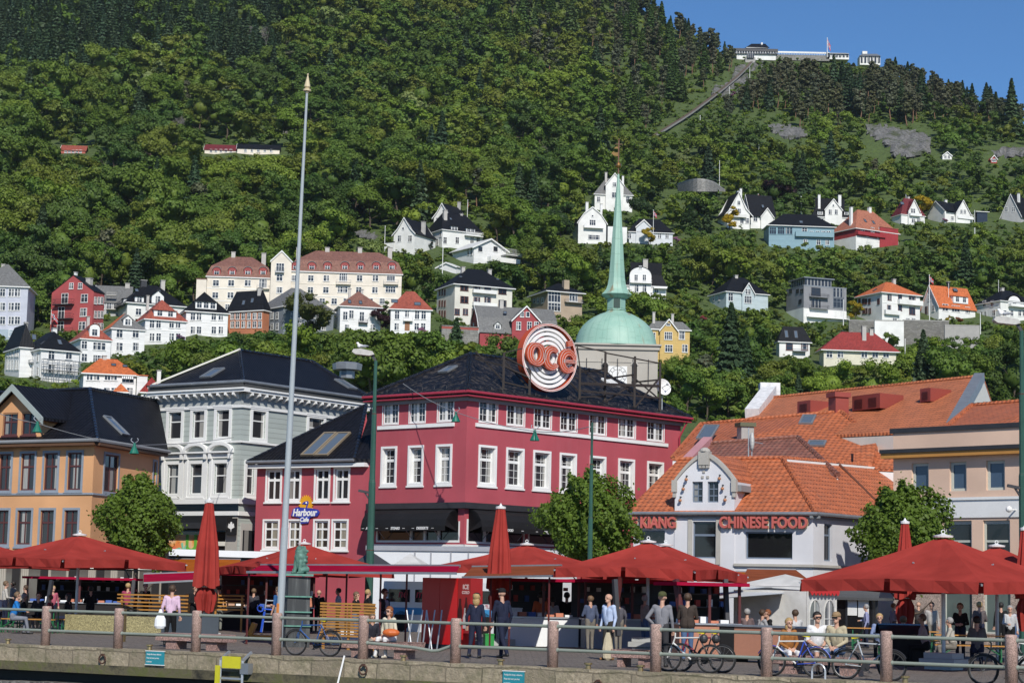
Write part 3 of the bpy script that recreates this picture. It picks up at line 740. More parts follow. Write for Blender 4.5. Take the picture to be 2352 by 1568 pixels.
# ================================================================ grey green wooden building
GC,GL=P2(554,1000,121.5),P2(361,1000,125.5)
FGL=Fac(GL,GC);GR=P2(838,1000,131.);FGR=Fac(GC,GR)
def grey_building():
 b=thing('wooden_building','pale grey green wooden building with bracketed white cornice and black roof','building',V3(GC,0))
 ze=Z(554,897,121.5)
 CL=clap('green_grey_boards',(.42,.465,.435),.3,.6)
 t=[FGL.rect(*r)for r in((388,946,417,1008),(443,944,470,1006),(498,942,527,1004))];tr=[FGR.rect(*r)for r in((579,944,609,1007),(708,962,742,1018))]
 l=[FGL.rect(*r)for r in((385,1066,411,1134),(438,1065,465,1134),(493,1065,522,1133))];lr=[FGR.rect(*r)for r in((565,1069,583,1134),)]
 y=lambda rs,a,c:[(r[0],a,r[2],c)for r in rs]
 za,zb=t[1][1],t[1][3];t,tr=y(t,za,zb),y(tr,za,zb);zc,zd=l[1][1],l[1][3];l,lr=y(l,zc,zd),y(lr,zc,zd)
 zs=zc-.55
 m=M();FGL.wall(m,0,zs,FGL.L,ze,t+l,.2);FGR.wall(m,0,0,FGR.L,ze,tr+lr,.2);p=back(GL,FGL,12);m.face([V3(GL,0),V3(GL,ze),V3(p,ze),V3(p,0)]);m.build('wall',CL,b)
 for f,rs in((FGL,t),(FGR,tr)):
  for r in rs:window(f,r,b,WHITE,GLASSC,.14,.06,1,(.36,),.05,.2,WHITE,.07,.06,.05)
 for f,rs in((FGL,l),(FGR,lr)):
  for r in rs:window(f,r,b,WHITE,GLASSC,.14,.06,1,(.4,),.05,.2,WHITE,.09,.06,0)
  # pilasters between the lower windows, curved pediments
 k=M()
 for r in l:
  uc=(r[0]+r[2])/2;zt=r[3]+.62
  FGL.bx(k,uc-.98,zt,uc+.98,zt+.1,.003,.3)
  arc=[(.98*math.cos(math.pi*i/16),.1+.55*math.sin(math.pi*i/16))for i in range(17)]+[(.78*math.cos(math.pi*i/16),.1+.36*math.sin(math.pi*i/16))for i in range(16,-1,-1)]
  for i in range(16):k.prism([arc[i],arc[i+1],arc[33-i-1],arc[33-i]],FGL.pt(uc,zt,.003),FGL.u,(0,0,1),FGL.n*.3)
  FGL.bx(k,uc-.9,r[3]+.32,uc+.9,r[3]+.6,.003,.1)
  for s in(-1,1):FGL.bx(k,uc+s*.8-.12,r[1]-.35,uc+s*.8+.12,r[3]+.3,.003,.12);FGL.bx(k,uc+s*.8-.1,zt-.35,uc+s*.8+.1,zt-.01,.13,.26)
 k.build('window_pediment',WHITE,b)
 k=M()
 for z,h,d in((za-.34,.12,.12),(zs-.05,.3,.14),(zs-.75,.25,.16)):FGL.bx(k,-.05,z,FGL.L+.1,z+h,.003,d);FGR.bx(k,-.1,z,FGR.L,z+h,.003,d)
 k.build('belt_course',WHITE,b)
 # cornice with brackets
 k=M()
 for f in(FGL,FGR):
  s0,s1=(-.5,f.L+.6)
  f.bx(k,s0*.2,ze-1.,s1-.5,ze-.82,.003,.1);f.bx(k,s0*.2,ze-.8,s1-.5,ze-.12,.003,.04,1);f.bx(k,s0,ze-.1,s1,ze+.06,.003,.5);f.bx(k,s0,ze+.062,s1,ze+.16,.003,.6)
 k.build('cornice',[WHITE,paint('cornice_shade_grey',(.38,.40,.39))],b);k=M()  # frieze board greyed to carry the shade between the brackets
 for f in(FGL,FGR):
  n=int(f.L/.62)
  for i in range(n):
   u=(i+.5)*f.L/n
   k.prism([(.02,0),(.5,0),(.52,-.14),(.3,-.2),(.1,-.3),(.02,-.34)],f.pt(u-.07,ze-.12,.03),f.n,(0,0,1),f.u*.14)
 k.build('cornice_bracket',WHITE,b)
 k=M()
 for f in(FGL,FGR):f.bx(k,-.4,ze+.163,f.L+.5,ze+.5,-.5,.55)
 k.build('attic_band',paint('tarred_board',(.07,.07,.068),.7),b)
 z=ze+.5;A=at(551,805,127.5);A2=at(716,830,134.);eC=FGL.P1+(FGL.n+FGR.n).normalized()*.7;eL=FGL.P0+FGL.n*.55-FGL.u*.1;eR=FGR.P1+FGR.n*.55
 for p in(eC,eL,eR):p.z=z
 bl=V3(back(GL,FGL,13),z);br=V3(back(GR,FGR,13),z);br=V3((eR.x-FGR.n.x*10,eR.y-FGR.n.y*10),z)
 m=M();n1=slab(m,[eL,eC,A]);n2=slab(m,[eC,eR,A2,A]);slab(m,[eR,br,A2]);slab(m,[bl,eL,A]);slab(m,[br,bl,A,A2]);rf=m.build('roof',BLKTILE,b)
 c=M()
 for p,q in((eC,A),(A,A2),(A2,eR)):ridge_caps(c,p,q,.28)
 c.build('ridge_tiles',GLOSSY,rf);c=M();c.bar(eL+Vector((0,0,.1)),A+Vector((0,0,.1)),.16,.1);c.build('verge_flashing',OFFWH,rf)
 for f,n_,st,pts in((FGL,n1,eL,((488,858),)),(FGR,n2,eC,((794,884),))):
  sd=n_.cross(f.u);sd=sd if sd.z>0 else-sd
  for px,py in pts:skylight(b,plane_hit(px,py,st,n_),f.u,sd,.95,1.4,n_)
 g=M();g.tube([eL+FGL.n*.08,eC+(FGL.n+FGR.n)*.06,eR+FGR.n*.08],.1,8);g.build('gutter',ZINC,b)
 v=M();p=plane_hit(797,862,eC,n2);v.lathe([(.5,0),(.5,.5),(.95,.55),(1.,.95),(.75,1.05),(0,1.08)],p-Vector((0,0,.2)),8);v.build('roof_ventilator',ZINC,b)
 # dark shop front below with awning box
 s=M();zt=zs-.8;FGL.bx(s,0,0,FGL.L,zt-.9,-.3,-.05,0);FGL.bx(s,.6,zt-.85,FGL.L-.4,zt,.02,.55,1);FGL.bx(s,.9,zt-.75,FGL.L-1.6,zt-.4,.56,1.,2)
 for a in(0,FGL.L-.9):FGL.bx(s,a,0,a+.9,zt,-.05,.06,3)
 s.build('shop_front',[GLASSD,paint('black_paint',(.015,.015,.016),.5),DARKM,paint('pale_stone',(.42,.40,.36))],b)
 k=M()
 for a,c in((.9,2.6),(2.8,4.6),(4.8,6.2)):FGL.bx(k,a,zt-1.75,c,zt-1.5,-.04,.06)
 k.build('shop_lamp_strip',OFFWH,b)
 # right-hand glazed entrance
 k=M();FGR.bx(k,.2,0,3.,zt-.4,.01,.1,0);FGR.bx(k,.35,.2,1.5,zt-.8,.101,.13,1);FGR.bx(k,1.65,.2,2.85,zt-.8,.101,.13,1);k.build('entrance',[paint('pale_stone2',(.45,.43,.40)),GLASS],b)
 sgn=thing('hanging_sign','square black sign with white emblem on the grey green building corner','sign',FGL.pt(FGL.L-.55,zt-2.9,.4));q=M();c0=FGL.pt(*FGL.hit(531,1209,.4),.4)
 q.par(c0-FGL.u*.38-Vector((0,0,.5)),FGL.u*.76,Vector((0,0,1.)),-FGL.n*.1);q.build('board',paint('black_paint',(.015,.015,.016),.5),sgn);q=M()
 e=FGL.u;q.prism([(-.22,.1),(-.2,.2),(-.1,.14),(-.06,.26),(0,.3),(.06,.26),(.1,.14),(.2,.2),(.22,.1),(.26,-.04),(.12,-.1),(.03,-.14),(0,-.32),(-.03,-.14),(-.12,-.1),(-.26,-.04)],c0+FGL.n*.004,e,(0,0,1),FGL.n*.01);q.build('emblem',WHITE,sgn)
 # painted mural panel at the shop front
 mu=thing('mural_panel','orange and pink mural board lettered Funk in green on the shop front','panel',FGL.pt(2,0,.5));q=M();r=FGL.rect(377,1228,455,1270)
 FGL.bx(q,r[0],r[1]-1.2,r[2]+.6,r[3],.3,.36);t_=NT('mural');pp=t_.noise(t_.pos(),.9,2);mm=t_.bsdf(t_.ramp(pp,(.3,(.75,.08,.12)),(.45,(.8,.28,.06)),(.55,(.8,.5,.25)),(.7,(.75,.2,.35))),.6)
 q.build('board',mm,mu);q=M();sg=1 if FGL.u.cross(Vector((0,0,1))).dot(FGL.n)>0 else-1
 text(q,'Funk',.95,FGL.pt(r[0]+1.4,r[1]+.1,.365),FGL.u*sg+Vector((0,0,.25)),Vector((0,0,1))-FGL.u*sg*.25,.03,0,.03);text(q,'U',1.4,FGL.pt(r[2]-.2,r[1]+.55,.365),FGL.u*sg,(0,0,1),.03,1,.04)
 q.build('lettering',[paint('mint',(.25,.6,.42)),paint('leaf_green',(.14,.42,.05))],mu)
grey_building()
# ================================================================ orange building
OC,OL,OR_=P2(211,1150,110.),P2(-330,1150,119.),P2(362,1150,118.)
FO,FOR=Fac(OL,OC),Fac(OC,OR_)
def orange_building():
 b=thing('ochre_building','ochre orange corner building with glossy black roof and big front gable','building',V3(OC,0))
 OR=stucco('ochre_stucco',(.68,.36,.17),.15);BLU=paint('blue_grey_trim',(.27,.31,.36),.6);BRN=paint('brown_sash',(.10,.035,.035),.5)
 ze=Z(211,1018,110)
 t=[FO.rect(x0,1040,x1,1125)for x0,x1 in((-58,-30),(-2,25),(48,79),(101,132),(155,187))];t2=[FOR.rect(239,1046,271,1130),FOR.rect(352,1060,358,1126)]
 lo=[FO.rect(x0,1171,x1,1250)for x0,x1 in((-58,-30),(-8,19),(39,71),(92,123),(147,178))]
 f_=lambda rs,r:[(q[0],r[1],q[2],r[3])for q in rs]
 t,t2,lo=f_(t,t[3]),f_(t2,t[3]),f_(lo,lo[3])
 m=M();FO.wall(m,0,0,FO.L,ze,t+lo,.16);FOR.wall(m,0,0,FOR.L,ze,t2,.16);m.build('wall',OR,b)
 for f,rs in((FO,t),(FOR,t2),(FO,lo)):
  for r in rs:window(f,r,b,BRN,GLASSC,.13,.08,2,(.36,),.07,.13,BLU,.04,.03)
 k=M();z=t[0][1]-.16;FO.bx(k,0,z-.1,FO.L+.04,z,.003,.07);FOR.bx(k,-.04,z-.1,FOR.L,z,.003,.07);k.build('belt_course',BLU,b)
 o=.55;eC=FO.P1+(FO.n+FOR.n).normalized()*o*1.3;eL=FO.P0+FO.n*o;eR=FOR.P1+FOR.n*o
 for p in(eC,eL,eR):p.z=ze+.15
 A=at(206,893,116.5);B=at(364,921,126.);L0=A-FO.u*26
 m=M();n1=slab(m,[eL,eC,A,L0],.16);n2=slab(m,[eC,eR,B,A],.16);rf=m.build('roof',BLKTILE,b)
 c=M();ridge_caps(c,eC,A,.28);ridge_caps(c,A,B,.28);ridge_caps(c,L0,A,.28);c.build('ridge_tiles',GLOSSY,rf)
 g=M();g.tube([eL+FO.n*.08,eC+(FO.n+FOR.n)*.06,eR+FOR.n*.08],.1,8);g.build('gutter',LEAD,b)
 k=M();FO.bx(k,0,ze-.12,FO.L+.4,ze+.02,.003,o-.02);FOR.bx(k,-.4,ze-.12,FOR.L,ze+.02,.003,o-.02);k.build('soffit',paint('brown_soffit',(.12,.06,.03)),b)
 # front gable
 d=-.12;zf=ze+.55;ua=FO.hit(-70,950)[0];ub=FO.hit(96,950)[0];up,zp=FO.hit(40,893);zr=FO.hit(96,948)[1];zp+=.1
 w=[FO.rect(8,948,40,999),FO.rect(51,947,83,998),FO.rect(-62,948,-30,999)];w=f_(w,w[1])
 uc=(ua+ub)/2;zp=FO.hit(22,893)[1]
 uc=FO.hit(42,890)[0];ua=uc-(ub-uc)
 w=[r for r in w if r[0]>ua+.15]
 m=M();FO.wall(m,ua,ze-.3,ub,zr,w,.14)
 m.face([FO.pt(ua,zr),FO.pt(ub,zr),FO.pt(uc,zp)]if FO.u.cross(Vector((0,0,1))).dot(FO.n)>0 else[FO.pt(uc,zp),FO.pt(ub,zr),FO.pt(ua,zr)])
 for u in(ua,ub):m.face([FO.pt(u,ze-.3),FO.pt(u,zr),FO.pt(u,zr,-6),FO.pt(u,ze-.3,-6)])
 gd=m.build('gable',OR,b)
 for r in w:window(FO,r,b,BRN,GLASS,.1,.07,2,(.4,),.07,.02,BRN,.02,.05)
 sl=(zp-zr)/(ub-uc);ov=.55;m=M()
 for s,ue in((1,ub+ov),(-1,ua-ov)):
  zlo=zp-abs(ue-uc)*sl+.12
  slab(m,[FO.pt(uc,zp+.2,.45),FO.pt(ue,zlo,.45),FO.pt(ue,zlo,-7),FO.pt(uc,zp+.2,-7)],.16)
 m.build('gable_roof',BLKTILE,gd);m=M()
 for s,ue in((1,ub+ov),(-1,ua-ov)):
  zlo=zp-abs(ue-uc)*sl+.12;dv=FO.pt(ue,zlo)-FO.pt(uc,zp+.2)
  m.par(FO.pt(uc,zp+.2,.452),dv,Vector((0,0,-.38)),FO.n*.08)
 m.build('bargeboard',paint('grey_green_board',(.33,.38,.36)),gd)
 sd=n2.cross(FOR.u);sd=sd if sd.z>0 else-sd
 skylight(b,plane_hit(266,979,eC,n2),FOR.u,sd,1.,1.6,n2)
orange_building()
# ================================================================ pale restaurant with tiled roofs
CC=P2(1868,1230,96.);CA=math.tan(R(27))
def on_line(C,px,py,slope):
 d=ray(px,py);k=d.x/d.y;Y=(C[1]-slope*C[0])/(1-slope*k);return(k*Y,Y)
CL0=on_line(CC,1455,1230,-math.tan(R(27)));CR0=on_line(CC,2060,1230,math.tan(R(52)))
FC,FCR=Fac(CL0,CC),Fac(CC,CR0)
def chinese():
 b=thing('restaurant_building','pale lilac grey restaurant with curved gable and orange pantile roofs','building',V3(CC,0))
 W=stucco('lilac_white_stucco',(.63,.63,.655),.2);ST=paint('carved_stone',(.42,.40,.36),.8)
 BL=paint('steel_blue_frame',(.16,.20,.26),.5)
 ze=Z(1868,1182,96.);g0,g1=FC.hit(1551,1150)[0],FC.hit(1688,1150)[0];gd=.06
 wb=[FC.rect(1712,1221,1820,1283),FC.rect(1467,1217,1527,1250)];wr=[FCR.rect(1893,1203,1912,1288)]
 m=M();FC.wall(m,0,0,g0,ze,[wb[1]],.25);FC.wall(m,g1,0,FC.L,ze,[wb[0]],.25);FCR.wall(m,0,0,FCR.L,ze,wr,.25)
 m.build('wall',W,b)
 for f,r in((FC,wb[0]),(FC,wb[1])):window(f,r,b,BL,GLASSD,.2,.07,1,(),.05,0)
 window(FCR,wr[0],b,BL,GLASS,.2,.07,1,(.3,),.06,0)
 # gable bay standing a little forward
 F2=Fac((FC.pt(g0,0,gd).x,FC.pt(g0,0,gd).y),(FC.pt(g1,0,gd).x,FC.pt(g1,0,gd).y));Wd=F2.L
 zs=F2.hit(1551,1106)[1];zp=F2.hit(1620,1044)[1]
 wt=[F2.rect(1590,1105,1614,1153),F2.rect(1625,1105,1650,1153)];wm=[F2.rect(1591,1197,1644,1281)];wt=[(r[0],wt[0][1],r[2],wt[0][3])for r in wt]
 m=M();F2.wall(m,0,0,Wd,zs,[r for r in wt+wm],.22)
 arc=[];N=18
 for i in range(N+1):
  x=-1+2*i/N;y=(1-abs(x)**1.55);arc.append((Wd/2+x*Wd/2,zs+(zp-zs)*y))
 P=[F2.pt(u,z)for u,z in arc];fl=F2.u.cross(Vector((0,0,1))).dot(F2.n)>0
 top=[F2.pt(0,zs),F2.pt(Wd,zs)]+P[::-1][1:-1];m.face(top if fl else top[::-1])
 for u in(0,Wd):m.face([F2.pt(u,0),F2.pt(u,zs),F2.pt(u,zs,-3.),F2.pt(u,0,-3.)])
 gb=m.build('gable',W,b)
 for r in wt:window(F2,r,b,BL,GLASS,.17,.06,2,(.36,.68),.035,0)
 for r in wm:window(F2,r,b,BL,GLASSD,.17,.06,1,(.37,),.07,0)
 k=M()
 for(u0,z0),(u1,z1)in zip(arc,arc[1:]):k.par(F2.pt(u0,z0-.08,-.3),F2.pt(u1,z1)-F2.pt(u0,z0),Vector((0,0,.2)),F2.n*.4)
 for u in(0,Wd):F2.bx(k,u-.12,zs-.5,u+.12,zs+.08,-.1,.16);F2.bx(k,u-.08,zs-.75,u+.08,zs-.5,-.06,.1)
 F2.bx(k,Wd/2-.27,zp-.5,Wd/2+.27,zp+.16,-.2,.2);k.lathe([(.27,0),(.24,.1),(.12,.18),(0,.2)],F2.pt(Wd/2,zp+.16,0),12)
 for s in(-.18,0,.18):F2.bx(k,Wd/2+s-.07,zp-.64,Wd/2+s+.07,zp-.5,0,.16)
 for u in(wm[0][0]-.24,wm[0][2]+.02):F2.bx(k,u,wm[0][1]-.3,u+.22,wm[0][3]+.15,.003,.05)
 k.build('stone_trim',ST,gb)
 k=M()
 for px,py in((1597,1040+43),(1594,1095),(1606,1095)):
  u,z=F2.hit(px+20,py);F2.bx(k,u-.06,z-.06,u+.06,z+.06,.003,.05)
 k.build('relief_block',ST,gb)
 for px,py in((1579,1101),(1572,1123),(1565,1149),(1655,1099),(1662,1122),(1668,1148)):
  l=M();u,z=F2.hit(px,py);c=F2.pt(u,z,.16);l.blob(c,.085,squash=(1,1,.9));l.bar(F2.pt(u,z+.18,.0),c+Vector((0,0,.18)),.04,mi=1);l.bar(c+Vector((0,0,.2)),c,.05,mi=1)
  l.build('wall_lamp',[paint('terracotta_lamp',(.45,.2,.1)),DARKM],gb)
 m=M();D=4.6
 for(u0,z0),(u1,z1)in zip(arc,arc[1:]):slab(m,[F2.pt(u0,z0+.1,-.28),F2.pt(u1,z1+.1,-.28),F2.pt(u1,z1+.1,-D),F2.pt(u0,z0+.1,-D)],.1)
 m.build('gable_roof',ORTILE,gb);k=M()
 F2.bx(k,Wd-.05,zs-.45,Wd+.25,zs-.15,-1.6,-.25);k.build('side_cornice',LEAD,gb)
 # main roofs
 o=.2;e0=FC.pt(-.4,ze+.1,o);e1=FC.pt(FC.L,ze+.1,o)+FCR.n*.2;e2=FCR.pt(FCR.L+1.5,ze+.1,o)
 A=at(1798,1052,101.5);L0=at(1480,1052,108);Bk=at(2075,1076,112.)
 L0=A-FC.u*5.6;L0.z=A.z
 m=M();n1=slab(m,[e0,e1,A,L0],.16);slab(m,[e0-FC.n*9,e0,L0],.16);n2=slab(m,[e1,e2,Bk,A],.16);rf=m.build('roof',ORTILE,b)
 c=M();ridge_caps(c,e1,A,.3);ridge_caps(c,A,Bk,.3,0);ridge_caps(c,L0,A,.3);c.build('ridge_tiles',ORTILE,rf)
 c=M();c.bar(A-Vector((0,0,.12))+FCR.n*.15,Bk-Vector((0,0,.12))+FCR.n*.15,.18,.12);c.build('ridge_mortar',WHITE,rf)
 c=M();mid=A.lerp(Bk,.42);low=e1.lerp(e2,.78);c.bar(mid+Vector((0,0,.06)),low+Vector((0,0,.04)),.16,.08);c.build('valley',paint('dark_valley',(.12,.045,.025)),rf)
 k=M()
 for f,a,c2 in((FC,-.4,FC.L+.35),(FCR,-.35,FCR.L+1.5)):
  f.bx(k,a,ze-.16,c2,ze-.04,.003,.13)
 k.build('eave_cornice',LEAD,b);g=M();g.tube([e0+FC.n*.08-Vector((0,0,.05)),e1+(FC.n+FCR.n)*.06-Vector((0,0,.05)),e2+FCR.n*.08-Vector((0,0,.05))],.085,8);g.build('gutter',ZINC,b)
 k=M();z=FC.hit(1740,1294)[1];FC.bx(k,g1,z-.12,FC.L+.1,z,.003,.14);FCR.bx(k,-.1,z-.12,FCR.L,z,.003,.12);k.build('belt_course',ST,b)
 # lettering
 sg=1 if fl else-1
 for s_,x0,x1,lab in(('CHINESE FOOD',1676,1838,'red relief lettering Chinese Food on the pale restaurant wall'),('E KIANG',1462,1549,'red relief lettering E Kiang on the restaurant wing beside the gable')):
  t=thing('wall_lettering',lab,'sign',FC.pt(*FC.hit((x0+x1)/2,1200)));k=M();u0,u1=FC.hit(x0,1201)[0],FC.hit(x1,1201)[0];z=FC.hit((x0+x1)/2,1201)[1]
  wd=abs(u1-u0);sz=.74;est=len(s_)*.47*sz
  text(k,s_,sz,FC.pt((u0+u1)/2,z,.16),FC.u*sg,(0,0,1),.14,0,.022,sx=wd/est);k.build('letters',paint('letter_red',(.50,.12,.10),.5),t)
  k=M();text(k,s_,sz,FC.pt((u0+u1)/2,z,.135),FC.u*sg,(0,0,1),.02,0,.045,sx=wd/est);k.build('letter_edge',paint('letter_gold',(.50,.38,.2),.4),t)
  k=M();FC.bx(k,min(u0,u1),z+.12,max(u0,u1),z+.16,.05,.08);FC.bx(k,min(u0,u1),z-.2,max(u0,u1),z-.16,.05,.08);k.build('rail',ZINC,t)
chinese()
# ================================================================ tiled roofs behind
def roof_block(name,label,mat,eave,ridge,z_drop,walls=None,hips=()):
 """a building of which mostly the roof shows: eave = front eave corners, ridge = its two ends (3D)"""
 e0,e1=eave;r0,r1=ridge;b=thing(name,label,'building',(e0.x,e0.y,0))
 m=M();n=slab(m,[e0,e1,r1,r0],.16)
 bk0,bk1=r0*2-e0,r1*2-e1;bk0.z=e0.z;bk1.z=e1.z
 slab(m,[r0,r1,bk1,bk0],.16)
 if 'l' in hips:slab(m,[bk0,e0,r0],.16)
 if 'r' in hips:slab(m,[e1,bk1,r1],.16)
 rf=m.build('roof',mat,b);c=M();ridge_caps(c,r0,r1,.3)
 if 'l' in hips:ridge_caps(c,e0,r0,.3)
 if 'r' in hips:ridge_caps(c,e1,r1,.3)
 c.build('ridge_tiles',mat,rf)
 w=M();D=Vector((0,0,.2));q=[e0-D,e1-D,bk1-D,bk0-D]
 for i in range(4):a,c2=q[i],q[(i+1)%4];w.face([Vector((a.x,a.y,0)),Vector((c2.x,c2.y,0)),c2,a])
 if 'l' not in hips:w.face([q[3],q[0],r0-D])
 if 'r' not in hips:w.face([q[1],q[2],r1-D])
 w.build('wall',walls or WHITE,b)
 return b,n,rf
b6,n6,r6=roof_block('tiled_house','brown tiled hip roof with mossy ridge behind the restaurant',BRTILE,(at(1560,1102,106),at(1925,1090,103)),(at(1622,1019,111),at(1832,1003,109)),0,hips='r')
k=M();e=at(1558,1078,106.);f=at(1626,1010,111.2);k.bar(e,f,.5,.35);k.build('parapet_flashing',paint('pink_flashing',(.50,.25,.26),.5),b6)
b7,n7,r7=roof_block('tiled_house','orange pantile hip roof with red chimney box behind the brown roof',ORTILE,(at(1545,1050,113),at(2095,1078,108)),(at(1610,974,122),at(1932,945,117)),0,hips='lr')
e7=(at(2060,1058,109)-at(1545,1050,113)).normalized();s7=n7.cross(e7);s7=s7 if s7.z>0 else-s7
for px,py,ww,hh in((1626,994,.9,2.2),(1855,965,.8,1.4),(1876,1020,1.,.8)):skylight(b7,plane_hit(px,py,at(1545,1050,113),n7),e7,s7,ww,hh,n7)
REDM=paint('red_sheet_metal',(.28,.06,.045),.5)
k=M();c=at(1926,932,117.5);k.box(c,(.85,.85,1.5),R(20));k.box(c+Vector((0,0,.62)),(1.05,1.05,.28),R(20));k.build('chimney_box',REDM,b7)
k=M();c=at(1712,1000,114.5);k.box(c,(.75,.7,1.3),R(15));k.box(c+Vector((0,0,.6)),(.95,.9,.22),R(15),1);k.build('chimney',[CONC,paint('mossy_cap',(.12,.12,.07))],b6)
d=thing('satellite_dish','grey satellite dish on a mast by the mossy chimney','satellite dish',at(1722,1052,103.5));c=at(1727,1014,103.5);k=M();k.blob(c,.48,14,8,squash=(.28,.5,1));k.build('dish',paint('dish_grey',(.5,.5,.48)),d);k=M();p=at(1719,1054,103.6);k.bar(p,p+Vector((0,0,1.6)),.06);k.bar(c,c+Vector((.55,-.2,-.1)),.04);k.bar(c-Vector((0,0,.8)),c,.05);k.build('mast',ZINC,d)
# dormer hip on the second orange roof
k=M();q=[at(1961,1025,110.5),at(2012,1017,110.5),at(2003,1066,108.5),at(1960,1066,108.5)];slab(k,q,.12);slab(k,[q[1],at(2030,1060,112.),q[2]],.12);k.build('dormer_roof',ORTILE,b7)
b8,n8,r8=roof_block('market_hall','long steep orange pantile roof with white end gables and red louvred dormers',ORTILE2,(at(1660,1010,122),at(2190,985,106)),(at(1766,914,132),at(2259,864,115.5)),0,walls=OFFWH)
e8=(at(2190,985,106)-at(1660,1010,122)).normalized()
def dormer8(px0,py0,px1,py1,louv):
 n=n8;p0=at(1660,1010,122);a=plane_hit(px0,py1,p0,n);c=plane_hit(px1,py1,p0,n);h=(py1-py0)/FPX*a.y*1.0;wv=(c-a);wv.z=0;fr=-Vector((n.x,n.y,0)).normalized();ln=h/(math.hypot(n.x,n.y)/n.z)
 m=M();a=a-fr*.1;m.par(a,wv,Vector((0,0,h)),fr*ln);o=m.build('dormer',REDM,b8);k=M();W_=wv.length;u=wv/W_
 for i in range(louv):
  x0=W_*(i+.2)/louv;x1=W_*(i+.75)/louv
  for j in range(7):k.par(a+u*x0+Vector((0,0,h*(.14+.09*j)))-fr*.03,u*(x1-x0),Vector((0,0,h*.05)),fr*.02)
 k.build('louvre',paint('dark_louvre',(.10,.02,.018)),o)
dormer8(1834,922,1864,949,1);dormer8(1960,910,2024,944,2);dormer8(2116,893,2140,924,1)
k=M();a,c=at(2250,866,114.8),at(2186,980,105.4);k.bar(a,c,.55,.5);k.build('gable_flashing',ZINC,b8)
k=M();a,c=at(1768,905,132.6),at(1728,958,127);k.bar(a,c,.9,1.1);k.box(at(1767,908,133),(1.3,1.,1.6));k.build('parapet',paint('peeling_white',(.72,.72,.72),.8,.35,3.),b8)
b9,n9,r9=roof_block('tiled_house','orange pantile hip roof rising beyond the peach parapet',ORTILE,(at(2150,1000,96),at(2560,1010,88)),(at(2232,931,103),at(2520,908,96)),0,hips='l')
# ================================================================ peach building
PC,PE=P2(2052,1150,92.),P2(2500,1150,85.)
FP=Fac(PC,PE)
def peach():
 b=thing('flat_building','peach rendered flat roofed building with dark parapet edge and white band','building',V3(PC,0))
 W=stucco('peach_stucco',(.74,.52,.39),.12);zt=FP.hit(2200,988)[1];zc=FP.hit(2200,1036)[1]
 up=[FP.rect(2094,1062,2133,1128),FP.rect(2181,1060,2220,1127),FP.rect(2265,1055,2308,1124),FP.rect(2352,1052,2396,1122)];lo=[FP.rect(2166,1196,2232,1290),FP.rect(2258,1194,2320,1290),FP.rect(2346,1190,2410,1290)]
 up=[(r[0],up[1][1],r[2],up[1][3])for r in up];lo=[(r[0],lo[1][1],r[2],lo[1][3])for r in lo]
 zb=lo[0][1];lo2=[(r[0],.5,r[2],zb-.5)for r in lo]
 m=M();FP.wall(m,0,zb-.25,FP.L,zt,up+lo,.22);p=back(PC,FP,14);m.face([V3(PC,0),V3(PC,zt),V3(p,zt),V3(p,0)]);m.face([V3(PC,zt),V3(PE,zt),V3(back(PE,FP,14),zt),V3(p,zt)]);m.build('wall',W,b)
 m=M();FP.wall(m,0,0,FP.L,zb-.253,lo2,.2);m.build('stone_base',granite('pink_granite',(.42,.33,.27),30.),b)
 FRM=paint('pale_green_frame',(.52,.54,.48),.5)
 for r in up:window(FP,r,b,FRM,glass('sky_glass',(.05,.08,.13),0.),.18,.12,1,(),.05,0,None,.03,0)
 for r in lo:window(FP,r,b,FRM,GLASSD,.16,.1,1,(.06,.5),.07)
 for r in lo2:window(FP,r,b,FRM,glass('shop_glass',(.10,.13,.12),0.),.16,.08,1,(.25,),.06)
 k=M();FP.bx(k,-.15,zt,FP.L,zt+.22,-.4,.08);k.build('parapet_cap',DARKM,b)
 k=M();FP.bx(k,-.45,zc,FP.L,zc+.17,.003,.45);k.build('eave_edge',DARKM,b);k=M();FP.bx(k,-.42,zc-.22,FP.L,zc-.002,.003,.38);k.build('eave_board',paint('ochre_board',(.50,.24,.06)),b)
 z0,z1=FP.hit(2250,1188)[1],FP.hit(2250,1144)[1];k=M();FP.bx(k,.3,z0,FP.L,z1,.003,.06);FP.bx(k,.3,z1-.06,FP.L,z1+.06,.06,.12);k.build('white_band',WHITE,b)
 l=M();u,z=FP.hit(2335,1170);c=FP.pt(u,z,.6);l.bar(FP.pt(u,z,.05),c,.05);l.blob(c,.14);l.build('wall_lamp',WHITE,b)
peach()
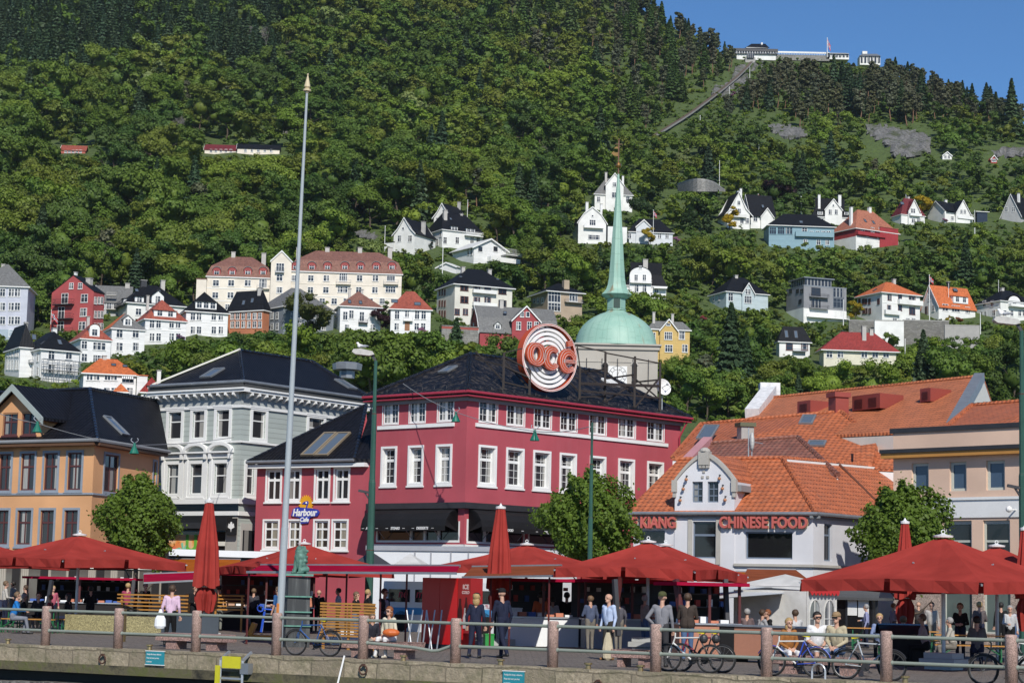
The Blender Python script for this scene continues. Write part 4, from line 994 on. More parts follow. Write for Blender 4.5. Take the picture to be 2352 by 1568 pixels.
# ================================================================ church tower
def church():
 Yc=165.;c0=at(1419,790,Yc);cx=c0.x;b=thing('church_tower','pale church tower with green copper dome and needle spire','church',(cx,Yc+3.4,0))
 ze=c0.z;hw=93/FPX*Yc;yc=Yc+hw
 STN=stucco('church_stucco',(.42,.39,.34),.3);COP=None
 t=NT('copper_green');u=t.sep(t.uv());p=t.pos()
 n1=t.noise(t.scl(p,(1.,1.,.25)),.8,6,.6);seam=t.mth('GREATER_THAN',t.mth('FRACT',t.mth('DIVIDE',u[0],.62)),.95)
 sv_=t.mth('GREATER_THAN',t.mth('FRACT',t.mth('DIVIDE',u[1],1.3)),.97)
 c=t.mix(t.ramp(n1,(.35,0.),(.7,1.)),(.24,.42,.34),(.33,.50,.41));c=t.mix(t.mth('MULTIPLY',t.mth('MAXIMUM',seam,sv_),.35),c,(.08,.17,.12))
 rust=t.noise(t.scl(p,(1.4,1.4,.07)),1.,4,.5);c=t.mix(t.ramp(rust,(.62,0.),(.72,.7)),c,(.26,.17,.08))
 COP=t.bsdf(c,.55,t.bump(t.mth('ADD',seam,sv_),.3,.03))
 m=M();f=Fac((cx-hw,Yc),(cx+hw,Yc));zb=0
 hs=[f.rect(1383,838,1396,876),f.rect(1451,838,1463,880)]
 f.wall(m,0,zb,f.L,ze,hs,.35)
 for s in(-1,1):m.face([(cx+s*hw,Yc,0),(cx+s*hw,Yc,ze),(cx+s*hw,Yc+2*hw,ze),(cx+s*hw,Yc+2*hw,0)])
 m.build('wall',STN,b)
 for r in hs:
  k=M();f.bx(k,*r,-.3,-.2,0)
  for j in range(8):z=r[1]+(r[3]-r[1])*(j+.5)/9;f.bx(k,r[0]+.02,z,r[2]-.02,z+.05,-.2,-.12,0)
  f.bx(k,r[0]-.12,r[1]-.14,r[2]+.12,r[1]-.02,.003,.1,1)
  u_=(r[0]+r[2])/2;w_=(r[2]-r[0])/2;o_=[(w_*1.45*math.cos(math.pi*i/12),w_*1.45*math.sin(math.pi*i/12))for i in range(13)]+[(w_*math.cos(math.pi*i/12),w_*math.sin(math.pi*i/12))for i in range(12,-1,-1)]
  for i in range(12):k.prism([o_[i],o_[i+1],o_[25-i-1],o_[25-i]],f.pt(u_,r[3]-.02,.003),f.u,(0,0,1),f.n*.07,1)
  k.prism([(w_*math.cos(math.pi*i/12),w_*math.sin(math.pi*i/12))for i in range(13)],f.pt(u_,r[3]-.01,.003),f.u,(0,0,1),f.n*.02,2)
  k.build('belfry_opening',[paint('dark_louvre_wood',(.05,.035,.025)),paint('pale_lime',(.45,.42,.38)),paint('black_hole',(.01,.01,.01))],b)
 k=M()
 for z,d,h in((ze-.12,.28,.14),(ze-.45,.14,.28),(ze-1.5,.05,.1)):f.bx(k,-d,z,f.L+d,z+h,-2*hw-d,d)
 k.build('cornice',STN,b);k=M()
 for i in range(5):x=f.L*(i+.6)/5.2;k.bar(f.pt(x,ze-1.2,.08),f.pt(x,ze-3.4,.08),.06)
 k.build('wall_anchor',DARKM,b)
 # clock: square white dial
 r=f.rect(1397,841,1440,882);uc,zc=(r[0]+r[2])/2,(r[1]+r[3])/2;k=M();f.bx(k,*r,.003,.08);o=k.build('clock',WHITE,b);k=M();BK=paint('black_paint',(.015,.015,.016),.5);w_=(r[2]-r[0])/2
 for i in range(12):
  a=R(30*i);d=Vector((math.sin(a),0,math.cos(a)));ctr=f.pt(uc,zc,.09);k.bar(ctr+d*w_*.68,ctr+d*w_*.9,.07,.02)
 for rr in(.6,.95):
  pts=[f.pt(uc+w_*rr*math.cos(R(10*i)),zc+w_*rr*math.sin(R(10*i)),.085)for i in range(36)];k.tube(pts,.015,4,0,False,True)
 ctr=f.pt(uc,zc,.1);k.bar(ctr,ctr+Vector((.33,0,.95))*w_*.85,.06,.02);k.bar(ctr+Vector((0,0,.1)),ctr-Vector((.02,0,.5))*w_,.07,.02);k.build('clock_hands',BK,o)
 # dome (square welsh bonnet with rounded faces), lantern, spire
 s_=Yc/FPX;C=(cx,yc,ze)
 prof=[(103,0),(98,4),(96,12),(93,26),(87,41),(79,53),(68,64),(55,73),(40,81),(26,86),(20,92)]
 m=M();m.lathe([(a*s_*1.0,z*s_*1.0)for a,z in prof],C,40);dm=m.build('dome',COP,b,smooth=True)
 zl=ze+91*s_
 m=M();m.lathe([(24.5*s_,0),(24.5*s_,1.*s_),(22*s_,3*s_),(22*s_,27*s_),(27*s_,29*s_),(38*s_,37*s_)],(cx,yc,zl),8,0,R(22.5));ln=m.build('lantern',COP,b)
 k=M()
 for i in range(8):
  a=R(45*i);d=Vector((math.cos(a),math.sin(a),0));t_=Vector((-d.y,d.x,0));c_=Vector((cx,yc,zl+15*s_))+d*20.6*s_;k.par(c_-t_*.27-Vector((0,0,.4)),t_*.54,Vector((0,0,.8)),d*.03,i%3==0)
 k.build('lantern_opening',[paint('lantern_panel',(.25,.42,.36)),paint('lantern_dark',(.03,.06,.05))],ln)
 zs=zl+37*s_;top=at(1419,400,yc).z
 prof=[(38.5,0),(33,5),(27,12),(23,22),(20.5,36),(17.5,70),(13.5,125),(9,185),(5,235),(2.3,268)];kz=(top-zs)/(268*s_)
 m=M();m.lathe([(a*s_,z*s_*kz)for a,z in prof],(cx,yc,zs),8,0,R(22.5));sp=m.build('spire',COP,b)
 k=M();k.bar((cx,yc,top-.1),(cx,yc,top+2.9),.09);GOLD=metal('gilded',(.45,.24,.08),.3,.9);k.blob((cx,yc,top+.75),.26,mi=1)
 k.prism([(-.62,0),(-.4,.2),(-.4,.08),(0,.1),(0,.42),(-.42,.42),(-.2,.6),(0,.55),(0,-.25),(-.4,-.2)],(cx,yc,top+1.75),(1,.2,0),(0,0,1),(0,.04,0),1);k.bar((cx-.3,yc,top+2.55),(cx+.3,yc,top+2.55),.05);k.blob((cx,yc,top+2.95),.08,mi=1);k.build('weather_vane',[metal('iron_brown',(.14,.07,.05)),GOLD],sp)
church()
# ================================================================ houses on the hillside
WB=clap('white_boards',(.78,.78,.77),.22,.78);WS=stucco('white_render',(.76,.76,.73),.1);CREAM=stucco('cream_render',(.76,.69,.585),.06)
GREYW=stucco('grey_render',(.42,.42,.42),.1);LIL=stucco('lilac_grey_render',(.50,.52,.60),.06)
RBLK=tile('black_hill_tile',(.010,.011,.014),.4,.3,.55,.5,.3,spec=.2);RGRY=slate('grey_slate',(.17,.17,.165));RRED=tile('red_hill_tile',(.33,.085,.055),.4,.3,dark=.45);RORG=tile('orange_hill_tile',(.58,.155,.05),.4,.3,dark=.5);RBRN=tile('brown_hill_tile',(.24,.115,.085),.4,.3,dark=.5);RMAR=tile('maroon_hill_tile',(.16,.025,.03),.4,.3,dark=.5)
CHIM=paint('chimney_plaster',(.48,.46,.43),.8);CHW=paint('chimney_white',(.75,.75,.73),.7);BRNF=paint('brown_frame',(.16,.06,.045),.5)
HG=glass('hill_glass',(.03,.034,.042),.45,(.4,.39,.37))
RECT=[]
LAND=[]
class House:
 def __init__(h,name,label,x0,x1,x2,yb,ye,th=12.,D=9.,Y=None,wall=WB,group=None,name_for_trees=None,sink=4.,cat='house'):
  h.Y=Y or terrY(x1,yb);t=R(th);h.eA=Vector((math.cos(t),math.sin(t),0));h.eB=Vector((-math.sin(t),math.cos(t),0))
  C=at(x1,(yb+ye)/2,h.Y);h.C=Vector((C.x,C.y,0));h.zb=at(x1,yb,h.Y).z;h.ze=at(x1,ye,h.Y).z;ym=(yb+ye)/2
  def ln(px,e):
   d=ray(px,ym);k=d.x/d.y;return(k*C.y-C.x)/(e.x-k*e.y)
  h.A=ln(x2,h.eA)if x2>x1+2 else D;h.B=ln(x0,h.eB)if x0<x1-2 else D
  for _ in range(30):
   bad=(x0<x1-2 and not 0<h.B<12.5)if th<45 else(x2>x1+2 and not 0<h.A<12.5)
   if not bad:break
   th+=1.5 if th<45 else-1.5;t=R(th);h.eA=Vector((math.cos(t),math.sin(t),0));h.eB=Vector((-math.sin(t),math.cos(t),0))
   h.A=ln(x2,h.eA)if x2>x1+2 else D;h.B=ln(x0,h.eB)if x0<x1-2 else D
  h.A=min(max(h.A,2.),60);h.B=min(max(h.B,2.),60)
  h.root=thing(name,label,cat,(C.x,C.y,h.zb),group);h.wallm=wall
  q=h.C;h.fR=Fac((q.x,q.y),(q+h.eA*h.A).xy);l=q+h.eB*h.B;h.fL=Fac((l.x,l.y),(q.x,q.y))
  h.w=M();z0=h.zb-sink;h.sink=z0
  p=[h.P(0,0,z0),h.P(h.A,0,z0),h.P(h.A,h.B,z0),h.P(0,h.B,z0)];u=[Vector((a.x,a.y,h.ze))for a in p]
  for i in range(4):j=(i+1)%4;h.w.face([p[i],p[j],u[j],u[i]])
  h.w.face(u);h.r=M();h.t=M();h.rect=[min(x0,x1),1e9,max(x1,x2),yb];h.lname=name_for_trees or label
 def P(h,a,b,z):return h.C+h.eA*a+h.eB*b+Vector((0,0,z))
 def zat(h,px,py,a,b):
  q=h.P(a,b,0);return at(px,py,q.y).z
 def zr(h,py,a=None,b=None):
  a=h.A/2 if a is None else a;b=h.B/2 if b is None else b;q=h.P(a,b,h.ze);x=pix(q)[0];return at(x,py,q.y).z
  # roofs -------------------------------------------------------
 def hip(h,py,inset=None,o=.5,axis=None,inset2=None,ze=None):
  zr=h.zr(py);ze=(h.ze if ze is None else ze)+.02;A,B=h.A,h.B;axis=axis or('a' if A>=B else 'b');h.kr=h.kl=0
  e=[h.P(-o,-o,ze),h.P(A+o,-o,ze),h.P(A+o,B+o,ze),h.P(-o,B+o,ze)]
  if axis=='a':
   i=B/2*.95 if inset is None else inset;i2=i if inset2 is None else inset2;r0,r1=h.P(min(i,A/2),B/2,zr),h.P(max(A-i2,A/2),B/2,zr)
   fs=[[e[0],e[1],r1,r0],[e[1],e[2],r1],[e[2],e[3],r0,r1],[e[3],e[0],r0]];h.kr=(zr-ze)/(B/2+o);h.kl=(zr-ze)/(i+o)
  else:
   i=A/2*.95 if inset is None else inset;i2=i if inset2 is None else inset2;r0,r1=h.P(A/2,min(i,B/2),zr),h.P(A/2,max(B-i2,B/2),zr)
   fs=[[e[0],e[1],r0],[e[1],e[2],r1,r0],[e[2],e[3],r1],[e[3],e[0],r0,r1]];h.kr=(zr-ze)/(i+o);h.kl=(zr-ze)/(A/2+o)
  for f in fs:
   f=[q for k,q in enumerate(f)if(q-f[k-1]).length>.01]
   if len(f)>2:h.r.face(f)
  d=Vector((0,0,.22))
  for k in range(4):a,b=e[k],e[(k+1)%4];h.t.face([a-d,b-d,b,a])
  h.t.face([q-d for q in e][::-1]);h.zr_,h.o,h.ze2=zr,o,ze;return h
 def gable(h,py,face='R',o=.5,og=.4,trim=True,zr=None,kink=0.):
  """ridge runs away from the face; kink flares the foot of the roof outwards (bell curve)"""
  A,B,ze=h.A,h.B,h.ze
  zr=zr or(h.zr(py,A/2,0)if face=='R' else h.zr(py,0,B/2));W=A if face=='R' else B;L=B if face=='R' else A
  F=(lambda u,v,z:h.P(u,v,z))if face=='R' else(lambda u,v,z:h.P(v,u,z))
  sl=(zr-ze)/(W/2);prof=[(W/2,zr+.12),(-o,ze+.12-o*sl)]
  if kink:prof=[(W/2,zr+.12),(W*.2,ze+.12+W*.2*sl-kink),(-o,ze+.1-o*sl*.5)]
  for s in(0,1):
   for(u0,z0),(u1,z1)in zip(prof,prof[1:]):
    if s:u0,u1=W-u0,W-u1
    slab(h.r,[F(u0,-og,z0),F(u1,-og,z1),F(u1,L+og,z1),F(u0,L+og,z0)],.16)
    if trim:h.t.par(F(u0,-og-.06,z0+.03),F(u1,-og-.06,z1+.03)-F(u0,-og-.06,z0+.03),Vector((0,0,-.42)),F(0,.1,0)-F(0,0,0))
  for v in(0,L):h.w.face([F(0,v,ze),F(W,v,ze),F(W/2,v,zr)])
  h.zr_,h.o,h.ze2=zr,o,ze;k=sl
  if face=='R':h.kl=k;h.kr=9
  else:h.kr=k;h.kl=9
  return h
 def gambrel(h,py,face='R',o=.3,f=(.18,.62),trim=True):
  A,B,ze=h.A,h.B,h.ze;zr=h.zr(py,A/2,0)if face=='R' else h.zr(py,0,B/2);W=A if face=='R' else B;L=B if face=='R' else A
  F=(lambda u,v,z:h.P(u,v,z))if face=='R' else(lambda u,v,z:h.P(v,u,z));zk=ze+(zr-ze)*f[1];uk=W*f[0]
  prof=[(W/2,zr+.1),(uk,zk+.1),(-o,ze)]
  for s in(0,1):
   for(u0,z0),(u1,z1)in zip(prof,prof[1:]):
    if s:u0,u1=W-u0,W-u1
    slab(h.r,[F(u0,-.3,z0),F(u1,-.3,z1),F(u1,L+.3,z1),F(u0,L+.3,z0)],.15)
    if trim:h.t.par(F(u0,-.36,z0+.02),F(u1,-.36,z1+.02)-F(u0,-.36,z0+.02),Vector((0,0,-.38)),F(0,.1,0)-F(0,0,0))
  for v in(0,L):h.w.face([F(0,v,ze),F(W,v,ze),F(W-uk,v,zk),F(W/2,v,zr),F(uk,v,zk)])
  h.zr_,h.o,h.ze2=zr,o,ze
  if face=='R':h.kl=(zk-ze)/uk;h.kr=9
  else:h.kr=(zk-ze)/uk;h.kl=9
  return h
 def mansard(h,pyk,pyr,ins=.9,o=.35):
  A,B,ze=h.A,h.B,h.ze;zk=h.zr(pyk,A/2,ins);zr=h.zr(pyr)
  e=[h.P(-o,-o,ze),h.P(A+o,-o,ze),h.P(A+o,B+o,ze),h.P(-o,B+o,ze)];k=[h.P(ins,ins,zk),h.P(A-ins,ins,zk),h.P(A-ins,B-ins,zk),h.P(ins,B-ins,zk)]
  for i in range(4):j=(i+1)%4;h.r.face([e[i],e[j],k[j],k[i]])
  i_=min(B,A)/2;r0,r1=h.P(i_*.9,B/2,zr),h.P(A-i_*.9,B/2,zr)
  for f in([k[0],k[1],r1,r0],[k[1],k[2],r1],[k[2],k[3],r0,r1],[k[3],k[0],r0]):h.r.face(f)
  d=Vector((0,0,.22))
  for i in range(4):h.t.face([e[i]-d,e[(i+1)%4]-d,e[(i+1)%4],e[i]])
  h.t.face([q-d for q in e][::-1]);h.zr_,h.o,h.ze2=zr,o,ze;h.kr=(zk-ze)/(ins+o);h.kl=h.kr;return h
 def flat(h,th=.35,o=.25,mat=None):
  h.r.par(h.P(-o,-o,h.ze+.01),h.eA*(h.A+2*o),h.eB*(h.B+2*o),Vector((0,0,th)));h.zr_,h.o,h.ze2=h.ze+th,o,h.ze;h.kr=h.kl=.01;return h
  # openings ----------------------------------------------------
 def fac(h,f):return h.fR if f=='R' else h.fL
 def win(h,f,xs,ys,w=1.1,hh=1.4,fm=None,bars=2,gm=None,cas=.1,tr=(.36,),dz=0):
  fc=h.fac(f);x_=xs
  for py in ys:
   for px in x_:
    u,z=fc.hit(px,py);z+=dz
    m=M();fm=fm or WHITE;u0,u1,z0,z1=u-w/2,u+w/2,z-hh/2,z+hh/2;c=cas
    for a in((u0-c,z0-c,u0,z1+c),(u1,z0-c,u1+c,z1+c),(u0,z1,u1,z1+c),(u0,z0-c,u1,z0)):fc.bx(m,*a,.002,.08)
    for k in range(1,bars):x=u0+w*k/bars;fc.bx(m,x-.05,z0,x+.05,z1,.03,.06)
    for k in tr:fc.bx(m,u0,z1-hh*k-.04,u1,z1-hh*k+.04,.03,.061)
    fc.bx(m,u0-c-.08,z0-c-.07,u1+c+.08,z0-c-.002,.002,.16)
    o=m.build('window',fm,h.root);g=M();fc.bx(g,u0,z0,u1,z1,.004,.035);g.build('pane',gm or HG,o)
  return h
 def door(h,f,px,py,w=1.1,hh=2.1,mat=None):
  fc=h.fac(f);u,z=fc.hit(px,py);m=M();fc.bx(m,u-w/2,z,u+w/2,z+hh,.004,.07);m.build('door',mat or BRNF,h.root);return h
 def cols(h,f,n,m0=.12,m1=None):
  fc=h.fac(f);m1=m0 if m1 is None else m1;z=(h.zb+h.ze)/2
  return[pix(fc.pt(fc.L*(m0+(1-m0-m1)*(i+.5)/n),z))[0]for i in range(n)]
 def dormer(h,f,px,py0,py1,w,kind_='gable',mat=None,rm=None,n=1,inset=.35,fm=None,hw=None):
  """dormer front between screen heights py1 (foot) and py0 (top of its wall)"""
  e=h.eA if f=='R' else h.eB;inn=h.eB if f=='R' else h.eA;k=h.kr if f=='R' else h.kl;fc=h.fac(f)
  L0=h.P(0,0,0)
  def S(u,d,z):return L0+e*u+inn*d+Vector((0,0,z))
  # front plane at distance d in; find foot on the slope
  d=inset
  for _ in range(6):
   q=S(0,d,0);fp=Fac((q.x,q.y),(q+e*10).xy);u,z=fp.hit(px,py1);d=max(-h.o*.5,(z-h.ze2)/max(k,.05)-h.o+.05)if k<8 else inset
  q=S(0,d,0);fp=Fac((q.x,q.y),(q+e*10).xy);u,z0=fp.hit(px,py1);z1=fp.hit(px,py0)[1];z0-=.1
  ln=(z1-z0)/max(k,.2)+.8;ln=min(ln,5.);m=M();m.par(S(u-w/2,d,z0),e*w,inn*ln,Vector((0,0,z1-z0)));dm=None
  r=M()
  if kind_=='gable':
   hp=w*.42;m.face([S(u-w/2,d,z1),S(u+w/2,d,z1),S(u,d,z1+hp)])
   for s in(-1,1):slab(r,[S(u,d-.25,z1+hp+.12),S(u+s*(w/2+.25),d-.25,z1-.08),S(u+s*(w/2+.25),d+ln+.6,z1-.08),S(u,d+ln+.6,z1+hp+.12)],.12)
  elif kind_=='arch':
   P=[(w/2*math.cos(math.pi*i/10),w/2*.8*math.sin(math.pi*i/10))for i in range(11)]
   m.face([S(u+a,d,z1+b)for a,b in P]);Q=[(a*1.16,b*1.22+.02)for a,b in P]
   for(a,b),(c,g)in zip(Q,Q[1:]):slab(r,[S(u+a,d-.2,z1+b),S(u+c,d-.2,z1+g),S(u+c,d+ln,z1+g),S(u+a,d+ln,z1+b)],.1)
  else:
   slab(r,[S(u-w/2-.25,d-.3,z1-.02),S(u+w/2+.25,d-.3,z1-.02),S(u+w/2+.25,d+ln+.5,z1+.25),S(u-w/2-.25,d+ln+.5,z1+.25)],.14)
  dm=m.build('dormer',mat or WHITE,h.root);r.build('dormer_roof',rm or h.roofm,dm)
  q=S(0,d,0);fp=Fac((q.x,q.y),(q+e*10).xy);g=M();bw=hw or min(1.1,(w-.3)/n*.82);fr=M();o_=(z1-z0)
  for i in range(n):
   c=u+(i-(n-1)/2)*(w-.2)/n;zA,zB=z0+o_*.2,z1-o_*(.05 if kind_=='gable' else .12)
   fp.bx(g,c-bw/2,zA,c+bw/2,zB,.004,.03);fp.bx(fr,c-.03,zA,c+.03,zB,.031,.05);fp.bx(fr,c-bw/2,zB-.35*(zB-zA)-.03,c+bw/2,zB-.35*(zB-zA)+.03,.031,.052)
   for s in(-1,1):fp.bx(fr,c+s*(bw/2+.04)-.04,zA-.08,c+s*(bw/2+.04)+.04,zB+.08,.004,.06)
  wf=fr.build('window',fm or WHITE,dm);g.build('pane',HG,wf);return h
 def sky(h,f,px,py,w=.9,l=1.3):
  e=h.eA if f=='R' else h.eB;inn=h.eB if f=='R' else h.eA;k=h.kr if f=='R' else h.kl;n=(Vector((0,0,1))-inn*k).normalized();s=(inn+Vector((0,0,k))).normalized()
  p0=h.P(0,0,h.ze2)-inn*h.o;skylight(h.root,plane_hit(px,py,p0,n)+n*.02,e,s,w,l,n,DARKM);return h
 def chim(h,px,py0,a=.5,b=.5,w=.8,mat=None,d=None,hgt=2.2,cap=True):
  """chimney whose top shows at (px, py0); a, b = where it stands on the plan"""
  for _ in range(4):
   q=h.P(h.A*a,h.B*b,h.ze);x=pix(q)[0];a+=(px-x)/FPX*q.y/(h.A*max(.3,h.eA.x))if h.eA.x>.5 else 0
   if h.eA.x<=.5:b-=(px-x)/FPX*q.y/(h.B*max(.3,-h.eB.x))
   a=min(max(a,.05),.95);b=min(max(b,.05),.95)
  q=h.P(h.A*a,h.B*b,0);z=at(px,py0,q.y).z;m=M();d=d or w;m.par(q-h.eA*w/2-h.eB*d/2+Vector((0,0,z-hgt-1.2)),h.eA*w,h.eB*d,Vector((0,0,hgt+1.2)))
  if cap:m.par(q-h.eA*(w/2+.1)-h.eB*(d/2+.1)+Vector((0,0,z+.002)),h.eA*(w+.2),h.eB*(d+.2),Vector((0,0,.16)),1)
  m.build('chimney',[mat or CHIM,CONC],h.root);return h
 def balcony(h,f,x0,x1,yt,yb,out=1.2,mat=None,solid=True,slabm=None):
  fc=h.fac(f);ym=(yt+yb)/2;u0,u1=sorted((fc.hit(x0,ym)[0],fc.hit(x1,ym)[0]));xm=(x0+x1)/2;zt,zb=fc.hit(xm,yt)[1],fc.hit(xm,yb)[1]
  m=M();fc.bx(m,u0,zb,u1,zb+.2,.01,out,1)
  if solid:fc.bx(m,u0,zb+.2,u1,zt,out-.1,out,0);fc.bx(m,u0,zb+.2,u0+.08,zt,.01,out-.1,0);fc.bx(m,u1-.08,zb+.2,u1,zt,.01,out-.1,0)
  else:
   for zz in(zb+.6,zt):fc.bx(m,u0,zz-.05,u1,zz,out-.05,out,0);fc.bx(m,u0,zz-.05,u0+.05,zz,.01,out-.05,0);fc.bx(m,u1-.05,zz-.05,u1,zz,.01,out-.05,0)
   for i in range(int((u1-u0)/.3)+1):u=u0+.02+(u1-u0-.06)*i/max(1,int((u1-u0)/.3));fc.bx(m,u,zb+.2,u+.03,zt-.05,out-.045,out-.01,0)
  m.build('balcony',[mat or WHITE,slabm or mat or WHITE],h.root);return h
 def wing(h,f,x0,x1,ytop,ybot,out,roof='flat',mat=None,rm=None,pyr=None):
  """box built out from a face (bay, annex)"""
  fc=h.fac(f);ym=(ytop+ybot)/2;u0,u1=sorted((fc.hit(x0,ym,out)[0],fc.hit(x1,ym,out)[0]));xm=(x0+x1)/2;zt,zb=fc.hit(xm,ytop,out)[1],fc.hit(xm,ybot,out)[1]
  m=M();fc.bx(m,u0,zb-3,u1,zt,.01,out);w_=m.build('wing',mat or h.wallm,h.root);r=M()
  if roof=='gable':
   zp=fc.hit(xm,pyr,out)[1];g=M();g.face([fc.pt(u0,zt,out),fc.pt(u1,zt,out),fc.pt((u0+u1)/2,zp,out)]);g.build('gable',mat or h.wallm,w_);tr=M()
   for s,ue in((-1,u0-.3),(1,u1+.3)):
    zl=zt-.3*(zp-zt)/((u1-u0)/2)+.1;slab(r,[fc.pt((u0+u1)/2,zp+.12,out+.35),fc.pt(ue,zl,out+.35),fc.pt(ue,zl,-4),fc.pt((u0+u1)/2,zp+.12,-4)],.15)
    tr.par(fc.pt((u0+u1)/2,zp+.15,out+.352),fc.pt(ue,zl+.03)-fc.pt((u0+u1)/2,zp+.15),Vector((0,0,-.4)),fc.n*.07)
   tr.build('bargeboard',WHITE,w_)
  elif roof=='round':
   g=M();P=[((u0+u1)/2+(u1-u0)/2*math.cos(math.pi*i/14),zt+(u1-u0)/2*.75*math.sin(math.pi*i/14))for i in range(15)];g.face([fc.pt(u,z,out)for u,z in P]);g.build('gable',mat or h.wallm,w_)
   for(a,b),(c,d)in zip(P,P[1:]):slab(r,[fc.pt(a,b+.1,out+.15),fc.pt(c,d+.1,out+.15),fc.pt(c,d+.1,-3),fc.pt(a,b+.1,-3)],.1)
  else:fc.bx(r,u0-.15,zt,u1+.15,zt+.18,.01,out+.15)
  r.build('wing_roof',rm or h.roofm,w_);return Fac((fc.pt(0,0,out)).xy,(fc.pt(fc.L,0,out)).xy)
 def band(h,f,py,hh=.18,mat=None):
  fc=h.fac(f);z=fc.hit(pix(fc.pt(fc.L/2,h.ze))[0],py)[1];m=M();fc.bx(m,0,z,fc.L,z+hh,.003,.07);m.build('belt_course',mat or WHITE,h.root);return h
 def base(h,py,mat):
  m=M()
  for f in(h.fR,h.fL):
   z=f.hit(pix(f.pt(f.L/2,h.ze))[0],py)[1];f.bx(m,-.02,h.sink,f.L+.02,z,.003,.06)
  m.build('plinth',mat,h.root);return h
 def end(h,roof=None,trim=None,rname='roof'):
  h.w.build('wall',h.wallm,h.root);r=h.r.build(rname,h.roofm,h.root)
  if h.t.f:h.t.build('eave_trim',trim or WHITE,h.root)
  xs,ys=[],[]
  for mm in(h.w,h.r):
   for v in mm.v:
    if v.z>h.zb-.1:x,y=pix(v);xs.append(x);ys.append(y)
  RECT.append((min(xs),min(ys),max(xs),h.rect[3],h.Y));LAND.append((h.lname,(min(xs)+max(xs))/2,h.rect[3],min(ys)));return h
HS='houses scattered on the hillside'
def H(label,x0,x1,x2,yb,ye,roof,tn,name='hill_house',**k):
 h=House(name,label,x0,x1,x2,yb,ye,name_for_trees=tn,**k);h.roofm=roof;return h
 # ---- left group
h=H('lilac grey apartment block cut by the picture edge, grey slate roof',-60,-60,62,776,655,RGRY,'the lilac grey apartment block',name='apartment_block',wall=LIL,th=5,D=12)
h.hip(607,o=.5);h.win('R',[26,40,6,-8],[672,704,736],1.1,1.7);h.win('R',[27],[765],1.2,1.5);h.base(756,paint('blue_grey_base',(.33,.40,.46)));h.chim(5,608);h.end()
h=H('tall brick red apartment house with stepped gable and black balconies',117,213,238,768,668,RBLK,'the brick red gable house',name='apartment_house',wall=stucco('brick_red_render',(.40,.075,.075),.05),th=68)
h.gable(632,'L',o=.15,og=.1,trim=False);h.win('L',[164,184.5],[656.5],1.,1.3);h.win('L',[194,192,190][:1],[685],1.7,1.8);h.win('L',[192],[717],1.7,1.8);h.win('L',[189],[748],1.7,1.8)
h.win('L',[149],[685.5],1.7,2.3,bars=2);h.win('L',[141],[718],1.6,2.6,bars=2);h.win('L',[139],[750],1.7,2.4,bars=2)
for y in(0,33,66):h.balcony('L',127-y*.05,171-y*.05,688+y,701+y,1.3,DARKM,False,DARKM)
h.win('R',[219,227,234],[690,722,750],.9,1.5);h.chim(172,626,.3,.5,.6,CHW);h.chim(204,640,.6,.3,1.2,CHIM);h.end()
h=H('grey house with weathered slate roof behind the brick red gable house',217,217,300,720,692,RGRY,'the weathered slate roofed house',wall=GREYW,th=8,D=10)
h.gable(656,'L',o=.3,og=.2);h.win('R',h.cols('R',4),[702],1.1,1.6);h.balcony('R',245,268,704,712,1.2,CHIM,False);h.balcony('R',245,268,672,680,1.2,CHIM,False);h.chim(291,652,.9,.5,1.1);h.end()
h=H('white house under a wide black hip roof with a tarred chimney',265,292,424,735,694,RBLK,'the wide black hip roofed house',wall=WS,th=16)
h.hip(655,o=.6);h.dormer('R',320,680,695,2.2,'shed');h.dormer('R',362,679,700,3.,'gable');h.dormer('L',282,686,695,2.,'shed');h.win('R',[318,350],[716],1.3,1.5);h.sky('R',314,667);h.sky('R',365,670);h.chim(327,645,.4,.5,1.4,DARKM);h.chim(371,645,.7,.6,1.);h.balcony('L',268,288,695,706,1.,DARKM,False);h.end()
h=H('white boarded house with black hip roof and triple window dormer',409,427,523,772,714,RBLK,'the white house with the triple dormer',th=10)
h.hip(671,o=.5);h.dormer('R',473,692,710,5.,'shed',n=3);h.win('R',[443,457,491,507],[727,758],1.0,1.6);h.band('R',742);h.end()
h=H('white boarded house with dark red hip roof and twin window dormer',306,333,427,790,732,RRED,'the dark red hip roofed house',th=10)
h.hip(690,o=.45);h.dormer('R',379,712,728,5.2,'shed',n=2);h.win('R',[349,364,394,409],[744,774],1.0,1.7);h.band('R',760);h.chim(337,680,.15,.4,.6);h.end()
h=H('white boarded house with half orange half grey hip roof',231,256,332,812,753,RGRY,'the half orange roofed house',th=10)
h.hip(722,o=.4);h.dormer('R',293,732,748,1.9,'gable');h.win('R',[274.5,311.5],[766,796],1.3,1.7);h.end()
r=M();fs=[v for v in h.r.v[-4:]]
p=M();k4=h.r.f[3];p.face([h.r.v[i]+h.fL.n*.03+Vector((0,0,.03))for i in k4]);p.build('roof_orange_side',RORG,h.root)
h=H('white boarded house with brown red roof and single tall dormer',156,185,254,832,777,RRED,'the house with the single tall dormer',th=12)
h.hip(747,o=.4);h.dormer('R',217,754,773,2.2,'arch',n=1);h.win('R',[193.5],[792,821],1.1,1.6);h.win('R',[228],[795,824],2.6,1.5,bars=3);h.chim(200,728,.3,.5,.6,CHIM,hgt=3.);h.end()
h=H('white boarded house with black roof and scaffolding along its front',43,93,181,872,801,RBLK,'the scaffolded white house',th=18)
h.hip(763,o=.5);h.win('R',[118,158],[815,846],1.2,1.6);h.win('L',[52,62,74,87],[820,852],.8,1.6);h.sky('R',137,786,.9,1.6);h.sky('L',98,788,.8,1.2);h.chim(122,755,.4,.5,.9,CHW);h.balcony('L',60,78,828,836,.8,ZINC,False);h.end()
sca=thing('scaffolding','bare steel scaffolding in front of the white black roofed house','scaffolding',h.C+Vector((0,0,h.zb)));m=M();f=h.fR
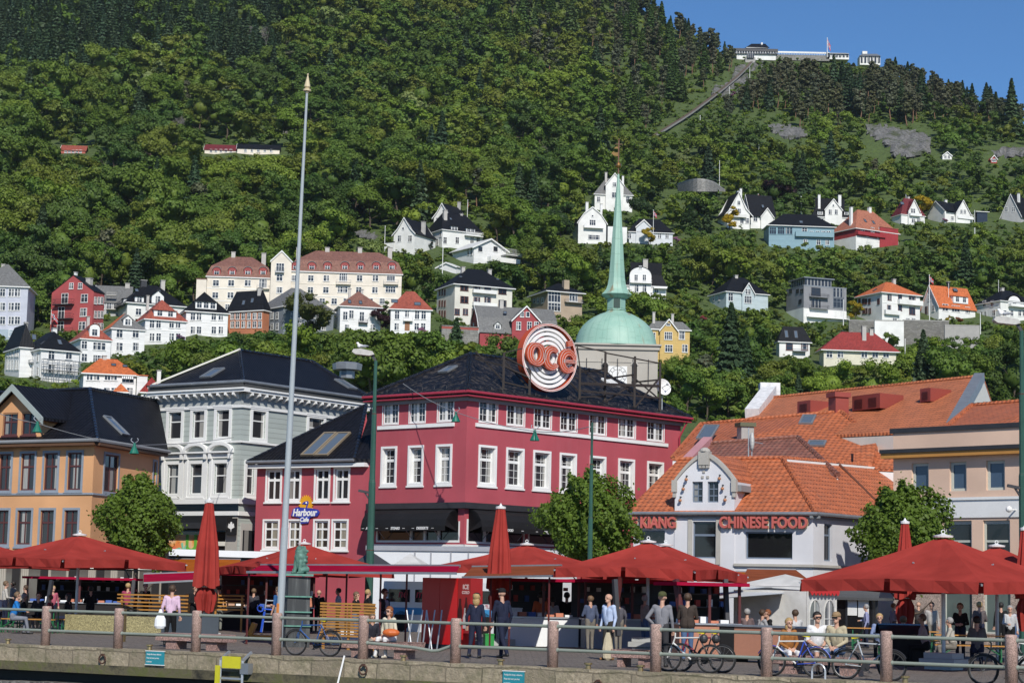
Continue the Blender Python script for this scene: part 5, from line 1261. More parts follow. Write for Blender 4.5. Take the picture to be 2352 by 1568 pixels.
for i in range(8):
 u=f.L*i/7.3
 for d in(.6,1.5):m.tube([f.pt(u,h.zb-2,d),f.pt(u,h.zb+4.2,d)],.05,5)
 m.tube([f.pt(u,h.zb+2,.6),f.pt(u,h.zb+2,1.5)],.05,5)
for z in(.2,2.,3.1,4.1):
 for d in(.6,1.5):m.tube([f.pt(0,h.zb+z,d),f.pt(f.L,h.zb+z,d)],.05,5)
for i in range(0,7,2):m.tube([f.pt(f.L*i/7.3,h.zb+.2,1.5),f.pt(f.L*(i+1)/7.3,h.zb+4,1.5)],.04,5)
m.build('pole',ZINC,sca);m=M()
for z in(2.05,):f.bx(m,0,h.zb+z,f.L,h.zb+z+.06,.65,1.45)
m.build('plank',CHIM,sca)
h=H('narrow white house with black hip roof at the end of the row',11,45,74,868,797,RBLK,'the narrow white end house',th=30)
h.hip(748,o=.4);h.win('L',[17,23,29,36,41],[808,838],.7,1.7);h.sky('R',78,774,.9,1.2);h.chim(73,744,.4,.5,.6);h.chim(82,742,.6,.5,.6);h.end()
h=H('low white house with bright orange hip roof and striped awning',182,191,312,912,856,RORG,'the low orange roofed house',th=6)
h.hip(824,o=.5,inset=3.2);h.win('R',[206,222,247,262],[865],1.,1.2);h.win('R',[245,262,298],[898],1.,1.2);h.sky('R',261,838,.9,.9);h.sky('R',287,841,.9,.9);h.chim(238,818,.4,.5,.7);h.wing('R',314,338,863,910,.4,'flat')
m=M();a=h.fR;u0,z0=a.hit(280,861);u1,z1=a.hit(307,861);n_=12
for i in range(n_):ua,ub=u0+(u1-u0)*i/n_,u0+(u1-u0)*(i+1)/n_;m.face([a.pt(ua,z0,.05),a.pt(ub,z0,.05),a.pt(ub,z0-.75,.9),a.pt(ua,z0-.75,.9)],i%2)
m.build('awning',[WHITE,LEAD],h.root);h.win('R',[293],[872],2.,.9,bars=3);h.end()
h=H('tiny turret house with a pointed orange roof in front of the low white house',258,262,292,925,899,RORG,'the pointed turret',th=6,name='turret_house');h.hip(883,o=.3);h.end()
h=H('small house with a dark red hipped roof beside the grey green building',318,324,372,925,900,tile('crimson_hill_tile',(.26,.03,.025),.4,.3,dark=.5),'the small dark red roof',th=8)
h.hip(868,o=.4);h.win('R',[335,350],[913],.9,1.1);h.dormer('R',352,884,894,2.,'shed');h.chim(363,852,.8,.5,.7,CHW,hgt=2.5);h.end()
# ---- the long cream block: two wings, gabled tower
def cream():
 hs=[]
 h=H('long cream apartment block with brown mansard roof and red arched dormers',668,668,922,700,622,RBRN,'the long cream block',name='apartment_block',wall=CREAM,th=4,D=13,Y=512,sink=6)
 h.mansard(600,578,.9);RD=paint('red_dormer',(.30,.05,.045),.5)
 for x in(679,716,752,792,828,864,900):h.dormer('R',x,609,619,2.,'arch',mat=RD,rm=LEAD,hw=1.1)
 h.win('R',[676,714,749.5,826,862.5],[639],1.3,1.4);h.win('R',[713,748.5,824,861],[666],1.3,1.4,tr=(.36,));h.win('R',[788.5,898],[636],1.9,2.,bars=4,gm=HG);h.win('R',[787,897],[665],2.4,1.4,bars=4)
 for x in(789,898):h.balcony('R',x-17,x+17,643,654,.9,ZINC,False,CREAM)
 h.win('R',h.cols('R',7),[692],1.3,1.4);h.band('R',655,.15,CREAM);h.band('R',683,.15)
 for x in(679,750,825,894):h.chim(x,570,.5,.5,1.1,CHIM)
 h.end()
 w=H('left wing of the long cream block, lower brown mansard roof with arched dormers',474,474,622,720,634,RBRN,'the cream left wing',name='apartment_block',wall=CREAM,th=4,D=12,Y=512,sink=6)
 w.mansard(612,590,.9)
 for x in(497.5,533,569,604):w.dormer('R',x,621,631,2.,'arch',mat=RD,rm=LEAD,hw=1.1)
 w.win('R',[496,531,569],[650],1.4,1.4);w.win('R',[494.5,529.5,567],[678],1.4,1.4);w.win('R',[522,535,486],[705],1.,1.3);w.win('R',[604],[651],1.8,2.,bars=3);w.balcony('R',590,619,656,664,.9,ZINC,False,CREAM);w.band('R',664);w.band('R',693);w.chim(604,583,.8,.5,1.1);w.chim(534,580,.4,.5,1.)
 w.wing('R',450,473,641,720,-.3+1.,'flat',CREAM,RBRN);w.end()
 t=H('gabled cream stair tower between the two wings of the block',621,621,668,715,598,LEAD,'the cream gabled tower',name='stair_tower',wall=CREAM,th=4,D=12,Y=511,sink=6)
 t.gable(576,'R',o=.25,og=.2);t.win('R',[643.5],[614],1.9,2.,bars=3);t.balcony('R',632,653,617,627,.8,ZINC,False);t.win('R',[642],[638],1.4,1.4);t.win('R',[642],[666],1.4,1.4);t.win('R',[642],[694],1.4,1.4);t.end()
cream()
# ---- middle row below the cream block
h=H('terracotta house with dark slate roof turned sideways beside the cream block',524,604,618,770,712,RBLK,'the terracotta house',wall=stucco('terracotta_render',(.46,.17,.085),.06),th=62)
h.hip(668,o=.4);h.win('L',[534,546,559,572,585,597],[745,726],.9,1.4);h.sky('L',560,695);h.sky('L',580,690);h.chim(596,662,.5,.5,.9);h.end()
h=H('dark slate hip roofed house with white windows half hidden by a tree',590,650,766,768,703,RGRY,'the dark slate house',wall=stucco('blue_grey_render',(.20,.23,.26),.06),th=30)
h.hip(662,o=.5);h.win('R',h.cols('R',5),[723,750],1.,1.6);h.win('L',h.cols('L',4),[725,750],1.,1.5);h.end()
h=H('white villa with brown hip roof and two roof windows',766,781,874,762,702,RBRN,'the brown hip roofed villa',th=10)
h.hip(670,o=.5);h.sky('R',803,693,.8,1.5);h.sky('R',828,695,.8,1.5);h.win('R',[807],[722],1.1,1.9);h.win('R',[793],[725],1.,1.9);h.win('R',[831],[727],1.,2.2);h.win('R',[797,856],[752],1.,1.3);h.balcony('R',823,844,734,743,1.,DARKM,False,DARKM);h.chim(802,664,.3,.5,.6);h.chim(830,666,.6,.5,.6);h.end()
h=H('white house with red hip roof, roof windows and a small balcony over its door',893,897,989,764,709,RRED,'the red hip roofed white house',th=5)
h.hip(669,o=.5);h.sky('R',906,692,1.6,1.2);h.sky('R',959,698,1.6,1.2);h.win('R',[912,958,973],[723],1.,2.);h.win('R',[911,957,972],[750],1.,1.6);h.win('R',[935],[721],.9,1.5);h.balcony('R',926,948,729,738,.9,WHITE,False);h.door('R',935,759,1.2,2.1,paint('wood_door',(.28,.13,.06)));h.end()
h=H('off white apartment house with dark hip roof and brown framed balconies',1003,1044,1176,740,652,RBLK,'the off white balcony house',name='apartment_house',wall=stucco('off_white_render',(.68,.66,.58),.06),th=16)
h.hip(618,o=.7);h.win('R',[1067,1066],[660,688],1.9,1.5,BRNF);h.win('R',[1095,1120],[662,690],1.6,1.5,BRNF);h.win('R',[1154,1154],[668,697],2.,1.5,BRNF)
h.win('R',[1050,1069,1089],[716],1.2,1.4,BRNF);h.win('R',[1140,1158],[718],1.2,1.4,BRNF);h.win('L',[1010,1016,1022],[671,697,720],.8,1.4,BRNF);h.balcony('R',1084,1138,667,675,1.1,WS);h.balcony('R',1084,1138,696,704,1.1,WS)
h.chim(1062,614,.25,.5,.9);h.chim(1123,620,.7,.5,.9);h.sky('R',1058,636,.9,.7);h.sky('R',1143,642,.9,.7);h.end()
wl=thing('retaining_wall','red and grey retaining wall below the off white apartment house','wall',(h.C.x,h.C.y-3,h.zb));m=M();f=Fac(P2(1015,745,470),P2(1100,745,472));z0,z1=f.hit(1050,772)[1],f.hit(1050,745)[1];zm=f.hit(1050,756)[1]
f.bx(m,0,z0-3,f.L,zm,-.6,0,0);f.bx(m,0,zm,f.L,z1-.5,-.3,-.1,1);f.bx(m,0,z1-.5,f.L,z1-.3,-.35,0,0)
m.build('masonry',[masonry('grey_rubble',(.30,.29,.27)),paint('red_board',(.30,.07,.05))],wl)
h=H('red wooden house with grey gambrel roof and white trimmed front gable',1078,1102,1281,790,762,RGRY,'the red gambrel house',wall=clap('red_boards',(.33,.035,.04),.22,.7,True),th=14)
h.gambrel(702,'L',f=(.2,.55));h.wing('R',1176,1240,736,790,.6,'gable',None,None,703);f2=Fac(h.fR.pt(0,0,.62).xy,h.fR.pt(h.fR.L,0,.62).xy)
sv_=h.fR;h.fR=f2;h.win('R',[1199,1212],[722],.8,1.1,bars=1,tr=());h.win('R',[1191,1216,1232],[748],1.,1.8);h.fR=sv_
h.dormer('R',1143,745,755,1.5,'gable');h.win('L',[1088,1099],[748],.8,1.3);h.sky('R',1160,718,.9,.8);h.chim(1150,690,.4,.5,.9,CHIM,hgt=3);h.end()
h=H('modern tan brick house with glazed corner and dark low hip roof',1219,1258,1337,728,668,RBLK,'the tan brick house',wall=stucco('tan_brick',(.42,.33,.24),.05),th=20)
h.hip(651,o=.8);h.win('R',[1273],[682],3.4,2.6,bars=4,tr=(.3,));h.win('R',[1273],[705],3.4,2.,bars=4);h.win('R',[1317],[682],2.2,2.2,bars=3);h.balcony('R',1296,1335,688,696,1.2,ZINC,False,CONC);h.win('L',[1228,1236,1246],[690],1.2,1.3);h.chim(1299,644,.5,.15,1.5,stucco('tan_brick',(.42,.33,.24),.05),hgt=4,cap=False);h.end()
tu=thing('parasol','small closed yellow parasol on the terrace beside the tan brick house','parasol',terr(1359,690)+Vector((0,-2,0)));m=M();p=terr(1359,690)+Vector((0,-2,.0));m.lathe([(.05,0),(.05,.6),(.5,.7),(.35,1.5),(.12,2.6),(0,2.8)],p,8);m.build('canopy',paint('straw_yellow',(.55,.38,.1)),tu)
h=H('white villa with round arched front gable and black mansard roof by the spire',1437,1440,1530,672,655,RBLK,'the round gabled villa',th=6)
h.mansard(630,603,1.2);f_=h.wing('R',1446,1496,632,672,.9,'round');sv_=h.fR;h.fR=Fac(h.fR.pt(0,0,.92).xy,h.fR.pt(h.fR.L,0,.92).xy);h.win('R',[1461,1480],[638],.9,1.7);h.win('R',[1462,1480],[662],1.1,2.);h.balcony('R',1447,1496,643,651,1.,WHITE,False);h.win('R',[1471],[614],.7,.7);h.fR=sv_;h.win('R',[1508],[667],1.,1.2);h.chim(1481,597,.5,.5,1.4,CHIM,hgt=3);h.balcony('R',1500,1530,661,664,1.6,WHITE);h.end()
h=H('yellow wooden house with grey slate roof and front gable right of the dome',1484,1490,1584,830,755,RGRY,'the yellow house',wall=clap('yellow_boards',(.58,.40,.13),.25,.75),th=8)
h.hip(738,o=.4);h.wing('R',1516,1555,757,830,.7,'gable',None,None,733);h.win('R',[1566],[770],1.3,1.8);h.win('R',[1573],[800],1.2,1.7);h.win('R',[1500],[772],1.,1.7);sv_=h.fR;h.fR=Fac(h.fR.pt(0,0,.72).xy,h.fR.pt(h.fR.L,0,.72).xy);h.win('R',[1535],[771],1.7,1.7,bars=4);h.win('R',[1535],[745],.9,.4,bars=1,tr=());h.win('R',[1536],[800],1.7,1.6,bars=3);h.fR=sv_;h.chim(1501,718,.15,.4,.6,CHIM,hgt=3);h.chim(1544,722,.6,.5,.6,CHIM,hgt=3);h.end()
h=H('pale blue cottage with dark hip roof and tall pointed gable window',1629,1668,1764,709,669,RBLK,'the pale blue cottage',wall=clap('pale_blue_boards',(.46,.54,.56),.25,.85),th=22)
h.hip(637,o=.5);h.wing('R',1705,1732,672,709,.5,'gable',None,None,650);sv_=h.fR;h.fR=Fac(h.fR.pt(0,0,.52).xy,h.fR.pt(h.fR.L,0,.52).xy);h.win('R',[1718],[688],2.2,2.,bars=4);h.win('R',[1718],[670],1.6,1.4,bars=3);h.fR=sv_;h.win('R',[1678],[682],1.4,2.2);h.win('L',[1640,1652],[684],.8,1.5);h.chim(1690,633,.4,.5,.9,CHIM,hgt=2.6);h.end()
# ---- upper middle
h=H('white villa with tall pointed gable and long black roof above the cream block',904,952,1000,580,535,RBLK,'the pointed gable villa',th=60,wall=WS)
h.gable(500,'L',o=.5,kink=.4);h.win('L',[918,942],[548],1.2,1.8);h.win('L',[926],[525],.6,.6,bars=1,tr=());h.chim(972,510,.5,.5,1.,CHIM,hgt=3.5);h.wing('L',884,905,557,580,.0+.2,'flat',WS);h.end()
h=H('big white villa with glossy black hip roof and balcony at the hedge',976,1016,1108,569,527,RBLK,'the big black roofed villa',th=24,wall=WS)
h.hip(491,o=.5,inset=3.);h.dormer('R',1044,519,531,2.2,'shed',n=2);h.dormer('R',1081,524,536,3.,'shed',n=2);h.win('L',[992,1012],[537],1.,1.7);h.win('L',[1005],[556],1.,1.8);h.win('R',[1022,1050,1084,1098],[552],1.1,1.9);h.balcony('R',1066,1106,534,544,1.4,WHITE,False);h.sky('R',1035,503,.8,1.2);h.chim(1021,484,.3,.3,1.1,CHIM,hgt=3.);h.chim(1058,492,.6,.5,.8,CHIM,hgt=2.5);h.end()
h=H('white house with steep gable standing behind the big black roofed villa',996,1034,1074,545,496,RBLK,'the steep gable behind',th=58,wall=WS)
h.gable(467,'L',o=.5,kink=.3);h.win('L',[1005,1012],[506],.9,1.6);h.chim(1056,465,.7,.5,.8,CHIM,hgt=2.5);h.end()
h=H('white chalet with low wide gable and long timber deck',1040,1088,1162,606,566,paint('white_roof_edge',(.70,.70,.68)),'the white chalet',th=24)
h.gable(549,'R',o=.9,og=.7);h.win('R',[1103,1138],[572],1.5,1.5,bars=1,tr=());h.win('L',[1076,1083],[578],.9,2.);h.balcony('R',1150,1202,576,590,2.5,WHITE,False);h.balcony('R',1118,1186,594,605,2.2,WHITE);h.end()
h=H('low white garage with a shallow gable roof below the chalet',1003,1048,1060,626,612,paint('white_roof_edge',(.70,.70,.68)),'the white garage',th=60,name='garage',cat='garage')
h.gable(603,'L',o=.4);h.end()
h=H('white house with grey slate hip roof and tall front gable behind the spire',1364,1366,1452,478,446,RGRY,'the grey slate house behind the spire',th=5,wall=WS)
h.hip(410,o=.5,inset=4.5);h.wing('R',1391,1432,424,478,.7,'gable',None,None,398);h.win('R',[1375,1442],[458],1.2,1.8);h.chim(1391,397,.25,.4,.8,CHIM,hgt=4.);h.chim(1430,405,.75,.5,.7,CHW,hgt=2.5);sv_=h.fR;h.fR=Fac(h.fR.pt(0,0,.72).xy,h.fR.pt(h.fR.L,0,.72).xy);h.win('R',[1411],[424],1.2,1.4);h.win('R',[1411],[448],1.6,1.8);h.fR=sv_;h.end()
h=H('white gambrel villa with black roof and shaded terrace left of the spire',1316,1328,1392,556,512,RBLK,'the white gambrel villa',th=10,wall=WS)
h.gambrel(475,'R',f=(.2,.6),o=.5);h.win('R',[1361],[512],1.9,1.9,bars=3);h.win('R',[1361],[496],.5,.5,bars=1,tr=());h.balcony('R',1340,1385,519,525,1.3,WHITE);h.win('R',[1364],[545],3.8,1.4,bars=2);h.wing('R',1392,1436,524,556,-2.5,'flat',WS,RBLK);h.chim(1347,465,.3,.6,.9,CHW,hgt=3.5);h.chim(1397,470,.9,.7,.7,CHW);h.end()
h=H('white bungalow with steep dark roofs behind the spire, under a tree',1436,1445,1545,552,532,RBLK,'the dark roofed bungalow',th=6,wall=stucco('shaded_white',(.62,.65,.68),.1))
h.hip(503,o=.5);h.wing('R',1461,1496,521,552,.5,'gable',None,None,505);h.win('R',[1446,1470,1486,1515,1532],[542],1.,1.5);h.end()
rw=thing('retaining_wall','curved grey stone road wall at the hairpin bend above the spire','wall',terr(1600,470));m=M();q=[]
for i in range(13):
 t=i/12;x=1556+110*t;yt=424-11*math.sin(math.pi*min(1,t*1.15))+(14*max(0,t-.8)*5);q.append((at(x,yt,742-26*math.sin(math.pi*t)),at(x,440,740-26*math.sin(math.pi*t))))
for(a,b),(c,d)in zip(q,q[1:]):m.face([b,d,c,a]);m.par(a,c-a,Vector((0,1.2,0)),Vector((0,0,.5)),1)
m.build('masonry',[masonry('grey_rubble',(.30,.29,.27)),CONC],rw);RECT.append((1560,412,1664,428,730))
# ---- right, upper rows
h=H('white villa with curved gable and black roof flying a red flag',1648,1671,1722,520,487,RBLK,'the villa flying a flag',th=14,wall=WS)
h.gable(441,'R',o=1.2,kink=1.2);h.win('R',[1697],[466],1.,1.4);h.win('R',[1696],[485],1.9,1.7,bars=3);h.balcony('R',1679,1712,493,500,1.3,WS);h.win('R',[1704,1716],[507],1.2,1.8);h.chim(1696,440,.5,.4,1.2,CHW,hgt=1.5);h.chim(1743,435,.9,.8,.8,CHW,hgt=3)
h.end()
h=H('black roofed side wing of the flagged villa, small white gable',1722,1724,1780,520,490,RBLK,'the flagged villa wing',th=14,wall=WS)
h.gable(447,'L',o=.6);h.wing('R',1748,1776,497,520,.8,'gable',None,None,478);h.win('R',[1735],[503],1.4,1.6);h.sky('R',1752,474,.9,1.4);h.end()
h=H('long blue grey timber house with glazed bay and black roof',1764,1766,1916,560,517,RBLK,'the long blue grey house',th=4,wall=clap('blue_grey_boards',(.20,.33,.39),.25,.8))
h.hip(492,o=.7,inset=6);h.win('R',[1775,1794,1812],[530],2.2,2.2,paint('blue_frame',(.16,.28,.34)),3);h.win('R',[1864,1878,1891,1903],[536],1.2,1.4);h.balcony('R',1826,1914,534,545,1.2,h.wallm);h.win('R',[1848],[530],1.6,2.);h.win('R',[1850,1880,1900],[556],1.2,1.6);h.sky('R',1840,510,1.2,1.4);h.end()
h=H('white house with black roof, twin tall chimneys and pointed centre gable',1862,1866,1950,511,497,RBLK,'the twin chimney house',th=5,wall=WS)
h.mansard(478,456,1.4);h.wing('R',1895,1934,481,511,.6,'gable',None,None,457);h.dormer('R',1884,484,494,2.,'shed',n=2);h.dormer('R',1944,485,494,1.5,'shed');sv_=h.fR;h.fR=Fac(h.fR.pt(0,0,.62).xy,h.fR.pt(h.fR.L,0,.62).xy);h.win('R',[1907,1921],[487],1.1,1.7);h.win('R',[1914],[472],.5,.6,bars=1,tr=());h.fR=sv_;h.win('R',[1877,1888],[506],1.3,1.3);h.sky('R',1896,468,.8,1.1);h.chim(1881,448,.2,.5,.9,CHW,hgt=4);h.chim(1928,449,.8,.5,1.1,CHW,hgt=3);h.end()
h=H('large crimson and white house with orange brown hip roofs',1912,1966,2063,572,524,tile('orange_brown_tile',(.40,.15,.09),.4,.3,dark=.55),'the crimson and white house',th=22,wall=stucco('crimson_render',(.34,.035,.04),.06))
h.hip(484,o=.6);h.win('R',[1981,2004,2022],[528],1.3,1.5);h.win('R',[2046],[537],1.9,2.,bars=1,tr=(),gm=paint('pale_blind',(.6,.6,.58)));h.win('R',[1993,2018],[550],1.2,1.6);h.base(548,WS);h.balcony('R',1966,2030,535,543,1.1,paint('crimson_board',(.34,.035,.04)));h.sky('R',1987,507,1.,1.6);h.sky('R',2006,511,1.,1.6);h.chim(1936,476,.1,.3,.9,CHW,hgt=6);h.chim(1997,477,.55,.5,1.,CHW,hgt=3)
h.wing('R',2022,2063,524,572,.5,'flat');h.end()
h=H('white house with maroon roof and steep front gable by the yellow tree',2048,2070,2124,514,492,RMAR,'the maroon roofed house',th=20,wall=WS)
h.mansard(478,456,1.2);h.wing('R',2087,2112,484,514,.8,'gable',None,None,459);sv_=h.fR;h.fR=Fac(h.fR.pt(0,0,.82).xy,h.fR.pt(h.fR.L,0,.82).xy);h.win('R',[2097],[485],1.7,1.8,bars=3);h.balcony('R',2088,2114,491,497,1.,WHITE);h.win('R',[2098,2110],[507],1.4,1.4);h.fR=sv_;h.sky('R',2072,467,1.5,1.3);h.chim(2086,453,.5,.6,.9,CHIM);h.end()
h=H('white house with two gables joined by a black roof',2132,2170,2234,511,487,RBLK,'the two gabled white house',th=24,wall=WS)
h.hip(466,o=.3,axis='a',inset=.5);sv=h.fL
h.wing('L',2131,2170,487,511,.6,'gable',None,None,462);h.wing('R',2196,2228,489,511,.8,'gable',None,None,460);sv_=h.fR;h.fR=Fac(h.fR.pt(0,0,.82).xy,h.fR.pt(h.fR.L,0,.82).xy);h.win('R',[2208,2216],[486],.9,1.3);h.fR=sv_;h.win('L',[2151,2163],[488],.9,1.9);h.win('L',[2164],[503],1.,1.3);h.win('R',[2187],[501],1.1,1.3);h.chim(2172,460,.3,.5,.9,CHW);h.balcony('R',2196,2232,498,504,1.2,WHITE);h.end()
h=H('grey rendered gable house with white bargeboards cut by the picture edge',2300,2345,2380,510,492,RBLK,'the grey gable house',th=58,wall=GREYW)
h.gable(446,'L',o=.6,kink=0);h.win('L',[2312,2328],[481],1.1,1.6);h.chim(2340,445,.4,.3,.8,CHW);h.end()
h=H('glass roofed garden pavilion between the two gabled house and the grey gable house',2240,2244,2268,508,487,paint('white_roof_edge',(.70,.70,.68)),'the garden pavilion',th=10,name='pavilion',cat='pavilion',wall=HG);h.flat(.25,.6);h.end()
# ---- right, lower row
GMOD=stucco('modern_grey',(.24,.245,.26),.05)
h=H('modern grey cube apartment house with glass corner and stacked balconies',1806,1846,1944,736,656,ZINC,'the modern grey cube house',name='apartment_house',th=20,wall=GMOD)
h.flat(.3,.05);h.base(711,WS);h.win('R',[1926],[672],3.4,2.6,ZINC,3);h.win('R',[1926],[696],3.4,2.6,ZINC,3);h.win('R',[1874],[670],2.8,2.2,DARKM,2);h.win('R',[1874],[697],2.8,2.2,DARKM,2);h.win('R',[1918,1932],[723],1.2,2.);h.win('L',[1816,1832,1842],[668],1.6,.9,DARKM);h.win('L',[1838],[692],1.6,1.,DARKM);h.balcony('R',1858,1900,676,684,1.3,DARKM,False,GMOD);h.balcony('R',1858,1900,702,710,1.3,DARKM,False,GMOD);h.balcony('R',1852,1946,724,732,1.4,WHITE,False)
g=M();g.par(h.P(.8,.8,h.ze+.3),h.eA*(h.A*.62),h.eB*(h.B*.8),Vector((0,0,2.1)));g.build('roof_storey',HG,h.root);g=M();g.par(h.P(.2,.2,h.ze+2.42),h.eA*(h.A*.72),h.eB*(h.B*.9),Vector((0,0,.3)));g.build('flat_roof',ZINC,h.root);h.end()
h=H('white two storey house with bright orange pyramid roof and long balcony',1969,2026,2113,741,671,RORG,'the orange pyramid roofed house',th=24,wall=WS)
h.hip(648,o=.7);h.win('R',[2043,2067],[683],1.2,1.5,BRNF,1,tr=());h.win('R',[2095],[687],2.2,1.4,BRNF,2,tr=());h.win('R',[2042,2067],[707],1.2,1.5,BRNF,1,tr=());h.win('R',[2095],[714],2.,2.,BRNF,2,tr=());h.win('L',[1974,1983,1989,1997,2018],[692],1.,1.4,BRNF);h.win('L',[1984,1990,1998],[714],1.,1.4,BRNF);h.balcony('R',2061,2115,690,701,1.2,WS);h.balcony('R',2030,2064,713,723,1.,WS);h.win('R',[2055,2085,2098],[734],1.4,.8);h.chim(2053,642,.5,.5,.9,CHIM,hgt=2.4);h.sky('L',2010,666,1.,1.3);h.band('R',699);h.end()
h=H('white house with two steep orange gables and a wide dormer',2116,2156,2240,732,700,RORG,'the twin gabled orange roofed house',th=26,wall=WS)
h.gable(655,'L',o=.5,og=.35);h.dormer('R',2207,680,696,5.4,'shed',n=2);h.win('L',[2135],[684],1.2,1.5,bars=3);h.win('L',[2128],[712],1.,2.,BRNF,1);h.win('L',[2144],[708],1.,1.6);h.win('R',[2195],[709],2.8,1.7,bars=3);h.win('R',[2222],[712],1.6,1.7,bars=3);h.win('R',[2171],[706],2.,1.9,bars=2);h.sky('R',2194,666,1.6,1.2);h.chim(2178,648,.4,.5,.7,DARKM);h.end()
h=H('white villa with black hip roof and round dormer at the picture edge',2243,2298,2380,735,690,RBLK,'the round dormer villa',th=26,wall=WS)
h.hip(667,o=.5);h.dormer('R',2330,694,706,4.6,'arch',n=1);h.win('L',[2261,2279],[697],1.3,1.6);h.win('L',[2255,2264],[722],.9,1.6);h.win('L',[2283],[719],1.3,1.6);h.win('R',[2308,2324],[719],1.,1.6);h.win('R',[2342,2352],[719],1.,1.6);h.balcony('R',2315,2380,701,707,1.5,WS);h.chim(2302,662,.1,.5,.9,CHIM,hgt=2.4);h.end()
h=H('white house with glossy dark roof and two long roof windows above the orange roofs',1783,1790,1860,818,784,RBLK,'the dark roofed house with roof windows',th=8,wall=WS)
h.hip(750,o=.5);h.sky('R',1806,767,.9,2.2);h.sky('R',1828,768,.9,2.2);h.win('R',[1813,1848],[796],1.6,1.6,BRNF,1);h.balcony('R',1820,1850,803,808,1.2,ZINC,False);h.end()
h=H('cream house under a long crimson hip roof above the orange roofs',1882,1892,2058,836,803,tile('crimson_long_tile',(.27,.035,.03),.4,.3,dark=.55),'the long crimson roof',th=6,wall=stucco('pale_cream',(.66,.63,.50),.1))
h.hip(763,o=.9,inset=5.);h.win('R',[1905,1930,1985,2010,2035],[814],1.4,1.4);h.chim(1984,750,.55,.3,1.,CHIM,hgt=3);h.chim(2001,757,.7,.5,.9,CHIM,hgt=2.5);h.end()
for lab,a,b,y0,y1,Y,mt in(('grey stone terrace wall below the modern grey cube house',1950,2012,737,768,548,masonry('slate_rubble',(.25,.24,.22),.35,.8)),('white panelled garage wall between the stone terrace walls',2009,2076,737,769,545,WS),('grey stone terrace wall below the orange gabled house',2075,2180,737,775,548,masonry('slate_rubble',(.25,.24,.22),.35,.8)),('pale concrete terrace wall with steps below the round dormer villa',2170,2250,748,778,540,CONC)):
 t=thing('terrace_wall',lab,'wall',at((a+b)/2,y1,Y));m=M();f=Fac(P2(a,755,Y),P2(b,755,Y));z0,z1=f.hit((a+b)/2,y1)[1],f.hit((a+b)/2,y0)[1];f.bx(m,0,z0-3,f.L,z1,-.8,0);f.bx(m,-.05,z1,f.L+.05,z1+.25,-.85,.06,1);m.build('masonry',[mt,CONC],t);RECT.append((a,y0,b,y1-6,Y))
 # ---- tiny far houses and the summit station
for lab,x0,x1,yb,ye,yr,w_,rf in(('tiny white gable cottage at the foot of the cliff',2165,2186,364,357,349,WS,RBLK),('tiny red hut below the far cliff',2276,2290,372,365,357,stucco('hut_red',(.35,.04,.04),.05),RRED),('red roofed house almost hidden in the wood',140,196,352,344,334,stucco('hut_red2',(.40,.10,.07),.05),RRED),('long low red roofed house hidden in the wood behind the flagpole',470,545,350,343,332,CREAM,RMAR),('cream house half hidden in the wood behind the flagpole',545,642,352,340,331,CREAM,RBLK)):
 h=H(lab,x0,x0,x1,yb,ye,rf,'the '+' '.join(lab.split()[:3]),th=4,D=7,wall=w_);h.gable(yr,'R' if x1-x0<30 else 'L',o=.3);h.win('R',h.cols('R',2 if x1-x0<30 else 5),[(yb+ye)/2],.9,1.1);h.end()
RECT.append((1962,118,2030,142,1090))
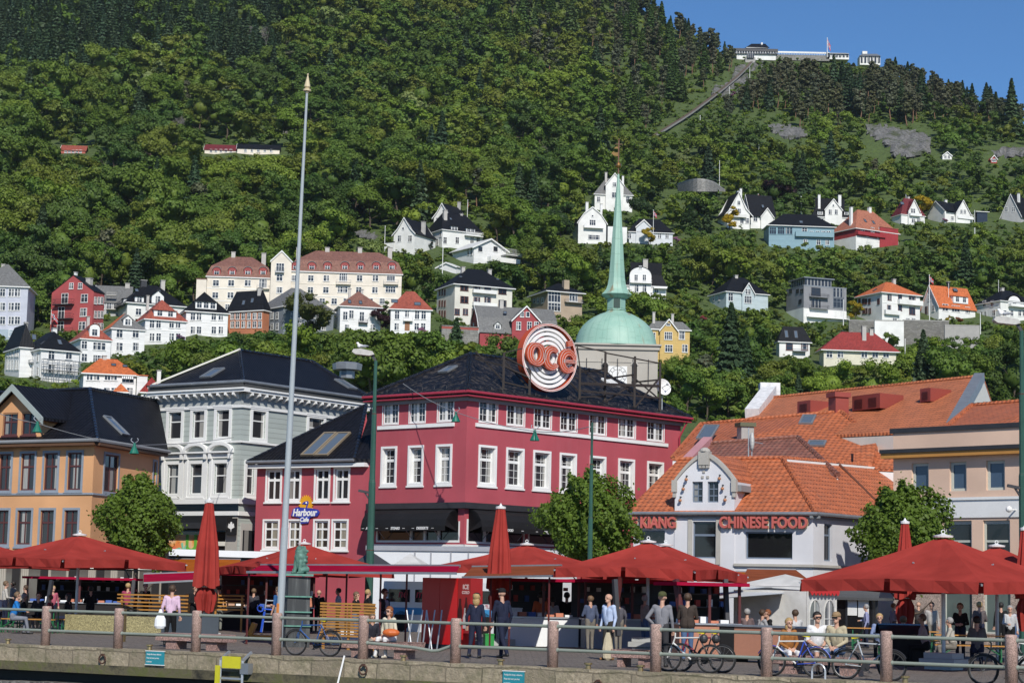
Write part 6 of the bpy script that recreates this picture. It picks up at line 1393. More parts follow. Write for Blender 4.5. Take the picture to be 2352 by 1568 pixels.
def station():
 b=thing('summit_station','white summit station with glazed hall and black hip roof on the ridge','station',at(1735,125,1105));Y=1105.
 def bx(m,x0,x1,y0,y1,D,mi=0,dY=0):
  a,c=at(x0,y1,Y+dY),at(x1,y0,Y+dY);m.par((a.x,a.y,a.z),(c.x-a.x,0,0),(0,D,0),(0,0,c.z-a.z),mi)
 m=M();bx(m,1692,1782,121,137,12,0);bx(m,1714,1764,110,121,10,0,1.);m.build('wall',WS,b);m=M()
 p=lambda x,y,d:at(x,y,Y+d);m.face([p(1710,111,.5),p(1768,111,.5),p(1758,101,6),p(1726,101,6)]);m.face([p(1768,111,.5),p(1768,111,12),p(1758,101,6)]);m.face([p(1710,111,12),p(1710,111,.5),p(1726,101,6)]);m.build('roof',RBLK,b)
 m=M();bx(m,1683,1787,113,117,13,0,-1.5);m.build('flat_roof',DARKM,b);m=M();bx(m,1685,1786,117,123,1,0,-1.);m.build('glazing',HG,b)
 m=M()
 for i in range(17):bx(m,1686+6*i,1687+6*i,117,123,.3,0,-1.4)
 m.build('mullion',WHITE,b);m=M();bx(m,1748,1752,98,108,1.5,0,5);m.build('chimney',CHW,b)
 m=M();bx(m,1712,1735,132,150,6,0,-7);m.build('track_portal',CONC,b);m=M();bx(m,1716,1732,124,133,1,0,-8);m.build('portal_glazing',HG,b)
 t=thing('viewing_terrace','white railed viewing terrace along the ridge beside the summit station','terrace',at(1840,127,1105));m=M();bx(m,1782,1905,128,138,8,0);m.build('parapet',masonry('grey_rubble',(.30,.29,.27)),t);m=M()
 for i in range(32):bx(m,1783+3.8*i,1783.7+3.8*i,121,128,.2,0)
 bx(m,1782,1905,120.5,121.5,.2,0);m.build('railing',WHITE,t)
 for lab,x0,x1,y0,y1,pk in(('long white glazed cafe pavilion on the ridge beyond the flag',1900,1950,123,133,119),('white square lookout villa with roof lantern at the end of the ridge',1975,2022,128,146,121)):
  v=thing('ridge_pavilion',lab,'pavilion',at((x0+x1)/2,y1,Y));m=M();bx(m,x0,x1,y0,y1+3,8);m.build('wall',WS,v);m=M();p=lambda x,y,d:at(x,y,Y+d);m.face([p(x0-2,y0,-1),p(x1+2,y0+1,-1),p(x1-8,pk+3,4),p(x0+8,pk+3,4)]);m.face([p(x1+2,y0+1,-1),p(x1+2,y0+1,9),p(x1-8,pk+3,4)]);m.face([p(x0-2,y0,9),p(x0-2,y0,-1),p(x0+8,pk+3,4)]);m.build('roof',ZINC,v);m=M()
  for i in range(6):xx=x0+(x1-x0)*(i+.3)/6;bx(m,xx,xx+(x1-x0)/10,y0+2,y1-2,.3,0,-.4)
  m.build('window',HG,v)
  if x0>1960:m=M();bx(m,1981,1992,118,124,3,0,2);m.build('lantern',WS,v)
station()
def flagpole(name,lab,px,py0,py1,Y=None,flag=None,th=.1):
 Y=Y or terrY(px,py1);p0=at(px,py1,Y);z1=at(px,py0,Y).z;t=thing(name,lab,'pole',p0);m=M();m.tube([p0-Vector((0,0,1)),Vector((p0.x,p0.y,z1))],[th,th*.6],6);m.blob((p0.x,p0.y,z1),th*1.4,6,4);m.build('pole',WHITE,t)
 if flag:
  w_,h_,ang=flag;m=M();n=18;e=Vector((math.cos(ang),.15,math.sin(ang)))
  for i in range(n):
   for j in range(12):
    mi=2 if(i in(6,7)or j in(5,6))else(1 if i in(5,8)or j in(4,7)else 0)
    P_=lambda a,c:Vector((p0.x,p0.y,z1-.2))+e*(w_*a/n)+Vector((0,.12*math.sin(a*.6),-h_*c/12))
    m.face([P_(i,j+1),P_(i+1,j+1),P_(i+1,j),P_(i,j)],mi)
  m.build('flag',[paint('flag_red',(.50,.02,.03)),WHITE,paint('flag_navy',(.01,.015,.12))],t)
 return t
for a in(('red flag with blue and white cross on the ridge pole',1900,88,128,1104,(4.2,3.4,-1.1),.22),('tall white garden flagpole with red flag at the black roofed villa',1741,446,508,None,(5.2,2.6,-.25),.12),('white garden flagpole with small red flag beside the spire',1500,483,563,None,(1.6,1.3,-.8),.11),('white flagpole with furled red flag by the big black roofed villa',1073,460,515,None,(.9,1.4,-1.2),.12),('tall flagpole left of the orange gabled house',2135,632,738,None,(1.6,1.5,-.7),.13),('bare flagpole before the orange gabled house',2179,652,726,None,None,.1),('bare flagpole before the round dormer villa',2294,644,718,None,None,.1),('tall bare flagpole left of the pointed gable villa',883,520,580,None,None,.12),('slanting flag pole with red and white pennant on the brick red house',213-96,712,735,476,(2.5,1.2,-.9),.07)):
 flagpole('flagpole',*a)
for lab,px,y0,y1 in(('wooden utility pole above the cream block',1016,553,628),('wooden utility pole right of the cream block',1091,683,740),('tall lamp mast at the hairpin wall',1652,370,452),('utility pole behind the twin chimney house',1826,456,500),('taller utility pole behind the twin chimney house',1840,452,505),('utility pole in front of the maroon roof',2081,447,496),('utility pole right of the two gabled white house',2239,484,535),('utility pole on the slope below the crimson and white house',1977,580,600),('utility pole at the terrace wall',1937,690,760),('utility pole at the concrete steps',2252,720,770),('utility pole beside the white chalet terrace',1208,528,560),('utility pole in the cutting below the cable track',2053-310,325,352),('tall thin pole at the red long roof',2079,780,838)):
 flagpole('utility_pole',lab,px,y0,y1,th=.14)
 # ================================================================ trees
nr=np.random.RandomState(11)
def quads(c,n,s,asp=1.):
 """leaf clumps: centres c, facing n, size s"""
 k=len(c);n=n/(np.linalg.norm(n,axis=1,keepdims=True)+1e-9);r=nr.normal(size=(k,3));a=np.cross(n,r);a/=np.linalg.norm(a,axis=1,keepdims=True)+1e-9;b=np.cross(n,a)
 s=(np.ones(k)*s*(.6+.8*nr.rand(k)))[:,None]/2;j=lambda:1+.5*(nr.rand(k,1)-.5)
 v=np.stack([c-a*s*asp*j(),c-b*s*j(),c+a*s*asp*j(),c+b*s*j()],1).reshape(-1,3)
 return v,np.arange(4*k).reshape(-1,4)
def broad(H,W,n,leaf,lobes=13,z0=.2,flat=1.):
 cs,rs=[],[]
 for i in range(lobes*2):
  a=i*2.4+nr.rand();zz=z0+(1-z0)*(.10+.82*((i*.618+nr.rand()*.2)%1));e=math.sqrt(max(.04,1-((zz-(z0+1)/2)/((1-z0)/2)*.9)**2));k=.30+.14*nr.rand()
  cs.append((math.cos(a)*W*k*e,math.sin(a)*W*k*e,zz*H));rs.append(W*(.10+.09*nr.rand())*(.6+.4*e))
 cs.append((0,0,H*(z0+(1-z0)*.5)));rs.append(W*.2);cs,rs=np.array(cs),np.array(rs);p=rs**2/(rs**2).sum();k=nr.choice(len(cs),n,p=p)
 d=nr.normal(size=(n,3));d/=np.linalg.norm(d,axis=1,keepdims=True);d[:,2]=np.where(d[:,2]<-.35,-d[:,2],d[:,2]);rr=nr.rand(n)**.33
 c=cs[k]+d*(rs[k]*rr*(.88+.42*nr.rand(n)**2))[:,None]*np.array([1,1,.82*flat]);nn=d+nr.normal(size=(n,3))*.38+np.array([0,-.12,.3])
 return join(quads(c,nn,leaf,1.15),*[core(cs[i],rs[i]*(.66 if i<len(cs)-1 else .9),.8*flat)for i in range(0,len(cs),1 if n>2000 else 4)],core(cs[-1],rs[-1]*.9,.95))
def core(c,r,sq):
 th,ph=np.meshgrid(np.linspace(.12,3.02,6),np.arange(8)*.7854,indexing='ij');k=r*(1+.3*(nr.rand(6,8)-.5));v=np.stack([k*np.sin(th)*np.cos(ph),k*np.sin(th)*np.sin(ph),-k*np.cos(th)*sq],-1).reshape(-1,3)+c
 return v,np.array([(i*8+j,i*8+(j+1)%8,i*8+8+(j+1)%8,i*8+8+j)for i in range(5)for j in range(8)])
def join(*p):
 b,V,F=0,[],[]
 for v,f in p:V.append(v);F.append(f+b);b+=len(v)
 return np.concatenate(V),np.concatenate(F)
def spruce(H,W,n,leaf):
 t=nr.rand(n)**.75;z=H*(.05+.95*t);rad=W/2*(1-t)**.85*(1+.22*np.sin(z*5.2))*(.25+.75*nr.rand(n)**.5)+.08;a=np.floor(nr.rand(n)*11)*.571+nr.normal(size=n)*.16+z*1.7
 c=np.stack([rad*np.cos(a),rad*np.sin(a),z-rad*.28],1);nn=np.stack([np.cos(a)*.5,np.sin(a)*.5,np.ones(n)*.8],1)+nr.normal(size=(n,3))*.35
 i=np.arange(8);cone=join(*[core(np.array([0,0,H*(.1+.1*j)]),W/2*(.95-.1*j)**.85*.62,H*.075/(W/2*(.95-.1*j)**.85*.62))for j in range(9)])
 return join(quads(c,nn,leaf*(.55+.6*(1-t)),1.3),cone)
def pine(H,W,n,leaf):
 cs=np.array([(math.cos(i*2.4)*W*.27*nr.rand(),math.sin(i*2.4)*W*.27*nr.rand(),H*(.45+.5*i/11))for i in range(12)]);rs=W*(.20+.10*nr.rand(12))*np.linspace(1.1,.6,12);k=nr.randint(12,size=n)
 d=nr.normal(size=(n,3));d/=np.linalg.norm(d,axis=1,keepdims=True);c=cs[k]+d*(rs[k]*nr.rand(n)**.35)[:,None]*np.array([1.15,1.15,.6]);return join(quads(c,d+nr.normal(size=(n,3))*.5+np.array([0,0,.5]),leaf,1.2),*[core(cs[i],rs[i]*.8,.55)for i in range(12)])
def trunk(m,H,r0,top,limbs=5,W=4.,mi=1,bend=.25,z0=.35):
 pts=[Vector((bend*math.sin(i*.9),bend*math.cos(i*1.3)-bend,-1+(top+1)*i/6))for i in range(7)];m.tube(pts,[r0*(1.15-.75*i/6)for i in range(7)],6,mi)
 for i in range(limbs):
  b=pts[2].lerp(pts[6],(i+.5)/limbs);a=i*2.4;e=b+Vector((math.cos(a)*W*.33,math.sin(a)*W*.33,H*.16));m.tube([b,b.lerp(e,.5)+Vector((0,0,-.2)),e],[r0*.42,r0*.28,r0*.1],4,mi)
BARK=paint('bark',(.10,.075,.055),.9,.4,3.);PBARK=paint('pine_bark',(.20,.115,.07),.9,.35,2.);GBARK=paint('grey_bark',(.24,.22,.20),.9,.3,3.)
LEAF=foliage('leaf');NEED=foliage('needle',True,var=.4,trans=.12);LEAFS=foliage('leaf_mass',False)
def np_mesh(name,v,f,tv=None,tm=None,mats=(),tint=None):
 """numpy foliage plus an ordinary trunk mesh in one object's data"""
 me=bpy.data.meshes.new(name);nv=len(v);extra=tm.v if tm else[];faces=tm.f if tm else[]
 V=np.concatenate([v,np.array([tuple(x)for x in extra])])if extra else v
 me.vertices.add(len(V));me.vertices.foreach_set('co',V.astype(np.float32).ravel());nl=f.size+sum(len(x)for x in faces);me.loops.add(nl)
 li=np.concatenate([f.ravel(),np.array([i+nv for x in faces for i in x],dtype=int)])if faces else f.ravel();me.loops.foreach_set('vertex_index',li.astype(np.int32))
 ct=np.concatenate([np.full(len(f),4),np.array([len(x)for x in faces],dtype=int)])if faces else np.full(len(f),4);me.polygons.add(len(ct));me.polygons.foreach_set('loop_start',np.concatenate([[0],np.cumsum(ct)[:-1]]).astype(np.int32));me.polygons.foreach_set('loop_total',ct.astype(np.int32))
 mi=np.zeros(len(ct),dtype=np.int32);mi[len(f):]=1;me.polygons.foreach_set('material_index',mi)
 for m in mats:me.materials.append(m)
 if tint is not None:
  at_=me.attributes.new('tint','FLOAT_COLOR','FACE');at_.data.foreach_set('color',np.concatenate([tint,np.ones((len(tint),1))],1).astype(np.float32).ravel())
 me.update();me.validate();return me
PR={'broadleaf_tree':[],'spruce_tree':[],'pine_tree':[]};RAW={}
for i in range(7):
 H_,W_=11.,(9.5,8.5,11.,7.5,9.,10.,8.)[i];v,f=broad(H_,W_,5600,.36,12+i,(.12,.2,.15,.1,.22,.12,.18)[i]);m=M();trunk(m,H_,.22,7.,5,W_);PR['broadleaf_tree'].append(np_mesh('broadleaf_tree',v,f,None,m,(LEAF,BARK)));RAW['b',i]=broad(H_,W_,1300,.62,9,.12)
for i in range(4):
 v,f=spruce(17.,(6.6,7.6,6.,8.4)[i],1900,.95);m=M();trunk(m,17,.2,15,0);PR['spruce_tree'].append(np_mesh('spruce_tree',v,f,None,m,(NEED,BARK)));RAW['s',i]=spruce(17.,7.2,620,1.6)
for i in range(4):
 v,f=pine(14.,(6.,7.,5.4,6.5)[i],850,.75);m=M();trunk(m,14,.24,12.5,6,4.5,1,.3);PR['pine_tree'].append(np_mesh('pine_tree',v,f,None,m,(NEED,PBARK)));RAW['p',i]=pine(14.,6.2,330,1.15)
ROOF=[(-400,880),(0,880),(45,872),(60,885),(360,905),(372,875),(551,803),(720,828),(850,890),(870,898),(1079,811),(1320,845),(1330,780),(1515,785),(1520,925),(1570,975),(1740,925),(1765,895),(2258,862),(2305,915),(2800,920)]
def zone(px,py):
 """what grows where: (kind, tone)"""
 g=rnd.random();h=yh(px)-py
 if px<640 and 25<py<185+30*math.sin(px*.012):return('spruce_tree','dark')if g<.88 else('broadleaf_tree','mid')
 if px<720 and py<=25:return('spruce_tree','green')if g<.75 else('broadleaf_tree','mid')
 if px>1640 and py<292:return('pine_tree','pine')if g<.74 else(('spruce_tree','dark')if g<.84 else('broadleaf_tree','deep'))
 if px>1150 and py<190-(px-1150)*.0:return('pine_tree','pine')if g<.34 else(('spruce_tree','green')if g<.62 else('broadleaf_tree','olive'))
 if 700<px<=1150 and py<70:return('spruce_tree','green')if g<.4 else('broadleaf_tree','olive')
 if g<.055:return('spruce_tree','dark')
 if g<.075:return('pine_tree','pine')
 u=.5+.25*(math.sin(px*.013+2+2*math.sin(py*.011))+math.sin(py*.021+px*.006+1.7));u=u*.8+.2*(.5+.5*math.sin(px*.047)*math.sin(py*.06));g=rnd.random()*.45+u*.55
 return('broadleaf_tree','deep' if g<.36 else 'mid' if g<.56 else 'olive' if g<.70 else 'fresh' if g<.86 else 'pale')
TONE={'dark':(.048,.084,.038),'green':(.068,.114,.028),'pine':(.078,.088,.042),'deep':(.070,.124,.023),'mid':(.108,.172,.025),'olive':(.140,.180,.026),'fresh':(.165,.235,.030),'pale':(.19,.235,.07)}
WORD={'dark':'blue green','green':'dark green','pine':'brownish green','deep':'dark green','mid':'mid green','olive':'olive green','fresh':'bright yellow green','pale':'pale silvery green'}
KW={'broadleaf_tree':'broadleaf tree','spruce_tree':'spruce','pine_tree':'pine'}
def blocked(px,py,w,h,Y):
 for(x0,y0,x1,y1,Yh)in RECT:
  if Y<Yh+3 and px-w*.42<x1 and px+w*.42>x0 and py-h*.96<y1-.12*(y1-y0)and py>y0:return True
  if abs(Y-Yh-6)<9 and x0-4<px<x1+4 and y0<py:return True
 for poly in CLEAR:
  for(x0,y0,x1,y1)in poly:
   if px-w*.4<x1 and px+w*.4>x0 and py-h*.9<y1 and py>y0:return True
 return False
CLEAR=[[(1700,140,1740,165),(1660,165,1712,190),(1630,190,1680,215),(1590,215,1645,245),(1552,245,1605,272),(1518,272,1568,300)],[(1990,288,2138,354)],[(1764,290,1850,314)],[(1545,160,1640,190)][:0],[(1690,100,2025,140)],[(1690,262,1800,288)],[(1500,482,1502,562)],[(2270,342,2352,356)],[(820,530,870,548)],[(1330,400,1345,560)][:0]]
cand=[]
def region_words(px,py):
 best=None
 for(nm,cx,yb,yt)in LAND:
  d=math.hypot((px-cx)*.8,(py-(yb+yt)/2)*1.)
  if best is None or d<best[0]:best=(d,nm,cx,yb,yt)
 d,nm,cx,yb,yt=best
 if d<135:
  rel='below' if py-14>yb else 'behind' if py<yb-4 and abs(px-cx)<45 else 'beside'
  return f'{rel} {nm}'
 if py<190 and px<640:return 'in the stand on the upper slope behind the flagpole tip'
 if px>1640 and py<300:return 'on the crag under the summit station' if px<1960 else 'on the slope running down from the summit'
 if py<200:return 'on the high shoulder left of the summit' if px>1150 else 'high in the wood above the flagpole tip'
 if px<760:return 'in the wood above the white house row' if py>420 else 'in the wood around the hidden red roofs'
 if px<1330:return 'in the wood above the black roofed villas' if py>330 else 'in the middle of the high wood'
 return 'on the slope between cliff and villas' if py<430 else 'among the gardens right of the spire'
py=960.;kd_prev='broadleaf_tree'
while py>-150:
 stepy=(15 if py<300 else 21)+5*min(1,max(0,(py-300)/500));x=-70+rnd.random()*30
 while x<2425:
  px=x+rnd.uniform(-13,13);y=py+rnd.uniform(-10,10);x+=(19 if px>1640 else 30 if kd_prev!='broadleaf_tree' else 40)if py<300 else 46 if px<1400 else 42
  if y<ridge_y(px)+2:continue
  kd,tone=zone(px,y);kd_prev=kd;Y=terrY(px,y);s=rnd.choice((rnd.uniform(.55,.9),rnd.uniform(.85,1.1),rnd.uniform(1.,1.35)))
  if kd=='broadleaf_tree':s*=1.5 if px<1400 and y<640 else 1.2 if px<1400 else .95
  elif kd=='spruce_tree':s*=1.15
  elif px>1600 and y<260:s*=1.15
  xt=1740-1.327*(y-140)
  if xt-6<px<xt+95 and 150<y<312:kd,s,tone='broadleaf_tree',.38,'mid'
  elif 1400<px<xt and y<330 and rnd.random()<.75:kd,tone=('pine_tree','pine')if rnd.random()<.6 else('spruce_tree','green')
  if y<ridge_y(px)+40 and px>1960:s*=.7
  H0,W0={'broadleaf_tree':(11.,9.),'spruce_tree':(17.,6.),'pine_tree':(14.,6.2)}[kd]
  for q in(1.,.62,.36,.2):
   hp,wp=H0*s*q/Y*FPX,W0*s*q/Y*FPX
   if not blocked(px,y,wp,hp,Y):break
  else:continue
  if y-hp>interp(ROOF,px)+2:continue
  if q<.5 and kd!='broadleaf_tree':kd,tone='broadleaf_tree','mid'
  cand.append((hp*wp*(1 if y-hp<interp(ROOF,px)-25 else .3)*(1 if-20<px<2370 else .1)*(1 if y>0 else .2),px,y,Y,kd,tone,s*q))
 py-=stepy
for i in range(110):
 px=rnd.uniform(2034,2420)if i<70 else rnd.uniform(1400,1665);y=ridge_y(px)+rnd.uniform(1,12);Y=terrY(px,y);cand.append((900 if px>1700 else 700,px,y,Y,*(('pine_tree','pine')if i%3 else('spruce_tree','dark')),rnd.uniform(.5,.8)))
cand.sort(reverse=True,key=lambda c:c[0])
cnt={'broadleaf_tree':0,'spruce_tree':0,'pine_tree':0};LIM={'broadleaf_tree':285,'spruce_tree':190,'pine_tree':260};mass=[]
def vcol(c):k=rnd.uniform(.88,1.13);return(c[0]*k*rnd.uniform(.92,1.1),c[1]*k,c[2]*k*rnd.uniform(.85,1.2),1)
def single_tree(name,me,p,s,col,label,cat,group,rz=None,sz=None):
 o=bpy.data.objects.new(name,me);COL.objects.link(o);o.location=p;sz=sz or rnd.uniform(.92,1.12);o.scale=(s,s,s*sz);o.rotation_euler=(0,0,rnd.random()*6.28 if rz is None else rz);o.color=col
 return tag(o,label,cat,group)
for a,px,y,Y,kd,tone,s in cand:
 p=at(px,y,Y)-Vector((0,0,.3))
 if cnt[kd]>=LIM[kd]:mass.append((kd,p,s,vcol(TONE[tone])));continue
 cnt[kd]+=1;me=rnd.choice(PR[kd]);size='small ' if s<.5 else 'tall ' if s>1.08 else ''
 lab=f'{size}{WORD[tone]} {KW[kd]} {region_words(px, y)}';single_tree(kd,me,p,s,vcol(TONE[tone]),lab,'tree',lab)
def merged(name,items,label=None):
 V,F,T,b=[],[],[],0
 for raw,p,s,c,sz in items:
  v,f=RAW[raw];a=nr.rand()*6.28;ca,sa=math.cos(a),math.sin(a);w_=np.stack([(v[:,0]*ca-v[:,1]*sa)*s+p.x,(v[:,0]*sa+v[:,1]*ca)*s+p.y,v[:,2]*s*sz+p.z],1)
  V.append(w_);F.append(f+b);b+=len(v);T.append(np.tile(np.array(c[:3]),(len(f),1)))
 me=np_mesh(name,np.concatenate(V),np.concatenate(F),mats=(LEAFS,),tint=np.concatenate(T));o=bpy.data.objects.new(name,me);COL.objects.link(o);o['kind']='stuff';return o
merged('forest',[((kd[0],rnd.randrange(4)),p,s,c,1.)for kd,p,s,c in mass])
und=[];RAW['u',0]=broad(2.6,3.6,110,.6,4,.0);RAW['u',1]=broad(2.,4.2,110,.6,4,.0);py=960.
while py>-130:
 x=-90.
 while x<2440:
  px=x+rnd.uniform(-11,11);y=py+rnd.uniform(-6,6);x+=26 if py>320 else 13 if px>1400 else 20
  if y<ridge_y(px)+1 or y>interp(ROOF,px)+45:continue
  Y=terrY(px,y);s=rnd.uniform(.6,1.25)
  if any(abs(Y-r[4]-5)<7 and r[0]-2<px<r[2]+2 for r in RECT):continue
  if any(x0<px<x1 and y0-2<y<y1+2 for poly in CLEAR[:3]for x0,y0,x1,y1 in poly):s*=.5
  if py>300 and blocked(px,y,3.8*s/Y*FPX,2.4*s/Y*FPX,Y):s*=.35
  g=rnd.random();c=TONE['mid']if g<.5 else TONE['fresh']if g<.65 else TONE['olive']if g<.82 else TONE['deep']
  und.append((('u',rnd.randrange(2)),at(px,y,Y)-Vector((0,0,.5)),s,vcol(c),1.))
 py-=15 if py>320 else 9
merged('undergrowth',und)
# ---- trees and shrubs with a look of their own
def special(kind_,lab,px,py,s,col,cat='tree',sz=1.):
 me=PR['broadleaf_tree'][rnd.randrange(7)];p=terr(px,py);p.z-=.4;single_tree(kind_,me,p,s,(*col,1),lab,cat,None,None,sz)
PUR=(.030,.013,.016);YEL=(.42,.30,.015);PNK=(.36,.16,.28);PINK2=(.38,.12,.15)
for a in(('broadleaf_tree','dark purple copper beech behind the flagged villa',1788,480,1.15,PUR),('broadleaf_tree','dark purple beech high left of the spire',1183,478,1.,PUR),('broadleaf_tree','round purple leaved plum tree between the two white middle houses',874,762,.58,(.040,.014,.020)),('broadleaf_tree','yellow flowering laburnum below the flagged villa',1678,528,.8,YEL),('broadleaf_tree','yellow flowering laburnum beside the spire flagpole',1490,562,.6,(.36,.27,.02)),('broadleaf_tree','golden conifer behind the maroon roofed house',2118,503,.8,YEL),('broadleaf_tree','yellow bush between the grey cube house and the pyramid roof',1964,738,.6,(.36,.27,.02)),('broadleaf_tree','pink blossoming tree right of the big black roofed villa',1190,520,.8,PINK2),('broadleaf_tree','white flowering tree in front of the cream block',846,690,.36,(.40,.33,.28)),('broadleaf_tree','big dark chestnut on the slope left of the spire',1290,556,1.25,(.035,.066,.018)),('broadleaf_tree','round dark chestnut right of the spire by the hairpin wall',1592,535,1.15,(.032,.06,.017)),('broadleaf_tree','dark chestnut covering the grey slate house beside the spire',1478,520,1.2,(.032,.06,.017)),('broadleaf_tree','ragged olive tree in front of the dark slate house',705,775,1.02,(.07,.085,.016)),('broadleaf_tree','bright green birch in front of the crimson and white house',2108,620,.75,(.09,.14,.03))):special(*a)
for i,(lab,px,py,s,c)in enumerate((('lilac rhododendron beside the pointed gable villa',954,574,.3,PNK),('lilac rhododendron right of the spire flagpole',1554,560,.33,PNK),('purple lilac bush at the dark red hip roofed house',413,786,.25,(.25,.14,.26)),('pink rhododendron below the red hip roofed house',970,768,.24,PNK),('red azalea below the pale blue cottage',1617,742,.3,(.33,.07,.09)),('red leaved shrubs behind the dark roofed bungalow',1548,512,.32,(.20,.04,.03)),('dark clipped yew beside the big black roofed villa',988,570,.32,(.02,.035,.015)),('purple rhododendron left of the crimson long roof',2026,778,.3,PNK),('red rhododendron left of the long crimson roof',1855,790,.3,PINK2),('orange leaved shrub below the orange gabled house',2202,742,.25,(.30,.09,.03)),('yellow shrub below the orange gabled house',2178,738,.25,YEL),('pink rhododendron at the cable track',1684,222,.35,PNK),('lilac bush below the two gabled white house',2171,512,.25,PNK))):special('flowering_shrub',lab,px,py,s,c,'shrub',.8)
def bare(lab,px,py,hgt):
 m=M();q=random.Random(px);p=terr(px,py)
 def br(a,d,l,r,k):
  e=a+d*l;m.tube([a,a.lerp(e,.5)+Vector((q.uniform(-.1,.1),0,0))*l*.3,e],[r,r*.8,r*.6],4 if k>1 else 3,0,False)
  if k:
   for _ in range(4 if k>1 else 5):br(a.lerp(e,q.uniform(.45,1)),(d+Vector((q.uniform(-.7,.7),q.uniform(-.7,.7),q.uniform(-.1,.35)))).normalized(),l*q.uniform(.5,.75),r*.5,k-1)
 for i in range(3):br(p+Vector((i*.8-.8,0,-.5)),Vector((q.uniform(-.25,.25),0,1)).normalized(),hgt*.45,.22,4 if i==1 else 3)
 tag(m.build('bare_tree',GBARK,None,p),lab,'tree')
bare('bare grey branching tree in the wood left of the flagpole',415,330,14);bare('pale bare tree in the spruce stand left of the flagpole tip',602,125,17);bare('leafless grey tree right of the bare branching tree',655,305,9);bare('small bare tree in the high wood',890,128,11)
# ---- cable railway
def track():
 t=thing('cable_railway','steep cable railway track climbing the hillside to the summit station','railway',terr(1600,255));L_=[(1500,318),(1526,302),(1560,281),(1590,261),(1625,235),(1660,208),(1690,183),(1712,162),(1724,148)];P_=[terr(x,y)-Vector((0,3.5,-.6))for x,y in L_];m=M();r=M()
 for a,b in zip(P_,P_[1:]):
  w_=Vector((.75,-.3,0));m.face([a-w_,b-w_,b+w_,a+w_],0);m.face([a+w_,b+w_,b+w_-Vector((0,0,.9)),a+w_-Vector((0,0,.9))],1)
  for s in(-.55,.55):r.bar(a+w_*s+Vector((0,0,.1)),b+w_*s+Vector((0,0,.1)),.14)
 m.build('track_bed',[paint('ballast',(.12,.10,.08),.9),CONC],t);r.build('rail',paint('rail_rust',(.16,.10,.07)),t)
 for i,(x,y0,y1)in enumerate(((1722,155,183),(1675,200,225),(1608,266,290))):flagpole('utility_pole',('pale mast at the upper cable track','pale mast at the middle of the cable track','pale mast below the cable track')[i],x,y0,y1,th=.16)
track()
# ================================================================ quay and square
QD=Vector((1,-.62,0)).normalized();QN=Vector((-.62,-1,0)).normalized()
def quay(px,off=0.):
 k=(px-PW/2)/FPX;Y=(51.+off)/(1+.62*k);return Vector((k*Y,Y,0))
def gY(px,py):return CAMZ*FPX/(py-yh(px))
def G(px,py=None,Y=None):
 """point on the paving under the picture point"""
 Y=Y or gY(px,py);p=at(px,py or 1400,Y);p.z=0;return p
PAVE=masonry('paving_setts',(.21,.175,.15),.22,.34,.9,.02,.25,.15)
e0,e1=quay(1176,-.35)-QD*120,quay(1176,-.35)+QD*120
m=M();b0,b1=e0+Vector((-60,170,0)),e1+Vector((60,290,0));N=12
m.face([e0-QN*.7,e1-QN*.7,b1,b0]);kind(m.build('paving',PAVE),'structure')
qw=thing('quay_wall','weathered stone quay wall with mossy concrete ledge above the water','wall',quay(1176));m=M();L=e1-e0
m.par(e0+Vector((0,0,-.46)),L,-QN*.69,Vector((0,0,.463)));m.build('stone_course',masonry('quay_stone',(.42,.35,.245),.46,1.05,.9,.02,.4,.75),qw)
m=M();m.par(e0+QN*.16+Vector((0,0,-.70)),L,-QN*.8,Vector((0,0,.238)));t=NT('mossy_ledge');p=t.pos();n=t.noise(p,1.4,8,.7);m.build('ledge',t.bsdf(t.ramp(n,(.35,(.03,.028,.02)),(.5,(.12,.105,.06)),(.62,(.10,.11,.03)),(.75,(.20,.17,.11))),.9,t.bump(n,.8,.08)),qw)
m=M();m.par(e0-QN*.5+Vector((0,0,-2.5)),L,-QN*.3,Vector((0,0,1.79)));m.build('footing',paint('recess_shade_stone',(.012,.012,.011),.5),qw)  # near-black colour carries the shade of the recess under the ledge
m=M();q=random.Random(4);x=0
while x<L.length:
 w_=q.uniform(.9,1.6);m.par(e0+QD*x+QN*q.uniform(.1,.2)+Vector((0,0,-1.5)),QD*(w_-.03),-QN*.9,Vector((0,0,q.uniform(.46,.54))));x+=w_
m.build('foot_stone',granite('wet_grey_stone',(.16,.15,.135),9.,.7),qw)
t=NT('harbour_water');n=t.noise(t.scl(t.pos(),(.6,1.6,1)),1.3,5);m=M();z=-1.1;m.face([(-400,-120,z),(400,-120,z),tuple(e1+Vector((160,-110,z))),tuple(e1-QN*.6+Vector((0,0,z))),tuple(e0-QN*.6+Vector((0,0,z))),tuple(e0+Vector((-160,70,z)))]);kind(m.build('harbour_water',t.bsdf((.035,.04,.038),.12,t.bump(n,.5,.12))),'structure')
